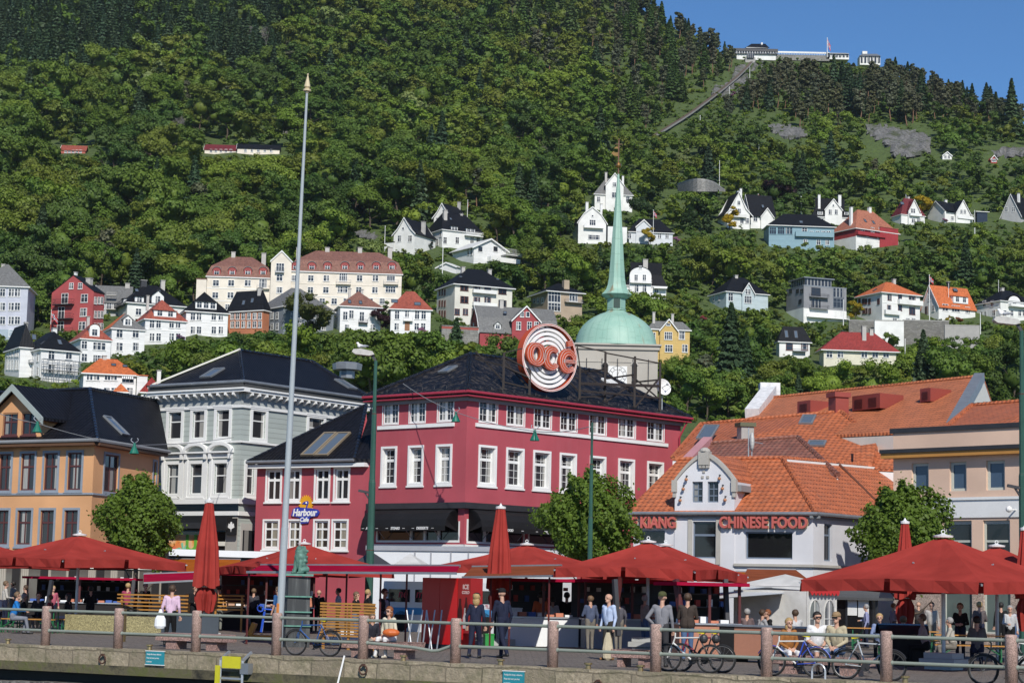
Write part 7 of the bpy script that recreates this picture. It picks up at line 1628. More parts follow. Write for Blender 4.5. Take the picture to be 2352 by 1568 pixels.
# railing
rl=thing('railing','pink granite posts carrying two grey green steel rails along the quay','railing',quay(1176));PXS=[-210,-40,131,296,473,656,853,1063,1284,1518,1770,2042,2326,2640,2980];PG=granite('pink_granite_post',(.40,.27,.225),70.);RAILM=paint('rail_paint',(.25,.28,.235),.45,.15,1.5)
PP=[quay(x)for x in PXS]
for p in PP:m=M();m.lathe([(.135,-.02),(.135,1.06),(.128,1.10),(.11,1.115),(0,1.12)],p,20);m.build('post',PG,rl,smooth=True)
for a,b in zip(PP,PP[1:]):
 for z in(.99,.42):
  m=M();d=(b-a).normalized();u=Vector((0,0,z));pts=[a+d*.13+u,b-d*.13+u]
  if z<.5 and abs(a.x-PP[6].x)<.1:pts=[pts[0],pts[0].lerp(pts[1],.55)-Vector((0,0,.07)),pts[0].lerp(pts[1],.78)-Vector((0,0,.14)),pts[0].lerp(pts[1],.86)-Vector((0,0,.12)),pts[1]]
  m.tube(pts,.042,10)
  for e in(pts[0],pts[-1]):m.blob(e,.058,8,6,squash=(1,1,1))
  m.build('rail',RAILM,rl)
TEAL=paint('teal_sign',(.03,.27,.33),.45)
for i,(x0,x1,y0,y1,lab)in enumerate(((336,378,1495,1525,'small teal notice on the quay wall near the white carrier bag man'),(1156,1205,1541,1572,'small teal notice on the quay wall below the two uniformed officers'))):
 f=Fac((e0+QN*.03).xy,(e1+QN*.03).xy);u0,za,u1,zb=f.rect(x0,y0,x1,y1);t=thing('notice',lab,'sign',f.pt(u0,za));m=M();f.bx(m,u0,za,u1,zb,0,.03,0);f.bx(m,u0-.02,za-.02,u1+.02,za,0,.035,1);f.bx(m,u0-.02,zb,u1+.02,zb+.02,0,.035,1);m.build('plate',[TEAL,WHITE],t);m=M();sg=1 if f.u.cross(Vector((0,0,1))).dot(f.n)>0 else-1
 for j,s_ in enumerate(('Vennligst ikke fortøy i rekkverket',"Please don't moor your boat",'to the fence')):text(m,s_,.062,f.pt((u0 if sg>0 else u1)+sg*.04,zb-.08-.1*j,.032),f.u*sg,(0,0,1),.004,align='LEFT',sx=.62)
 m.build('lettering',WHITE,t)
f=Fac((e0+QN*.03).xy,(e1+QN*.03).xy)
for lab,px,py in(('rusty mooring ring on the quay wall left of the teal notice',238,1511),('rusty mooring ring below the seated woman in white trousers',837,1535),('rusty mooring ring on the quay wall under the man holding his coat',1376,1572)):
 u,z=f.hit(px,py);t=thing('mooring_ring',lab,'ring',f.pt(u,z));m=M();m.tube([f.pt(u+.12*math.cos(a*.3927),z-.02+.12*math.sin(a*.3927),.06)for a in range(16)],.022,6,0,False,True);m.bar(f.pt(u,z+.1,0),f.pt(u,z+.1,.1),.06);m.build('ring',metal('rust',(.10,.05,.035),.8,.3),t)
BRASS=metal('brass',(.42,.30,.14),.35,.8);GRN=paint('lamp_green',(.03,.095,.07),.5,.35,1.);STEEL=metal('galvanised',(.48,.50,.52),.4,.6)
for i,px in enumerate((46,368,945,1166,1365,1484,2085)):
 p=quay(px,-.05);t=thing('mooring_stud','low brass capped mooring stud on the quay edge, '+('under the beer benches','above the first teal notice','beside the blue bicycle wheel','above the second teal notice','by the man holding his coat','by the mountain bikes','at the silver bicycle')[i],'stud',p);m=M();m.lathe([(.07,0),(.06,.1),(.1,.11),(.1,.15),(0,.16)],p,12);m.build('stud',BRASS,t)
 # ladder and rod
YL=paint('safety_yellow',(.62,.58,.03),.5);u0,z0=f.hit(520,1540);t=thing('quay_ladder','yellow and grey steel safety ladder hooked over the quay wall','ladder',f.pt(u0,-1));m=M()
for d in(0,.75):m.bar(f.pt(u0+d,-1.3,.25),f.pt(u0+d,-.15,.25),.06);m.bar(f.pt(u0+d,-.15,.25),f.pt(u0+d,.06,-.1),.06)
for k in range(4):m.bar(f.pt(u0,-.35-.28*k,.25),f.pt(u0+.75,-.35-.28*k,.25),.05)
m.build('ladder_frame',STEEL,t);m=M();f.bx(m,u0+.12,-.36,u0+.72,-.05,.3,.34);f.bx(m,u0-.12,-.85,u0+.02,-.3,.28,.33);m.build('marker_plate',YL,t);m=M();f.bx(m,u0+.7,-.5,u0+.98,-.22,.1,.3);m.build('bracket',ZINC,t)
a=G(790,1505);t=thing('boat_hook','long white pole leaning on the quay edge by the blue bicycle','pole',quay(780));m=M();m.tube([f.pt(*f.hit(768,1600,.5),.5),f.pt(*f.hit(791,1505,.05),.05)],.025,6);m.build('pole',WHITE,t)
# granite seats
def seat(px,py,w_,lab,yaw=None):
 p=G(px,py);t=thing('granite_seat',lab,'bench',p);m=M();d=QD;n=-QN;q=random.Random(int(px));o=p-d*w_/2-n*.25+Vector((0,0,.24));m.par(o,d*w_,n*.6,Vector((0,0,.2)))
 for i,v in enumerate(m.v):v+=Vector((q.uniform(-.03,.03),q.uniform(-.03,.03),q.uniform(-.02,.01)))
 m.build('slab',granite('rough_granite',(.33,.21,.18),40.),t);m=M()
 for s in(.14,.74):m.par(p-d*w_/2+d*w_*s-n*.2,d*w_*.16,n*.45,Vector((0,0,.24)))
 m.build('support',granite('rough_granite',(.33,.21,.18),40.),t);return t
seat(446,1488,2.45,'rough pink granite seat behind the rails by the carrier bag man');seat(875,1507,2.3,'rough granite seat with the woman in white trousers on it');seat(1455,1528,1.0,'short granite seat between the coat man and the cap man');seat(1880,1545,2.6,'granite seat carrying the three sunbathers')
# ================================================================ flagpole, lion, lamps
p=G(640,1483);fp=thing('flagpole','tall grey flagpole with a cream spear point in front of the market','pole',p);T=at(705,214,p.y);m=M();K=[(0,.115),(.21,.11),(.2101,.098),(.42,.09),(.4201,.082),(.62,.072),(.6201,.064),(1.,.038)]
m.tube([p.lerp(T,k)for k,r in K],[r for k,r in K],14);m.build('pole',paint('pole_grey',(.36,.40,.42),.45,.08),fp,smooth=False);m=M();dv=(T-p).normalized();m.tube([T,T+dv*.05,T+dv*.06,T+dv*.12,T+dv*.14,T+dv*.2,T+dv*.55,T+dv*.62],[.06,.06,.12,.12,.06,.10,.02,.03],10);m.build('spear_point',paint('cream_gilt',(.60,.50,.32),.4),fp);m=M();q=p.lerp(T,.068);m.box(q+Vector((-.075,-.085,0)),(.09,.02,.3),-.7);m.build('orange_sticker',paint('orange',(.75,.25,.05)),fp)
def remesh(caps,vox,name,mats,parent,tags,smooth=True,extra=None):
 """one continuous skin over tapered capsules; faces take the material of the nearest capsule"""
 V,F,b=[],[],0;nr_,ns=5,10
 for(a,c,ra,rc)in caps:
  a,c=Vector(a),Vector(c);d=c-a;l=d.length;z=d.normalized()if l>1e-6 else Vector((0,0,1));x=z.cross(Vector((0,1,.01)));x=x.normalized()if x.length>1e-3 else Vector((1,0,0));y=z.cross(x)
  R_=[(a-z*ra*math.cos(math.pi/2*i/nr_),ra*math.sin(math.pi/2*i/nr_))for i in range(nr_+1)]+[(c+z*rc*math.sin(math.pi/2*i/nr_),rc*math.cos(math.pi/2*i/nr_))for i in range(nr_+1)]
  for q,r in R_:
   for j in range(ns):an=6.28319*j/ns;V.append(q+(x*math.cos(an)+y*math.sin(an))*max(r,1e-4))
  for i in range(len(R_)-1):
   for j in range(ns):j2=(j+1)%ns;F.append((b+i*ns+j,b+i*ns+j2,b+(i+1)*ns+j2,b+(i+1)*ns+j))
  F.append(tuple(b+j for j in range(ns))[::-1]);F.append(tuple(b+(len(R_)-1)*ns+j for j in range(ns)));b+=len(R_)*ns
 me=bpy.data.meshes.new('r');me.from_pydata(V,[],F);ob=bpy.data.objects.new('r',me);COL.objects.link(ob);md=ob.modifiers.new('r','REMESH');md.mode='VOXEL';md.voxel_size=vox;sm=ob.modifiers.new('s','SMOOTH');sm.factor=.4;sm.iterations=1
 out=bpy.data.meshes.new_from_object(ob.evaluated_get(bpy.context.evaluated_depsgraph_get()));bpy.data.objects.remove(ob);bpy.data.meshes.remove(me);out.name=name
 n=len(out.polygons);c=np.empty(n*3);out.polygons.foreach_get('center',c);c=c.reshape(-1,3);best=np.full(n,1e9);mi=np.zeros(n,dtype=np.int32)
 for(a,q,ra,rc),tg in zip(caps,tags):
  a,q=np.array(a,float),np.array(q,float);d=q-a;t_=np.clip(((c-a)@d)/max(d@d,1e-9),0,1);dist=np.linalg.norm(c-a-t_[:,None]*d,axis=1)-(ra+(rc-ra)*t_);k=dist<best;best[k]=dist[k];mi[k]=tg
 for m_ in mats:out.materials.append(m_)
 out.polygons.foreach_set('material_index',mi);out.polygons.foreach_set('use_smooth',np.full(n,smooth));o=bpy.data.objects.new(name,out);COL.objects.link(o)
 if parent is not None:o.parent=parent
 ORG[o.name]=Vector((0,0,0));return o
p=G(683,1480,63.);pl=thing('lion_plinth','tall dark stone plinth with green copper bands carrying the lion','plinth',p);m=M();k=M();VERD=paint('verdigris',(.13,.30,.24),.7,.4,6.);zt=at(683,1317,63).z;t=NT('streaked_slate');st=t.noise(t.scl(t.pos(),(6,6,.5)),1.,6,.6);sm_=t.bsdf(t.ramp(st,(.45,(.035,.038,.04)),(.62,(.075,.08,.08)),(.75,(.28,.29,.28))),.6)
for a,b,w_ in((0,.28,.36),(.28,.47,.345),(.47,.68,.335),(.68,.96,.325)):m.par(p+Vector((-w_*.95,-w_*.9,zt*a)),Vector((w_*2,.2,0)),Vector((-.3,w_*1.8,0)),Vector((0,0,zt*(b-a))))
m.build('shaft',sm_,pl)
for a in(.1,.28,.47,.68,.97):w_=.4 if a<.9 else .42;k.par(p+Vector((-w_*.95,-w_*.95,zt*a)),Vector((w_*2,.2,0)),Vector((-.3,w_*1.8,0)),Vector((0,0,zt*.03 if a>.9 else .04)))
k.build('copper_band',VERD,pl)
lt=thing('lion_statue','green bronze seated lion statue on the dark stone plinth','statue',p+Vector((0,0,zt)));C_=[((-.16,0,.14),(-.02,0,.30),.17,.19),((-.02,0,.30),(.02,0,.56),.17,.19),((-.05,0,.55),(.0,0,.74),.19,.17),((.02,0,.80),(.05,0,.83),.13,.12),((-.01,.08,.80),(-.09,.19,.77),.08,.055),((-.02,.10,.71),(-.07,.17,.685),.05,.035),((-.02,.06,.92),(-.03,.06,.95),.04,.02),((-.02,-.06,.92),(-.03,-.06,.95),.04,.02)]
for s in(-1,1):C_+=[((.10,s*.09,.42),(.14,s*.1,.04),.075,.05),((.14,s*.1,.04),(.24,s*.1,.035),.055,.04),((-.14,s*.13,.16),(.10,s*.15,.12),.12,.07),((.06,s*.15,.05),(.20,s*.15,.04),.05,.045)]
q=random.Random(2)
for i in range(46):a=q.uniform(-1.7,1.7)+math.pi;z=q.uniform(.42,.92);r=.19-.06*(z>.8);e=Vector((-.02+r*math.cos(a),r*1.05*math.sin(a),z));C_.append((e,e+Vector((-.03,0,-.06)),.04,.015))
C_+=[((-.28,0,.05),(-.12,.2,.03),.03,.03)];remesh(C_,.018,'body',[paint('bronze_patina',(.12,.25,.20),.65,.7,7.)],lt,[0]*len(C_));lt.rotation_euler=(0,0,R(-122));lt.scale=(.96,.96,.9)
def gull(lab,p):
 t=thing('gull',lab,'gull',p);C_=[((-.16,0,.13),(.1,0,.16),.04,.085),((.1,0,.17),(.17,0,.26),.06,.05),((.17,0,.27),(.19,0,.275),.05,.045),((.23,0,.265),(.29,0,.25),.016,.008),((-.12,0,.16),(-.3,0,.15),.05,.012),((0,.05,.13),(-.22,.05,.15),.05,.02),((0,-.05,.13),(-.22,-.05,.15),.05,.02),((.02,.03,.1),(.03,.03,0),.01,.01),((.02,-.03,.1),(.03,-.03,0),.01,.01)];remesh(C_,.012,'body',[WHITE,paint('gull_grey',(.30,.32,.35)),paint('bill_yellow',(.6,.4,.05))],t,[0,0,0,2,1,1,1,2,2]);t.rotation_euler=(0,0,R(170));return t
def lamp(lab,px,Y,ytop,r0,head=True):
 p=G(px,1400,Y);z=at(px,ytop,Y).z;t=thing('street_lamp',lab,'street lamp',p);m=M();m.lathe([(r0*1.15,0),(r0*1.1,z*.3),(r0,z*.31),(r0*.95,z*.55),(r0*.8,z*.56),(r0*.7,z*.8),(r0*.55,z*.81),(r0*.45,z),(0,z+.02)],p,8);m.build('post',GRN,t);m=M()
 for k in(.3,.55,.8):r=r0*(1.2-.8*k+.12);m.lathe([(r,z*k),(r,z*k+.06)],p,8)
 m.build('band',metal('rust',(.10,.05,.035),.8,.3),t)
 if head:
  m=M();m.bar(p+Vector((0,0,z)),p+Vector((-.15,0,z+.22)),.1);m.bar(p+Vector((.1,0,z*.51)),p+Vector((-.55,-.1,z*.52)),.1);m.bar(p+Vector((0,0,z*.475)),p+Vector((-.3,-.05,z*.515)),.06);m.build('bracket',DARKM,t);m=M();c=p+Vector((-.45,0,z+.3));m.prism([(-.55,-.02),(-.5,.1),(-.2,.16),(.3,.12),(.4,.0),(.2,-.08),(-.4,-.1)],c-Vector((0,.16,0)),(.98,0,-.12),(.12,0,.98),(0,.32,0));m.build('lamp_head',paint('lamp_shell',(.50,.49,.46),.6,.3,6.),t);return c+Vector((-.15,0,.15))
c=lamp('tall green lamp post before the crimson building with a gull on it',846,84.,828,.15);gull('gull standing on the green lamp post before the crimson building',c);c=lamp('tall green lamp post at the picture edge before the peach building',2352,70.,760,.15);gull('gull on the lamp post before the peach building',c);lamp('slim green cable post in front of the clipped lime tree',1353,86.,970,.105,False)
def wire(lab,pts,Ys):
 P_=[at(x,y,Y)for(x,y),Y in zip(pts,Ys)];t=thing('span_wire',lab,'wire',P_[0]);m=M()
 for a,b in zip(P_,P_[1:]):m.tube([a.lerp(b,i/6)-Vector((0,0,.12*math.sin(math.pi*i/6)))for i in range(7)],.018,4)
 m.build('wire',LEAD,t);return P_
BELL=paint('bell_green',(.015,.15,.10),.35)
def bell(lab,px,py,Y):
 c=at(px,py,Y);t=thing('hanging_lamp',lab,'lamp',c);m=M();m.lathe([(.05,.5),(.09,.3),(.14,.2),(.24,-.02),(.22,-.04),(0,.1)],c,14);m.build('shade',BELL,t);m=M()
 for s in(-1,1):m.tube([c+Vector((s*(.04+.14*math.sin(a*.5)),0,.5+.045*a))for a in range(6)],.02,5)
 m.build('hook',STEEL,t)
wire('thin span wire crossing before the ochre and grey green buildings',[(-60,925),(85,972),(307,1022),(537,1004)],(96,97,100,121));bell('green bell lamp hanging before the ochre gable windows',85,991,97.);bell('green bell lamp hanging before the ochre building side wall',308,1040,100.)
wire('thin span wire running from the crimson roof to the slim green post',[(926,881),(1046,946),(1228,990),(1353,980)],(113,106,98,86));bell('green bell lamp hanging before the crimson building corner',1047,967,106.);bell('green bell lamp hanging between the crimson window rows',1228,1010,98.)
# clipped limes
def lime(lab,px,Y,ytop,ybot,wpx,seed):
 global nr;nr=np.random.RandomState(seed);p=G(px,1400,Y);zt,zb=at(px,ytop,Y).z,at(px,ybot,Y).z;W_=wpx/FPX*Y;Hc=zt-zb;t=thing('lime_tree',lab,'tree',p);n=19000;d=nr.normal(size=(n,3));d/=np.linalg.norm(d,axis=1,keepdims=True);rr=nr.rand(n)**.22;lump=1+.16*np.sin(d[:,0]*5+seed)*np.sin(d[:,2]*6+1)+.10*np.sin(d[:,0]*11+d[:,2]*9+seed)+.06*np.sin(d[:,0]*23+d[:,2]*17)+.22*(nr.rand(n)>.94)*nr.rand(n)
 sh=np.where(d[:,2]>0,1-.38*np.clip(d[:,2],0,1)**1.5,1.);c=np.stack([d[:,0]*W_/2*sh,d[:,1]*W_/2*sh,d[:,2]*Hc/2],1)*(rr*lump)[:,None]*1.02+np.array([0,0,zb+Hc/2]);v,f=quads(c,d*.7+nr.normal(size=(n,3))*.55+np.array([0,-.15,.35]),.125,1.1);me=np_mesh('crown',v,f,mats=(LEAF,));o=bpy.data.objects.new('crown',me);COL.objects.link(o);o.parent=t;o.color=(.105,.165,.022,1);m=M();trunk(m,Hc,.16,zb+Hc*.6,7,W_*.8,0,.05)
 for i in range(len(m.v)):m.v[i]=m.v[i]+p
 m.build('trunk',BARK,t)
lime('clipped bright green lime tree before the ochre building',308,96.,1088,1300,182,5);lime('clipped bright green lime tree before the crimson building',1350,90.,1083,1300,222,6);lime('clipped bright green lime tree between the restaurant and the peach building',2080,82.,1115,1330,215,7)
# ================================================================ parasols
REDC=cloth('red_canvas',(.40,.055,.045),.85,2.2,.15,.2);CAPW=paint('cap_white',(.75,.75,.73),.4);POLEM=metal('parasol_pole',(.42,.44,.46),.4,.5);DKP=paint('maroon_pole',(.09,.02,.02),.5)
def parasol(lab,px,ya,Y,half,yaw,edge=2.62,base=True,pole=POLEM,val=.3):
 p=G(px,1400,Y);zt=at(px,ya+4,Y).z;t=thing('parasol',lab,'parasol',p,'open red market parasols');m=M();n=6;C_=[p+Vector((half*math.cos(R(yaw)+k*math.pi/2),half*math.sin(R(yaw)+k*math.pi/2),edge))for k in range(4)];ap=p+Vector((0,0,zt))
 for k in range(4):
  a,b=C_[k],C_[(k+1)%4];md=(a+b)/2+Vector((0,0,.07));E=[a,a.lerp(md,.5),md,md.lerp(b,.5),b]
  rows=[[ap.lerp(e,.05+.95*r/n)-Vector((0,0,.11*math.sin(math.pi*r/n)*(1.1 if i in(1,2,3)else .35)))for i,e in enumerate(E)]for r in range(n+1)]
  for r in range(n):
   for i in range(4):m.face([rows[r][i],rows[r+1][i],rows[r+1][i+1],rows[r][i+1]])
  out=(md-p);out.z=0;out=out.normalized()
  for(x,y,g)in((0,2,.0),(2,4,.0)):
   q0,q1=E[x].lerp(E[y],.03),E[y].lerp(E[x],.03);L_=6
   for i in range(L_):
    s0,s1=q0.lerp(q1,i/L_),q0.lerp(q1,(i+1)/L_);w0,w1=(out*(.05*math.sin(i*1.9+k)),out*(.05*math.sin((i+1)*1.9+k)));m.face([s0,s1,s1-Vector((0,0,val))+w1,s0-Vector((0,0,val))+w0])
 m.build('canopy',REDC,t,smooth=False);m=M();m.lathe([(.02,-.04),(.26,-.02),(.27,.03),(.1,.06),(.05,.08),(0,.09)],ap,16);m.tube([ap+Vector((.05*math.cos(a*.785),0,.13+.05*math.sin(a*.785)))for a in range(8)],.012,5,0,False,True);m.build('cap',CAPW,t);m=M();m.tube([p,ap-Vector((0,0,.1))],.055,10);m.build('pole',pole,t)
 for k in range(4):
  m=M();a=ap-Vector((0,0,.16));e=C_[k]-Vector((0,0,.07));m.bar(a,e,.045);hub=p+Vector((0,0,edge-.05));m.bar(hub,a.lerp(e,.55),.04);m.bar(hub,(C_[k]+C_[(k+1)%4])/2*.55+(ap-Vector((0,0,.1)))*.45,.035);m.build('rib',pole,t)
 if base:m=M();m.box(p+Vector((0,0,.22)),(1.05,.75,.16),R(yaw)+.8);m.box(p+Vector((0,0,.38)),(.85,.6,.15),R(yaw)+.8);m.box(p+Vector((0,0,.07)),(.8,.6,.1),R(yaw)+.8);m.build('weight',paint('weight_grey',(.42,.43,.42),.6),t)
parasol('large open red parasol with grey weight box before the ochre building',175,1224,77.,4.05,-86);parasol('open red parasol cut by the picture edge before the ochre building',-55,1238,88.,3.9,-70,base=False);parasol('open red parasol behind the lion statue',694,1244,82.,4.0,-112,2.55,False);parasol('open red parasol behind the closed parasol under the black awning',1207,1246,77.,3.4,-80,2.75,False);parasol('open red parasol in the middle with dark support frame below',1487,1240,67.,3.35,-68,2.6);parasol('open red parasol just behind the middle one',1527,1247,74.,3.2,-75,2.6,False);parasol('largest red parasol standing before the peach building',2167,1228,54.5,3.85,-88,2.28);parasol('open red parasol behind the largest one at the picture edge',2290,1250,64.,3.6,-70,2.4,False)
def closed(lab,px,yt,ym,yb,Y,w0,w1):
 p=G(px,1400,Y);z0,z1,z2=at(px,yb,Y).z,at(px,ym,Y).z,at(px,yt,Y).z;s=Y/FPX;t=thing('closed_parasol',lab,'parasol',p,'closed red market parasols');m=M();q=random.Random(int(px));n=36;pr=[(z2-.12,w0),(z2-.3,w0*1.1),(z1+(z2-z1)*.45,w1*.82),(z1+.05,w1),(z1+.04,w1*.55),(z1-.06,w1*.5),(z1-.25,w1*.72),(z0+.35,w1*.75),(z0,w1*.55)];b=0;G_=[]
 for i,(z,r)in enumerate(pr):
  G_.append([p+Vector((r*s*(1+(.10+.03*i)*math.sin(j*6.28319*8/n+.3*i))*math.cos(6.28319*j/n),r*s*(1+(.10+.03*i)*math.sin(j*6.28319*8/n+.3*i))*math.sin(6.28319*j/n),z-(.12*abs(math.sin(j*.35))if i in(3,8)else 0)))for j in range(n)])
 for a,c in zip(G_,G_[1:]):
  for j in range(n):m.face([c[j],c[(j+1)%n],a[(j+1)%n],a[j]])
 m.build('canopy',REDC,t);m=M();m.lathe([(.02,-.12),(w0*s*1.15,-.1),(w0*s*1.2,-.03),(.06,0),(0,.1)],p+Vector((0,0,z2)),14);m.build('cap',CAPW,t);m=M();m.tube([p,p+Vector((0,0,z2-.1))],.06,8);m.build('pole',POLEM,t);m=M();m.tube([p+Vector((w1*s*.6*math.cos(a*.5236),w1*s*.6*math.sin(a*.5236),z1))for a in range(12)],.025,5,0,False,True);m.build('strap',CAPW,t);m=M();m.box(p+Vector((0,0,.12)),(1.,.8,.22),.3);m.build('weight',paint('weight_grey',(.42,.43,.42),.6),t)
closed('closed red parasol tied up before the grey green building',471,1147,1346,1400,70.,9,27);closed('closed red parasol tied up behind the capped officer',1145,1161,1352,1398,70.,10,26);closed('closed red parasol tied up before the clipped lime by the peach building',2079,1195,1372,1432,66.,9,23);closed('closed red parasol at the picture edge',2356,1210,1370,1440,62.,10,22)
# ================================================================ awnings, stalls, vehicles
CRIM=cloth('crimson_awning',(.42,.012,.05),.6,1.5,.3,.25);ORC=cloth('orange_awning',(.50,.14,.025),.7,1.5,.2,.3);BRC=cloth('brown_awning',(.30,.09,.045),.7,1.5,.2,.2);DARK=paint('dark_interior',(.014,.012,.012),.8);STY=paint('polystyrene',(.80,.82,.83),.7,.06);SLAT=paint('orange_wood',(.50,.24,.055),.5,.3,3.)  # DARK puts stall shade into the colour, along with truly dark parts
def sheet(name,lab,pts,mat,cat,sag=.0,bars=(),th=.02):
 P_=[at(*q)for q in pts];t=thing(name,lab,cat,(P_[0].x,P_[0].y,0));m=M();n=8
 for i in range(n):
  for j in range(4):
   f_=lambda a,b:P_[0].lerp(P_[1],a).lerp(P_[3].lerp(P_[2],a),b)-Vector((0,0,sag*math.sin(math.pi*a)*math.sin(math.pi*b)))
   m.face([f_(i/n,j/4),f_((i+1)/n,j/4),f_((i+1)/n,(j+1)/4),f_(i/n,(j+1)/4)])
 m.build('canopy',mat,t)
 for a,b,w_ in((0,1,.07),(3,2,.09)):m=M();m.bar(P_[a],P_[b],w_);m.build('rail',ZINC,t)
 for(x,ytop,Y)in bars:m=M();q=at(x,ytop,Y);m.tube([(q.x,q.y,0),q],.035,6);m.build('post',DKP,t)
 return t
sheet('awning','long crimson market awning behind the lion plinth',[(567,1313,65.),(1048,1316,60.5),(1056,1299,66.),(600,1297,71.)],CRIM,'awning',.06,((572,1316,65.1),(751,1310,67.),(797,1310,66.5),(935,1312,65.5),(875,1316,63.)))
sheet('awning','crimson and brown stall awning right of the closed parasol',[(1062,1325,68.),(1272,1322,66.),(1290,1298,72.),(1085,1301,74.)],BRC,'awning',.05,((1128,1325,68.),(1172,1325,67.8),(1262,1325,66.3)))
sheet('awning','orange awning stretched between the big parasol and the closed one',[(415,1322,88.),(552,1308,90.),(552,1284,96.),(385,1283,98.)],ORC,'awning',.15);sheet('awning','orange sail awning at the restaurant front beside the tent',[(1682,1368,78.),(1840,1352,80.),(1838,1318,92.),(1690,1312,92.)],ORC,'awning',.25);sheet('awning','brown red awning under the restaurant window',[(1700,1338,84.),(1870,1340,82.),(1828,1308,92.),(1716,1306,92.)],BRC,'awning',.05);sheet('awning','dark red awning over the stall behind the big parasol',[(330,1338,82.),(505,1330,82.),(500,1312,88.),(330,1318,88.)],CRIM,'awning',.05)
def block(name,lab,cat,x0,x1,ytop,Y0,Y1,D,mat,part='body',trims=()):
 f_=Fac(P2(x0,1380,Y0),P2(x1,1380,Y1));z=f_.hit((x0+x1)/2,ytop)[1];t=thing(name,lab,cat,f_.pt(f_.L/2,0));m=M();f_.bx(m,0,.0,f_.L,z,-D,0);m.build(part,mat,t);return t,f_,z
t,f_,z=block('site_container','white panelled site cabin with grey frame before the crimson building','container',840,1125,1259,104.,101.,3.,paint('panel_white',(.74,.75,.76),.5,.05));m=M();f_.bx(m,-.05,z-.12,f_.L+.05,z+.12,.003,.08)
for k in(0,.39,.52,.68,.82,.98):f_.bx(m,f_.L*k,0,f_.L*k+.07,z-.12,.003,.04)
m.build('frame',paint('cabin_grey',(.36,.37,.40)),t)
t,f_,z=block('site_container','second white site cabin further along the crimson building','container',1128,1260,1262,100.5,99.,3.,paint('panel_white',(.74,.75,.76),.5,.05))
t,f_,z=block('flat_canopy','white edged flat canopy in front of the grey green building','canopy',385,655,1265,104.,106.,3.,DARK);m=M();f_.bx(m,-.05,z-.3,f_.L+.05,z+.03,.003,.15);m.build('edge',paint('panel_white',(.74,.75,.76),.5,.05),t)  # solid near-black block stands for the shaded space below the canopy edge
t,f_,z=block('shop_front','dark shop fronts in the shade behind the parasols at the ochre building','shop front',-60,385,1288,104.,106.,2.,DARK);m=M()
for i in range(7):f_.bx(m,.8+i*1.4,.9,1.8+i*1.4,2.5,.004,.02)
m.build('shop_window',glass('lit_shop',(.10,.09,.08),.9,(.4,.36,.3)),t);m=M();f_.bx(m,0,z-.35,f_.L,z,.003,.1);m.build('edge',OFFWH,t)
# market stalls: counter, back wall, shelves
def stall(lab,x0,x1,Y,yroof,back,front,goods=(),depth=3.,roof=None):
 f_=Fac(P2(x0,1400,Y),P2(x1,1400,Y+.4));zr=f_.hit((x0+x1)/2,yroof)[1];t=thing('market_stall',lab,'market stall',f_.pt(f_.L/2,0));m=M();f_.bx(m,0,0,f_.L,.95,-.9,-.02);m.build('counter',front,t);m=M();f_.bx(m,0,0,f_.L,zr,-depth-.1,-depth);m.build('back_wall',back,t);m=M();f_.bx(m,-.2,zr,f_.L+.2,zr+.1,-depth-.2,.3);m.build('roof',roof or CRIM,t)
 for u in(0,f_.L*.5,f_.L):m=M();f_.bx(m,u-.04,.95,u+.04,zr,-.12,-.04);m.build('post',DKP,t)
 m=M();f_.bx(m,-.05,.951,f_.L+.05,1.0,-1.,.05);m.build('counter_top',STEEL,t);q=random.Random(int(x0));m=M()
 for i in range(int(f_.L/.32)):
  u=.1+i*.32;h_=q.uniform(.06,.22);f_.bx(m,u,1.002,u+.26,1.0+h_,-.8+q.random()*.2,-.3,q.randrange(4))
 m.build('goods',[STY,paint('salmon',(.55,.2,.12)),paint('crate_blue',(.05,.12,.4)),paint('prawn',(.5,.3,.2))],t);m=M()
 for zz in(1.45,1.85):f_.bx(m,.2,zz,f_.L-.2,zz+.04,-depth+.02,-depth+.35)
 for i in range(int(f_.L/.2)):
  if q.random()<.7:u=.25+i*.2;f_.bx(m,u,1.492+.4*(i%2),u+.14,1.6+.4*(i%2)+q.random()*.12,-depth+.06,-depth+.25,q.randrange(3)+1)
 m.build('shelf',[DARKM,WHITE,paint('jar_red',(.4,.05,.04)),paint('jar_blue',(.05,.1,.3))],t);return t,f_
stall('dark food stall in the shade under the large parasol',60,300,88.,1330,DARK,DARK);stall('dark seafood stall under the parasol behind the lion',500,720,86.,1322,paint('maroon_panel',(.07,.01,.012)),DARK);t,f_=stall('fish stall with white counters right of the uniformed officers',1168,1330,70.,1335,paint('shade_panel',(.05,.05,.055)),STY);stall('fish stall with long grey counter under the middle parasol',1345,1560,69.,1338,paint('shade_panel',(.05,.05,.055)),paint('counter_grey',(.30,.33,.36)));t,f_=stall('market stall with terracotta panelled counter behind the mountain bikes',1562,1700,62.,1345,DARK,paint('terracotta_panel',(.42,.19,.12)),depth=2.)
t=thing('counter','terracotta panelled counter behind the three sunbathers','counter',G(1790,1400,57.));f_=Fac(P2(1652,1400,58.),P2(1850,1400,56.4));m=M();f_.bx(m,0,.12,f_.L*.02,.98,-.8,-.01,1);f_.bx(m,f_.L*.18,.12,f_.L,.98,-.8,0);f_.bx(m,f_.L*.02,0,f_.L*.18,1.,-.8,.02,1);f_.bx(m,-.05,.982,f_.L+.05,1.03,-.9,.05,2);m.build('panel',[paint('terracotta_panel',(.42,.19,.12)),DARK,ZINC],t)
def lean(lab,px,Y0,y0,y1,dx,col):
 p=at(px,y1,Y0);q=at(px+dx,y0,Y0+.3);t=thing('stall_strut',lab,'strut',p);m=M();m.bar(p,q,.13,.16);m.build('strut',col,t)
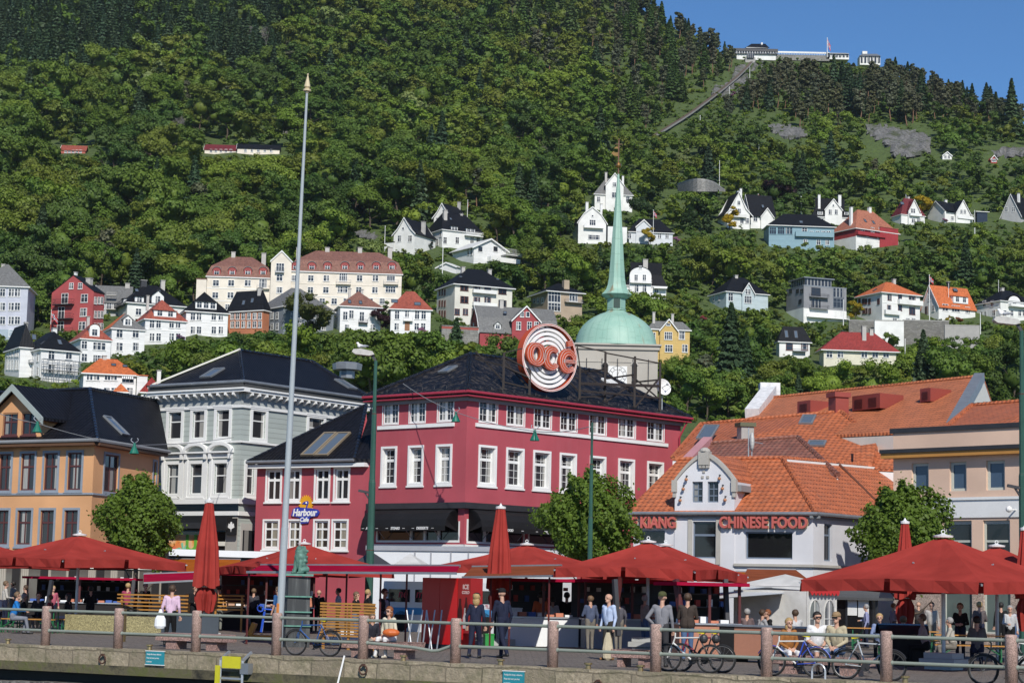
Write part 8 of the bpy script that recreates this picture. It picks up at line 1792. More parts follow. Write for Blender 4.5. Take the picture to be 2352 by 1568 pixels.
lean('leaning dark strut of the middle stall frame, nearest the coat man',1420,64.,1330,1460,-8,DARKM);lean('leaning maroon strut beside the coat man',1405,65.,1325,1440,20,DKP);lean('leaning maroon strut behind the leather jacket man',1735-165,62.,1330,1445,-18,DKP);lean('broad dark strut at the end of the middle stall',1672,63.,1330,1470,-6,DARKM);lean('leaning dark strut under the large parasol',105,82.,1332,1420,14,DARKM);lean('second leaning dark strut under the large parasol',300,82.,1332,1420,8,DARKM)
# red cabinets
t=thing('drinks_cabinet','bright red double drinks cabinet under the end of the crimson awning','cabinet',G(1010,1470));f_=Fac(P2(969,1400,66.2),P2(1050,1400,64.8));z=f_.hit(1010,1326)[1];RC_=paint('cabinet_red',(.60,.012,.012),.3,.06);m=M();f_.bx(m,0,.12,f_.L*.5-.01,z,-.75,0);f_.bx(m,f_.L*.5+.01,.12,f_.L,z,-.75,0);m.build('body',RC_,t);m=M();f_.bx(m,0,0,f_.L,.12,-.7,-.02);m.build('plinth',DARKM,t)
t=thing('ice_cold_panel','red poster panel with bottles and the words Ice Cold beside the red cabinet','panel',G(1068,1470));f2=Fac(P2(1051,1400,64.75),P2(1080,1400,64.3));m=M();f2.bx(m,0,.5,f2.L,z,-.5,0);m.build('board',paint('poster_red',(.32,.02,.02),.35),t);m=M();sg=1 if f2.u.cross(Vector((0,0,1))).dot(f2.n)>0 else-1;text(m,'ICE',.2,f2.pt(f2.L*.62,z-.28,.004),f2.u*sg,(0,0,1),.005,bold=.006);text(m,'COLD',.13,f2.pt(f2.L*.62,z-.45,.004),f2.u*sg,(0,0,1),.005,bold=.004);m.build('lettering',paint('pale_pink',(.7,.55,.55)),t);m=M()
for i,(u,zz,s)in enumerate(((.22,z-1.0,1.),(.62,z-1.25,.9),(.35,z-1.6,.9),(.7,z-.85,.7))):m.prism([(-.09*s,-.35*s),(.09*s,-.35*s),(.1*s,0),(.04*s,.18*s),(.035*s,.36*s),(-.035*s,.36*s),(-.04*s,.18*s),(-.1*s,0)],f2.pt(f2.L*u,zz,.004),f2.u*sg,(0,0,1),f2.n*.02,i%3)
m.build('bottle_print',[paint('bottle_dark',(.05,.01,.01)),paint('bottle_pale',(.55,.5,.5)),RC_],t)
# bus behind the stalls
t,f_,z=block('bus','white city bus with blue stripe behind the crimson awning','bus',880,1175,1336,92.,88.,2.4,paint('bus_white',(.72,.73,.74),.3,.05));m=M();f_.bx(m,0,.75,f_.L,1.05,.003,.02);m.build('stripe',paint('bus_blue',(.06,.30,.60),.3),t);m=M()
for i in range(4):f_.bx(m,.3+i*1.5,1.3,1.5+i*1.5,z-.35,.003,.02)
m.build('window',GLASSD,t);m=M();sg=1 if f_.u.cross(Vector((0,0,1))).dot(f_.n)>0 else-1;text(m,'ne   m   r',.55,f_.pt(1.9,z-.55,.03),f_.u*sg,(0,0,1),.01,shear=.2);text(m,'TLR',.2,f_.pt(f_.L*.83,1.18,.03),f_.u*sg,(0,0,1),.01,mi=0);m.build('lettering',paint('letter_crimson',(.45,.04,.06)),t);m=M()
for k in(.15,.8):m.tube([f_.pt(f_.L*k,.45,-.2),f_.pt(f_.L*k,.45,.02)],.45,18)
m.build('wheel',DARK,t)
# tents
def tent(lab,x0,x1,ytop,yval,Y0,Y1,D,peak,red=True,wins=4):
 f_=Fac(P2(x0,1400,Y0),P2(x1,1400,Y1));xm=(x0+x1)/2;zv,zt=f_.hit(xm,yval)[1],f_.hit(xm,ytop)[1];t=thing('market_tent',lab,'tent',f_.pt(f_.L/2,0));FAB=cloth('tent_white',(.72,.71,.68),.7,2.,.2,.2);m=M();c=f_.pt(f_.L/2,zt+peak,-D/2);q=[f_.pt(-.1,zv+.15,.1),f_.pt(f_.L+.1,zv+.15,.1),f_.pt(f_.L+.1,zv+.15,-D),f_.pt(-.1,zv+.15,-D)]
 for i in range(4):m.face([q[i],q[(i+1)%4],c])
 m.build('roof',FAB,t);m=M();f_.bx(m,0,0,f_.L,zv,-D,-D+.03);f_.bx(m,0,0,.03,zv,-D,0);f_.bx(m,f_.L-.03,0,f_.L,zv,-D,0);f_.bx(m,0,0,f_.L,zv,-.06,-.03);m.build('wall',FAB,t);m=M();n=int(f_.L/.28)
 for i in range(n):
  u=f_.L*i/n;w_=f_.L/n;m.prism([(0,.15),(0,-.05),(w_*.25,-.13),(w_*.5,-.16),(w_*.75,-.13),(w_,-.05),(w_,.15)],f_.pt(u,zv,.1),f_.u,(0,0,1),f_.n*.015)
 m.build('valance',paint('tent_red',(.60,.03,.03),.6)if red else FAB,t);
 for i in range(wins):
  m=M();g=M();uc=f_.L*(i+.5)/wins;w_=f_.L/wins*.36;zb=.85;zs=zv-.75;A_=[(-w_,zb),(w_,zb),(w_,zs)]+[(w_*math.cos(math.pi*k/8),zs+w_*math.sin(math.pi*k/8))for k in range(1,8)]+[(-w_,zs)];g.prism(A_,f_.pt(uc,0,-.028),f_.u,(0,0,1),f_.n*.008);m.tube([f_.pt(uc+a,b,-.01)for a,b in A_],.03,5,0,False,True);m.bar(f_.pt(uc,zb,-.012),f_.pt(uc,zs+w_,-.012),.035);m.bar(f_.pt(uc-w_,(zb+zs)/2,-.012),f_.pt(uc+w_,(zb+zs)/2,-.012),.035);o=m.build('window',FAB,t);g.build('pane',glass('tent_film',(.12,.125,.13),1.,(.35,.35,.36)),o)
tent('white market tent with red scalloped edge and arched windows before the restaurant',1690,1850,1350,1363,78.,77.,3.,.35,True,3);tent('narrow end tent with red scalloped edge beside the bus shelter',1855,1922,1338,1357,74.,76.,3.,.3,True,2);tent('white tent with arched windows behind the middle fish stall',1380,1560,1330,1350,80.,80.,3.,.3,True,4)
t=thing('cloth_canopy','pale grey pointed cloth canopy between strut and tent','canopy',G(1720,1400,74.));m=M();a,b,c,d=at(1650,1373,72.),at(1802,1362,74.),at(1755,1340,80.),at(1625,1352,80.);m.face([a,b,c,d]);m.face([a-Vector((0,0,.02)),d-Vector((0,0,.02)),c-Vector((0,0,.02)),b-Vector((0,0,.02))]);m.build('canopy',paint('grey_canvas',(.55,.57,.58),.7),t)
t=thing('marquee_roof','small white pyramid marquee roof in front of the site cabin','tent',G(935,1400,90.));m=M();ap=at(942,1270,90.);q=[at(880,1312,87.),at(985,1312,87.),at(1000,1305,93.),at(890,1305,93.)]
for i in range(4):m.face([q[i],q[(i+1)%4],ap])
m.build('roof',cloth('tent_white',(.72,.71,.68),.7,2.,.2,.2),t);m=M();m.face([at(905,1312,89),at(945,1312,88),at(915,1290,90)]);t2=thing('cover_sheet','dark grey cover sheet beside the green lamp post foot','cover',G(860,1400,86.));k=M();q=[at(800,1300,84.),at(910,1303,84.),at(895,1300,88.),at(815,1295,88.)];ap=at(852,1265,86.)
for i in range(4):k.face([q[i],q[(i+1)%4],ap])
k.build('sheet',paint('charcoal_sheet',(.05,.05,.055),.7),t2)
# bus shelter
t=thing('bus_shelter','dark glazed bus shelter with curved roof and posted timetables','shelter',G(1970,1470));f_=Fac(P2(1918,1400,82.),P2(2015,1400,81.));z=f_.hit(1968,1348)[1];DG=paint('shelter_dark',(.03,.033,.04),.35);m=M()
for i in range(6):a,b=math.pi*.5*i/6,math.pi*.5*(i+1)/6;m.face([f_.pt(-.2,z-.4+.5*math.sin(a),.3-1.2*(1-math.cos(a))),f_.pt(f_.L+.2,z-.4+.5*math.sin(a),.3-1.2*(1-math.cos(a))),f_.pt(f_.L+.2,z-.4+.5*math.sin(b),.3-1.2*(1-math.cos(b))),f_.pt(-.2,z-.4+.5*math.sin(b),.3-1.2*(1-math.cos(b)))])
f_.bx(m,-.2,z-.5,f_.L+.2,z-.4,-1.2,.3);m.build('roof',paint('smoked_roof',(.10,.10,.10),.25),t);m=M()
for u in(0,.45,1.15,f_.L-.08):f_.bx(m,u,0,u+.08,z-.5,-.08,0)
f_.bx(m,0,.3,f_.L,.38,-.07,-.01);m.build('frame',DG,t);m=M();f_.bx(m,.08,.38,f_.L-.08,z-.5,-.06,-.03);m.build('pane',GLASSD,t);m=M();f_.bx(m,.55,1.2,.95,1.95,.003,.02);f_.bx(m,1.0,1.15,1.45,1.9,.003,.02);m.build('timetable',WHITE,t)
# slatted screens, boxes, trolleys
def slats(lab,x0,x1,y0,y1,Y0,Y1,n):
 f_=Fac(P2(x0,1420,Y0),P2(x1,1420,Y1));u0,za,u1,zb=f_.rect(x0,y0,x1,y1);t=thing('slatted_screen',lab,'screen',f_.pt(0,0));m=M()
 for i in range(n):zz=max(za,.05)+(zb-max(za,.05))*i/(n-1);f_.bx(m,0,zz,f_.L,zz+.055,0,.03)
 m.build('slat',SLAT,t)
 for k in(.04,.5,.94):m=M();f_.bx(m,f_.L*k,0,f_.L*k+.07,zb+.04,-.05,-.002);m.build('post',SLAT,t)
slats('orange wooden slatted screen behind the woman on the phone',736,862,1388,1462,62.,60.6,12);slats('orange slatted bench back behind the pink shirt man',268,470,1368,1402,82.,80.,5);slats('low orange slatted rack left of the closed parasol',515-90,560,1368,1400,84.,83.,5)
t=thing('planter','big yellowish pebble concrete planter behind the bronze bin','planter',G(256,1448));f_=Fac(P2(150,1400,74.),P2(370,1400,72.));m=M();f_.bx(m,0,.05,f_.L,.68,-1.4,0);m.build('trough',granite('pebble_concrete',(.36,.31,.15),35.),t);m=M();f_.bx(m,.1,.6,f_.L-.1,.685,-1.3,-.1);m.build('soil',paint('soil',(.04,.03,.02),.9),t)
t=thing('litter_bin','bronze cylinder litter bin before the pebble planter','bin',G(276,1470));m=M();m.lathe([(.17,0),(.17,1.),(.15,1.02),(0,1.02)],G(276,1470),18);m.build('cylinder',BRASS,t,smooth=False)
t=thing('counter','dark grey serving counter beside the carrier bag man','counter',G(420,1460));f_=Fac(P2(372,1400,66.),P2(462,1400,64.5));m=M();f_.bx(m,0,.05,f_.L,.85,-.7,0);m.build('cabinet',paint('counter_slate',(.09,.11,.13),.5),t)
def stack(name,lab,px,py,w_,d_,hs,mat,cat,rz=.2):
 p=G(px,py);z=0
 for i,h_ in enumerate(hs):
  o=thing(name,lab if len(hs)==1 else lab+(', at the bottom of its stack',', second from the bottom',', in the middle of the stack',', second from the top',', topmost')[i if i<2 else i-len(hs)+5 if i>2 or len(hs)<5 else 2],cat,p+Vector((0,0,z)));m=M();c=p+Vector((0,0,z+h_/2));m.box(c,(w_,d_,h_-.02),rz+.03*(i%2));m.build('tub',mat,o);m=M();m.box(c+Vector((0,0,h_/2-.03)),(w_+.03,d_+.03,.035),rz+.03*(i%2));m.build('lid',mat,o);z+=h_
stack('foam_box','white polystyrene fish box behind the walking officer',1180,1478,.42,.6,[.26,.26,.26,.26,.25],STY,'box');stack('foam_box','white polystyrene box on the pale blue crate',797,1463,.5,.4,[.3],STY,'box');stack('foam_crate','pale blue crate behind the orange pallet truck',790,1478,.9,.6,[.34],paint('pale_blue_plastic',(.45,.62,.70),.4),'box');stack('bottle_crate','green plastic bottle crate between the two officers',1400-278,1480,.3,.4,[.42],paint('crate_green',(.03,.28,.06),.4),'crate');stack('foam_box','white polystyrene box on the ground below the fish stall counter',1290,1476,.7,.5,[.4],STY,'box');stack('waste_bin','dark bin beside the mountain bikes',1672,1500,.5,.45,[.95],paint('black_plastic',(.02,.02,.022),.5),'bin')
t=thing('pallet_truck','orange hand pallet truck standing by the flagpole','pallet truck',G(585,1468));p=G(585,1468);OR2=paint('truck_orange',(.72,.30,.03),.4);m=M();m.box(p+Vector((-.1,0,.35)),(.16,.5,.5),0,0,('Y',.35));m.box(p+Vector((.25,-.18,.16)),(.8,.16,.07),.1);m.box(p+Vector((.25,.18,.16)),(.8,.16,.07),.1);m.build('frame',OR2,t);m=M()
for s in(-.12,.12):m.tube([p+Vector((-.12+s,-.25,.1)),p+Vector((-.12+s,-.1,.1))],.1,12)
m.build('wheel',paint('rust_wheel',(.12,.05,.03)),t);m=M();m.bar(p+Vector((-.15,0,.5)),p+Vector((-.35,0,1.2)),.04);m.build('handle',DARKM,t)
t=thing('hand_truck','silver and blue hand truck leaning beside the flagpole','hand truck',G(614,1455));p=G(618,1455);m=M()
for s in(-.22,.22):m.tube([p+Vector((s-.05,0,.1)),p+Vector((s+.05,.15,1.35))],.025,6)
for k in(.5,.8,1.1,1.3):m.bar(p+Vector((-.25+.05*k,.12*k,k)),p+Vector((.25+.05*k,.12*k,k)),.04)
m.build('frame',STEEL,t);m=M();BL=paint('blue_tube',(.03,.10,.55),.4);m.tube([p+Vector((-.35+.12*math.cos(a*.6),-.1,1.+.12*math.sin(a*.6)))for a in range(11)],.03,5,0,False);m.bar(p+Vector((-.3,-.1,.1)),p+Vector((-.2,0,.9)),.06);m.tube([p+Vector((.2,-.1,.95)),p+Vector((-.3,-.1,.98))],.03,5);m.build('blue_frame',BL,t)
# beer tables with benches
def table(lab,px,py,ln,yaw,wood=True):
 p=G(px,py);d=Vector((math.cos(R(yaw)),math.sin(R(yaw)),0));n=Vector((-d.y,d.x,0));GL_=paint('bench_green',(.015,.13,.05),.5)
 for k,(off,h_,w_,nm)in enumerate(((0,.77,.5,'beer_table'),(-.6,.47,.25,'beer_bench'),(.6,.47,.25,'beer_bench'))):
  c=p+n*off;t=thing(nm,lab[k],'table' if k==0 else 'bench',c);m=M();m.par(c-d*ln/2-n*w_/2+Vector((0,0,h_)),d*ln,n*w_,Vector((0,0,.035)));m.build('top' if k==0 else 'seat',SLAT,t)
  for s in(-1,1):
   m=M();b=c+d*s*ln*.4
   for e in(-1,1):m.bar(b+n*e*w_*.42,b+n*e*w_*.34+Vector((0,0,h_)),.035)
   m.bar(b-n*w_*.4+Vector((0,0,.2)),b+n*w_*.4+Vector((0,0,.2)),.03);m.bar(b+Vector((0,0,.2)),b-d*s*ln*.2+Vector((0,0,h_)),.03);m.build('leg',GL_,t)
def trio(where):return(f'orange beer table {where}',f'near orange beer bench of the table {where}',f'far orange beer bench of the table {where}')
table(trio('where the man in the blue jacket sits'),75,1450,2.2,-14);table(trio('at the picture edge under the big left parasol'),-70,1448,2.2,-14);table(trio('behind the man in the beige cap'),2080,1500,2.2,-8);table(trio('of the plaid shirt couple'),1800,1478,2.2,-10);table(trio('in front of the largest parasol weight'),2010,1490,2.,-12);table(trio('in the shade before the woman in black'),2230,1515,2.2,-10)
t=thing('gas_grill','black gas grill with rounded lid behind the granite post','grill',G(2070,1500,58.));p=G(2072,1500,58.);m=M();m.box(p+Vector((0,0,.45)),(1.2,.6,.8),-.1);m.build('cabinet',DARK,t);m=M()
for i in range(6):a,b=math.pi*i/6,math.pi*(i+1)/6;m.face([p+Vector((-.7,-.32*math.cos(a),.86+.3*math.sin(a))),p+Vector((.7,-.32*math.cos(a),.86+.3*math.sin(a))),p+Vector((.7,-.32*math.cos(b),.86+.3*math.sin(b))),p+Vector((-.7,-.32*math.cos(b),.86+.3*math.sin(b)))])
m.build('lid',paint('grill_lid',(.02,.022,.028),.15),t)
t=thing('trestle','folded steel trestles standing before the red cabinet','trestle',G(965,1483));m=M()
for px,dx in((935,14),(946,-12),(955,16),(1030-60,10),(985,14),(992,-12),(1003,12)):a=G(px,1490);m.tube([a,at(px+dx,1400,a.y+.3)],.022,5)
m.build('leg',STEEL,t)
# ================================================================ bicycles
def bike(lab,px,off,dirn,fc,fc2=None,seatc=(.75,.62,.02),Rw=.335,bag=None,flip_leaf=0.,guards=True):
 p=quay(px,off);t=thing('bicycle',lab,'bicycle',p);d=Vector((1,-.45,0)).normalized()*dirn;up=Vector((0,0,1));sd=d.cross(up);lean_=-QN*.0;FM=paint('bike_%s'%str(fc),fc,.35,.08);F2=FM if fc2 is None else paint('bike_%s'%str(fc2),fc2,.35,.08);RB_=paint('tyre',(.015,.015,.016),.7)
 P_=lambda x,z,s=0:p+d*x+up*z+sd*s;rear,fr=(-.52,Rw),(.53,Rw);bb=(-.06,.29);st=(-.24,.82);hd=(.36,.80);hb=(.40,.68)
 for nm,(x,z)in(('wheel',rear),('wheel',fr)):
  m=M();m.tube([P_(x+Rw*.96*math.cos(a*.2618),z+Rw*.96*math.sin(a*.2618))for a in range(24)],.024,6,0,False,True);w_=m.build(nm,RB_,t);m=M();m.tube([P_(x+Rw*.87*math.cos(a*.2618),z+Rw*.87*math.sin(a*.2618))for a in range(24)],.012,4,0,False,True)
  for a in range(14):m.bar(P_(x,z),P_(x+Rw*.87*math.cos(a*.4488),z+Rw*.87*math.sin(a*.4488)),.005)
  m.tube([P_(x,z,-.05),P_(x,z,.05)],.025,8);m.build('rim',paint('rim_grey',(.12,.12,.125),.4),w_)
 m=M();m.tube([P_(*bb),P_(*hb)],.022,8);m.tube([P_(*st),P_(*hd)],.018,8);k=M();k.tube([P_(*bb),P_(*st)],.018,8)
 for s in(-.05,.05):k.tube([P_(*rear,s),P_(*bb,s*.6)],.012,6);k.tube([P_(*rear,s),P_(*st,s*.4)],.01,6);m.tube([P_(*fr,s),P_(.43,.62,s*.8)],.014,6)
 m.tube([P_(.43,.62),P_(*hd),P_(.35,.92)],.018,8);m.build('frame',FM,t);k.build('rear_frame',F2,t)
 m=M();m.tube([P_(-.24,.8),P_(-.27,.95)],.014,6);m.build('seat_post',STEEL,t);m=M();m.prism([(-.14,0),(-.12,.06),(0,.065),(.15,.03),(.15,.0),(.02,-.03),(-.1,-.05)],P_(-.27,.96,-.055),d,up,sd*.11);m.build('saddle',paint('saddle_%s'%str(seatc),seatc,.4,.15,8.),t)
 m=M();m.tube([P_(.35,.92),P_(.38,1.0),P_(.40,1.01)],.015,6);m.tube([P_(.30,1.0,-.29),P_(.39,1.01,-.15),P_(.40,1.01,0),P_(.39,1.01,.15),P_(.30,1.0,.29)],.014,6);m.build('handlebar',DARKM,t);m=M();m.tube([P_(*bb,.05),P_(*bb,.07)],.10,18);m.bar(P_(*bb,.08),P_(bb[0]+.12,bb[1]-.12,.09),.02);m.bar(P_(*bb,-.07),P_(bb[0]-.12,bb[1]+.12,-.08),.02);m.box(P_(bb[0]+.12,bb[1]-.12,.13),(.09,.09,.02));m.tube([P_(*rear,.05),P_(bb[0],bb[1]-.08,.06)],.006,4);m.tube([P_(*rear,.05),P_(bb[0],bb[1]+.09,.06)],.006,4);m.build('crank',DARKM,t)
 if guards:
  m=M()
  for(x,z),a0,a1 in((rear,.2,2.9),(fr,.5,2.6)):m.tube([P_(x+(Rw+.03)*math.cos(a0+(a1-a0)*i/8),z+(Rw+.03)*math.sin(a0+(a1-a0)*i/8))for i in range(9)],.014,5)
  m.build('mudguard',DARKM if fc2 is None else F2,t);m=M()
  for s in(-.06,0,.06):m.bar(P_(-.3,.72,s),P_(-.78,.72,s),.015)
  m.bar(P_(-.7,.72),P_(*rear),.012);m.build('rack',DARKM,t)
 if bag:m=M();m.blob(P_(-.36,.80),.10,10,8,squash=(1,.8,1.1));m.build('saddle_bag',DARKM,t)
bike('blue touring bicycle with yellow saddle parked behind the rail',739,.75,-1,(.03,.09,.26));bike('black and white mountain bike with yellow saddle, nearest the cap man',1594,.55,-1,(.65,.65,.63),(.03,.03,.03),bag=True,guards=False);bike('dark red and black mountain bike parked behind the white one',1622,1.,-1,(.22,.02,.05),(.02,.02,.022),bag=True,guards=False);bike('white and blue bicycle in front of the blonde sunbather',1832,.6,-1,(.68,.68,.66),(.03,.08,.45));bike('silver grey bicycle in front of the man in the beige cap',2002,.6,1,(.42,.45,.48));bike('black bicycle with white saddle at the picture edge',2318,.5,-1,(.02,.02,.022),None,(.72,.72,.70))
t=thing('cycle_hoop','shiny steel cycle hoop at the white and blue bicycle','hoop',quay(1888,-.1));p=quay(1888,-.1);m=M();m.tube([p+QD*.16*math.cos(a)*-1+Vector((0,0,.18+.16*math.sin(a)))if 0<=a<=math.pi else p for a in[math.pi*i/8 for i in range(9)]],.022,6);m.bar(p-QD*.16,p-QD*.16+Vector((0,0,.18)),.04);m.bar(p+QD*.16,p+QD*.16+Vector((0,0,.18)),.04);m.build('hoop',STEEL,t)
# ================================================================ people
SKIN=paint('skin',(.52,.30,.21),.55,.1);EYE=paint('eye_dark',(.03,.02,.02),.3);SHOE=paint('shoe_black',(.02,.02,.02),.5)
HAIRC={'brown':(.07,.04,.022),'dark':(.02,.016,.013),'blond':(.42,.28,.12),'red':(.22,.07,.02),'grey':(.32,.31,.30),'light':(.16,.10,.055)}
def person(lab,px,py,face,top,bot,pose='stand',hair='brown',Y=None,h=1.76,slv=1,arms=('down','down'),hat=None,shades=False,shoe=None,long=0,coat=0,fem=0,step=.3,z0=0.,vox=.013,bald=0,shorts=0,over=None):
 """face: heading in degrees, -90 towards the viewer, 90 away, 0 to the right; arms: right, left"""
 p=G(px,py,Y)+Vector((0,0,z0));t=thing('person',lab,'person',p);t.rotation_euler=(0,0,R(face-90));k=h/1.76;C_,T_=[],[]
 def cap(a,b,ra,rb,tg):C_.append((Vector(a)*k,Vector(b)*k,ra*k,rb*k));T_.append(tg)
 sit=pose=='sit';hz=.56 if sit else .92;w_=.155 if fem else .175;st=step if pose=='walk' else .05
 lean_=.06 if pose=='walk' else(.10 if sit else 0.);ch=Vector((0,lean_,hz+.42));sh=Vector((0,lean_,hz+.53))
 for s in(-1,1):cap((s*.075,0,hz-.01),(s*.085,0,hz+.07),.105,.1,1)
 cap((0,0,hz+.08),(0,lean_*.5,hz+.22),.12,.125,0)
 for s in(-1,1):
  cap((s*.05,lean_*.4,hz+.16),(s*.075,lean_,hz+.40),.115,.12 if not fem else .105,0);cap((s*.09,lean_,hz+.46),(s*w_,lean_,hz+.50),.085,.075,0)
  if coat:cap((s*.06,-.01,hz+.15),(s*.075,0,hz-coat),.13,.14,0)
 if over:
  for s in(-1,1):cap((s*.045,lean_+.055,hz+.12),(s*.03,lean_+.07,hz+.44),.08,.07,4)
 for s in(-1,1):
  if sit:kn=Vector((s*.12,.44,hz-.03));an=Vector((s*.12,.46+.08*s,.09))
  else:f_=st*s;kn=Vector((s*.09,f_*.55+.03,.49));an=Vector((s*.09,f_-(.06 if pose=='walk' else 0),.09+(.05 if pose=='walk' and f_<0 else 0)))
  cap((s*.085,0,hz-.03),kn,.098,.068,1);cap(kn,an,.064 if not shorts else .06,.05 if not shorts else .042,3 if shorts else 1);cap(an+Vector((0,-.03,-.045)),an+Vector((0,.15,-.055)),.045,.035,2)
 for i,s in enumerate((1,-1)):
  a=arms[i];S=Vector((s*w_*1.08,lean_,hz+.49));E,Wr={'down':((s*.25,-.02,hz+.22),(s*.26,.06,hz-.03)),'swing':((s*.25,-.10*s,hz+.23),(s*.25,.14*-s,hz+.0)),'front':((s*.25,.06,hz+.22),(s*.10,.26,hz+.20)),'phone':((s*.22,.15,hz+.26),(s*.10,.12,hz+.57)),'lap':((s*.24,.10,hz+.21),(s*.08,.30,hz+.08)),'hip':((s*.36,-.05,hz+.24),(s*.2,.06,hz+.08)),'table':((s*.24,.2,hz+.24),(s*.12,.42,hz+.22))}[a]
  E,Wr=Vector(E),Vector(Wr);cap(S,E,.06,.048,0);cap(E,Wr,.046,.034,0 if slv else 3);d=(Wr-E).normalized();Hn=Wr+d*.085;cap(Wr,Hn,.034,.03,3);sd=d.cross(Vector((0,1,.2))).normalized();nn=d.cross(sd)
  for j in range(4):b=Hn+sd*(.026*(j-1.5));cap(b,b+d*(.055-.006*abs(j-1.3))+nn*.018,.0115,.010,3)
  cap(Wr+d*.03+sd*.03,Wr+d*.075+sd*.055,.013,.011,3)
 nk=Vector((0,lean_,hz+.55));hd=Vector((0,lean_+.025,hz+.735));cap(nk-Vector((0,0,.05)),nk+Vector((0,.01,.09)),.058,.052,3);cap(hd+Vector((0,-.015,.025)),hd+Vector((0,-.005,.03)),.098,.096,3);cap(hd+Vector((0,.02,-.06)),hd+Vector((0,.045,-.075)),.068,.05,3);cap(hd+Vector((0,.085,.0)),hd+Vector((0,.108,-.022)),.014,.017,3)
 for s in(-1,1):cap(hd+Vector((s*.095,-.005,0)),hd+Vector((s*.1,-.01,-.02)),.018,.014,3);cap(hd+Vector((s*.035,.085,.015)),hd+Vector((s*.036,.087,.015)),.012,.012,5)
 PM=lambda c:paint('cloth_%s'%str(c),c,.8,.25,5.,0.,.4,.15)
 remesh(C_,vox*k,'body',[PM(top),PM(bot),PM(shoe)if shoe else SHOE,SKIN,PM(over or top),EYE],t,T_)
 hd=hd*k;u=k
 def child(name,m,mat):o=m.build(name,mat,None,None,True);o.parent=t;return o
 if not bald and not hat or long:
  m=M();m.blob(hd+Vector((0,-.022,.04))*u,.112*u,14,10,squash=(.98,1.02,1.0),jit=.10,seed=int(px))
  for v in m.v:
   q=v-hd
   if q.y>.05*u and q.z<.07*u:v.y-=(q.y-.04*u);
   if q.z<-.05*u and not long:v.z+=(-.05*u-q.z)*.9
  if long:m.blob(hd+Vector((0,-.05,-.07-long*.5))*u,.1*u,12,8,squash=(1.05,.7,1.+long*6),jit=.15,seed=3)
  child('hair',m,paint('hair_'+hair,HAIRC[hair],.6,.35,20.))
 if hat:
  m=M();m.lathe([(.108*u,0),(.106*u,.05*u),(.085*u,.095*u),(.04*u,.118*u),(0,.12*u)],hd+Vector((0,-.01,.035))*u,14);dr=-1 if hat[1]else 1;m.prism([(-.075*u,0),(.075*u,0),(.06*u,.09*u),(0,.11*u),(-.06*u,.09*u)],hd+Vector((0,dr*.07,.045))*u,(1,0,0),(0,dr,-.1),(0,0,.012*u));child('cap',m,PM(hat[0]))
 if shades:m=M();m.box(hd+Vector((0,.095,.015))*u,(.13*u,.02*u,.035*u));child('sunglasses',m,EYE)
 return t,p
NAVY,BLACK,WHT,JEAN=(.018,.022,.045),(.014,.014,.015),(.72,.72,.72),(.09,.15,.27)
def held(name,lab,cat,px,py,Y,mat,fn):c=at(px,py,Y);t=thing(name,lab,cat,c);m=M();fn(m,c);m.build(name if name=='bag' else 'body',mat,t)
person('man in a pale pink shirt and dark trousers walking away with a carrier bag',389,1482,82,(.62,.44,.56),BLACK,'walk',step=.12,arms=('down','down'))
held('carrier_bag','white plastic carrier bag hanging from the pink shirt man','bag',368,1425,gY(389,1482)-.1,STY,lambda m,c:m.lathe([(.12,-.22),(.17,-.15),(.16,.05),(.08,.2),(.03,.34)],c,12,sy=.6))
person('woman in black jacket and blue jeans holding a phone to her face',815,1470,-20,BLACK,JEAN,hair='light',fem=1,long=.02,arms=('phone','front'),coat=.0,h=1.68);person('man in dark open jacket and sunglasses standing by the stall',880,1478,-35,(.03,.033,.04),(.05,.055,.06),hair='brown',shades=True,over=(.33,.36,.44),arms=('front','down'),h=1.8)
person('seated woman in cream coat and white trousers with sunglasses',897,1507,-125,(.62,.57,.44),WHT,'sit',hair='red',long=.02,fem=1,shades=True,arms=('lap','lap'),shoe=(.6,.55,.45),h=1.66)
held('handbag','orange leather handbag on the lap of the seated woman','bag',898,1452,gY(897,1507)-.42,paint('orange_leather',(.55,.13,.03),.4),lambda m,c:m.blob(c,.2,14,8,squash=(1.15,.6,.55)))
person('dark dressed person seated behind the granite post by the cream coat woman',851,1504,-70,(.03,.03,.04),(.30,.27,.22),'sit',hair='light',arms=('lap','lap'),h=1.4)
person('uniformed woman in navy overalls and black cap walking away',1090,1508,75,NAVY,NAVY,'walk',hair='blond',long=.05,fem=1,hat=(BLACK,0),arms=('down','down'),h=1.72,step=.2);person('tall uniformed man in navy overalls and cap walking left',1154,1508,128,NAVY,NAVY,'walk',hair='grey',hat=(BLACK,0),h=1.86,step=.24,arms=('down','swing'))
person('bald man in pale blue shirt looking towards the water',1397,1512,-140,(.46,.55,.74),(.04,.035,.03),bald=1,arms=('down','down'),shoe=(.28,.14,.06),h=1.79);held('folded_coat','beige coat hanging from the hand of the bald man','coat',1396,1480,gY(1397,1512)-.2,cloth('beige_coat',(.50,.43,.30),.8,8.),lambda m,c:m.lathe([(.05,-.42),(.13,-.36),(.15,-.1),(.11,.15),(.05,.34)],c,9,sy=.55))
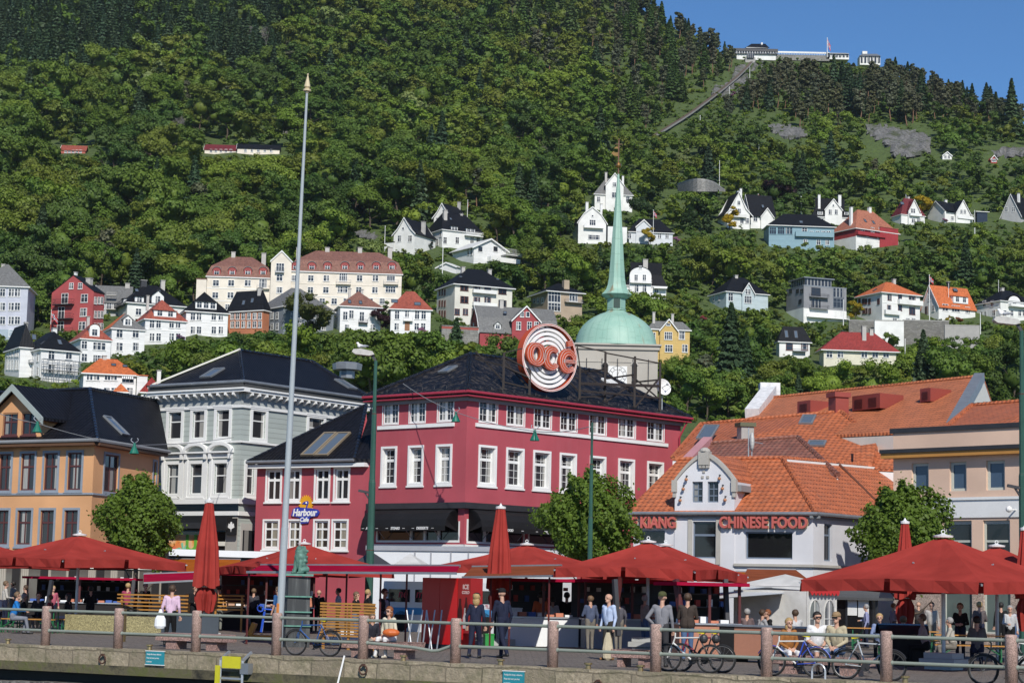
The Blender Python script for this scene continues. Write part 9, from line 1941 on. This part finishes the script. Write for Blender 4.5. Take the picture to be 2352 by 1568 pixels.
person('man in grey shirt and backwards olive cap at the counter',1519,1528,70,(.22,.22,.24),(.05,.05,.055),hat=((.08,.085,.035),1),arms=('down','hip'),h=1.85);person('man in brown leather jacket and jeans at the counter',1578,1515,80,(.055,.042,.035),JEAN,hair='brown',arms=('front','front'),coat=-.05,h=1.84);person('bald man in black pullover behind the leather jacket man',1603,1490,95,BLACK,BLACK,bald=1,h=1.8);person('man in red cap waiting at the middle fish counter',1548,1480,95,BLACK,BLACK,hat=((.3,.03,.03),1),h=1.8);person('red haired woman in black at the stall end',1656,1480,150,BLACK,BLACK,hair='red',long=.06,fem=1);person('man in blue jacket and orange cap behind the terracotta counter',1695,1478,-10,(.02,.05,.22),NAVY,hat=((.5,.2,.06),0),h=1.8)
person('man in bright orange shirt at the fish stall',1240,1478,92,(.70,.16,.06),(.30,.27,.22),hair='dark',slv=0,h=1.8);person('person in white top and red skirt at the fish stall',1268,1478,95,WHT,(.45,.02,.03),fem=1,h=1.64,hair='dark');person('man in black with khaki jacket round his waist at the fish stall',1300,1478,85,BLACK,(.25,.26,.27),hair='dark',h=1.82,coat=.05)
person('man in pale blue shirt behind the orange slatted screen',775,1450,175,(.40,.48,.62),NAVY,hair='dark',h=1.8,arms=('front','front'));person('bald man in black shirt behind the lion plinth',730,1448,100,BLACK,BLACK,bald=1,h=1.72,slv=0);person('man in blue shirt and grey trousers beside the flagpole',636,1458,150,(.03,.10,.26),(.25,.25,.26),hair='light',slv=0,h=1.8,arms=('front','down'))
person('person in brown jacket and grey cargo trousers behind the closed parasol',500,1446,80,(.12,.06,.03),(.22,.23,.20),hair='dark',h=1.82);person('person in pink smock in the shade of the seafood stall',530,1440,90,(.50,.28,.33),BLACK,hair='dark',h=1.7)
person('man in bright blue jacket seated at the orange beer table',28,1452,10,(.02,.18,.50),(.20,.21,.24),'sit',arms=('table','table'),hair='light',h=1.78);person('dark haired woman seated across the orange beer table',88,1446,-100,(.03,.03,.035),BLACK,'sit',hair='dark',fem=1,arms=('table','table'));person('woman with sunglasses on her hair seated at the table end',160,1450,170,BLACK,NAVY,'sit',hair='dark',fem=1,arms=('table','table'),long=.03)
person('blonde woman in brown leather jacket with bowed head on the granite seat',1808,1553,-75,(.34,.14,.04),WHT,'sit',hair='blond',long=.06,fem=1,arms=('lap','lap'),h=1.62,shoe=WHT,Y=50.2);person('man in white sleeveless top and sunglasses on the granite seat',1873,1555,-80,WHT,(.60,.60,.60),'sit',hair='dark',slv=0,shades=True,arms=('lap','lap'),shorts=1,h=1.82,Y=50.0);person('man in beige shirt, beige cap and jeans on the granite seat',1925,1556,-120,(.46,.40,.27),JEAN,'sit',hat=((.30,.20,.11),0),shades=True,arms=('lap','lap'),h=1.82,Y=49.8)
person('man in black and white checked shirt at the far beer table',1744,1478,20,(.35,.35,.36),BLACK,'sit',hair='brown',arms=('table','table'),Y=66.);person('young woman in black holding her face at the far beer table',1770,1478,200,BLACK,BLACK,'sit',hair='red',fem=1,arms=('phone','table'),Y=66.5);person('woman in white top and red track trousers with a backpack',1964,1470,10,WHT,(.60,.03,.04),'walk',hair='brown',long=.06,fem=1,slv=0,h=1.7,arms=('front','down'));held('backpack','dark backpack on the woman in red track trousers','backpack',1951,1408,gY(1964,1470)+.1,paint('pack_grey',(.05,.055,.05)),lambda m,c:m.blob(c,.24,10,8,squash=(.7,.8,1.2)))
person('young woman in pale top and blue shorts beyond the silver bicycle',2036,1458,150,(.55,.62,.63),(.02,.05,.4),hair='dark',fem=1,shorts=1,h=1.66,slv=0);person('older woman in lilac jacket beside the closed parasol',2052,1480,20,(.36,.27,.33),(.12,.07,.06),hair='red',fem=1,h=1.68,arms=('front','down'),shades=True,over=(.55,.06,.1));person('bald man in dark pullover seen from behind at the grill',2110,1475,100,(.05,.045,.045),BLACK,bald=1,h=1.76);person('woman in black blouse with crossed arms under the largest parasol',2206,1512,-110,BLACK,NAVY,hair='light',fem=1,h=1.74,arms=('front','front'));person('man in brown jacket and sunglasses behind the woman in black',2224,1470,-70,(.07,.055,.05),(.06,.06,.07),shades=True,arms=('hip','down'),hair='dark',over=WHT);person('blonde woman in green jacket near the largest parasol pole',2272,1465,-60,(.16,.17,.10),BLACK,hair='blond',fem=1,long=.06);person('dark figure in the shade behind the grey box',2300,1490,90,BLACK,BLACK,hair='dark',h=1.8);person('woman in purple and cream striped pullover at the picture edge',2340,1500,95,(.32,.30,.40),JEAN,hair='dark',fem=1,h=1.7,arms=('front','front'))
m=random.Random(5)
for i,(x,Y,c,w_)in enumerate(((8,84,(.5,.47,.42),'pale top at the picture edge'),(26,92,(.33,.34,.33),'grey shirt in the parasol shade'),(55,83,BLACK,'black, half hidden by the shade'),(118,86,(.40,.1,.14),'dark red behind the parasol pole'),(140,97,(.6,.58,.55),'white far behind the parasol pole'),(205,80,BLACK,'black apron before the dark food stall'),(232,98,(.5,.5,.52),'pale grey at the bright shop front'),(268,96,(.12,.13,.2),'navy at the bright shop front'),(290,84,(.30,.05,.1),'crimson apron in the dark food stall'),(330,88,BLACK,'black at the end of the slatted bench'),(580,86,(.05,.05,.06),'charcoal at the seafood counter'),(605,90,(.45,.06,.08),'red apron behind the seafood counter'),(842,78,BLACK,'black behind the crimson awning post'),(1210,76,(.10,.11,.13),'dark grey behind the foam boxes'),(1330,72.5,(.07,.07,.08),'black apron inside the fish stall'),(1455,72.5,(.12,.10,.11),'dark apron behind the long counter'),(1990,78,(.30,.32,.5),'lavender top by the bus shelter'),(2250,74,(.12,.1,.1),'brown beyond the brown jacket man'),(2140,78,(.4,.38,.35),'beige by the peach building'),(2320,72,(.5,.5,.5),'pale grey before the peach building'))):
 person('person dressed in '+w_,x,1440,m.choice((-100,-60,80,110,20,170)),c,m.choice((BLACK,NAVY,(.2,.18,.15))),hair=m.choice(('dark','brown','light','grey','blond')),Y=Y,h=m.uniform(1.62,1.84),fem=i%2,vox=.02,arms=m.choice((('down','down'),('front','down'),('front','front'))))
for i,(x,py,Y,c,w_)in enumerate(((45,1448,79,BLACK,'black seated with back to the quay at the left beer table'),(118,1448,79,(.25,.05,.06),'dark red seated in the shade at the left beer table'),(-8,1448,78,(.4,.4,.42),'pale grey seated at the picture edge beer table'),(2075,1490,58.5,(.06,.08,.16),'navy seated behind the silver bicycle'),(2128,1490,57,(.4,.3,.3),'dusty pink seated under the largest parasol'),(2245,1500,55,(.12,.12,.12),'charcoal seated beside the parasol weight'),(2190,1490,60,(.45,.42,.36),'beige seated behind the woman in black'),(2020,1485,61,(.2,.25,.4),'blue seated near the bus shelter'),(1830,1478,65,(.5,.5,.5),'pale top seated before the narrow end tent'),(1715,1478,68,(.14,.1,.1),'brown seated left of the checked shirt man'),(445,1440,80,BLACK,'black standing by the slatted rack'),(655,1450,76,(.05,.06,.1),'navy behind the lion plinth'),(700,1446,80,(.5,.2,.12),'orange brown behind the lion plinth'),(1420,1478,66,(.1,.1,.12),'dark grey in front of the long fish counter'),(1480,1478,67,(.3,.28,.26),'taupe in front of the long fish counter'),(1355,1478,66,(.08,.1,.16),'navy at the corner of the two fish stalls'))):
 sit='seated' in w_;person('person dressed in '+w_,x,py,m.choice((-100,-60,80,110,20,170)),c,m.choice((BLACK,NAVY,(.2,.18,.15),JEAN)),'sit' if sit else 'stand',hair=m.choice(('dark','brown','light','grey','blond')),Y=Y,h=m.uniform(1.62,1.84),fem=i%2,vox=.02,arms=m.choice((('down','front'),('front','front')))if not sit else('table','table'))
 # ================================================================ summer air
m=M();m.par((-1150,-135,-60),(2300,0,0),(0,1850,0),(0,0,600));t=NT('haze_air');v=t.n('VolumePrincipled',Color=(.86,.93,1.),Density=.00004,Anisotropy=.3);t.t.links.new(v.outputs[0],t.out.inputs[1]);o=kind(m.build('haze',t.m),'stuff')
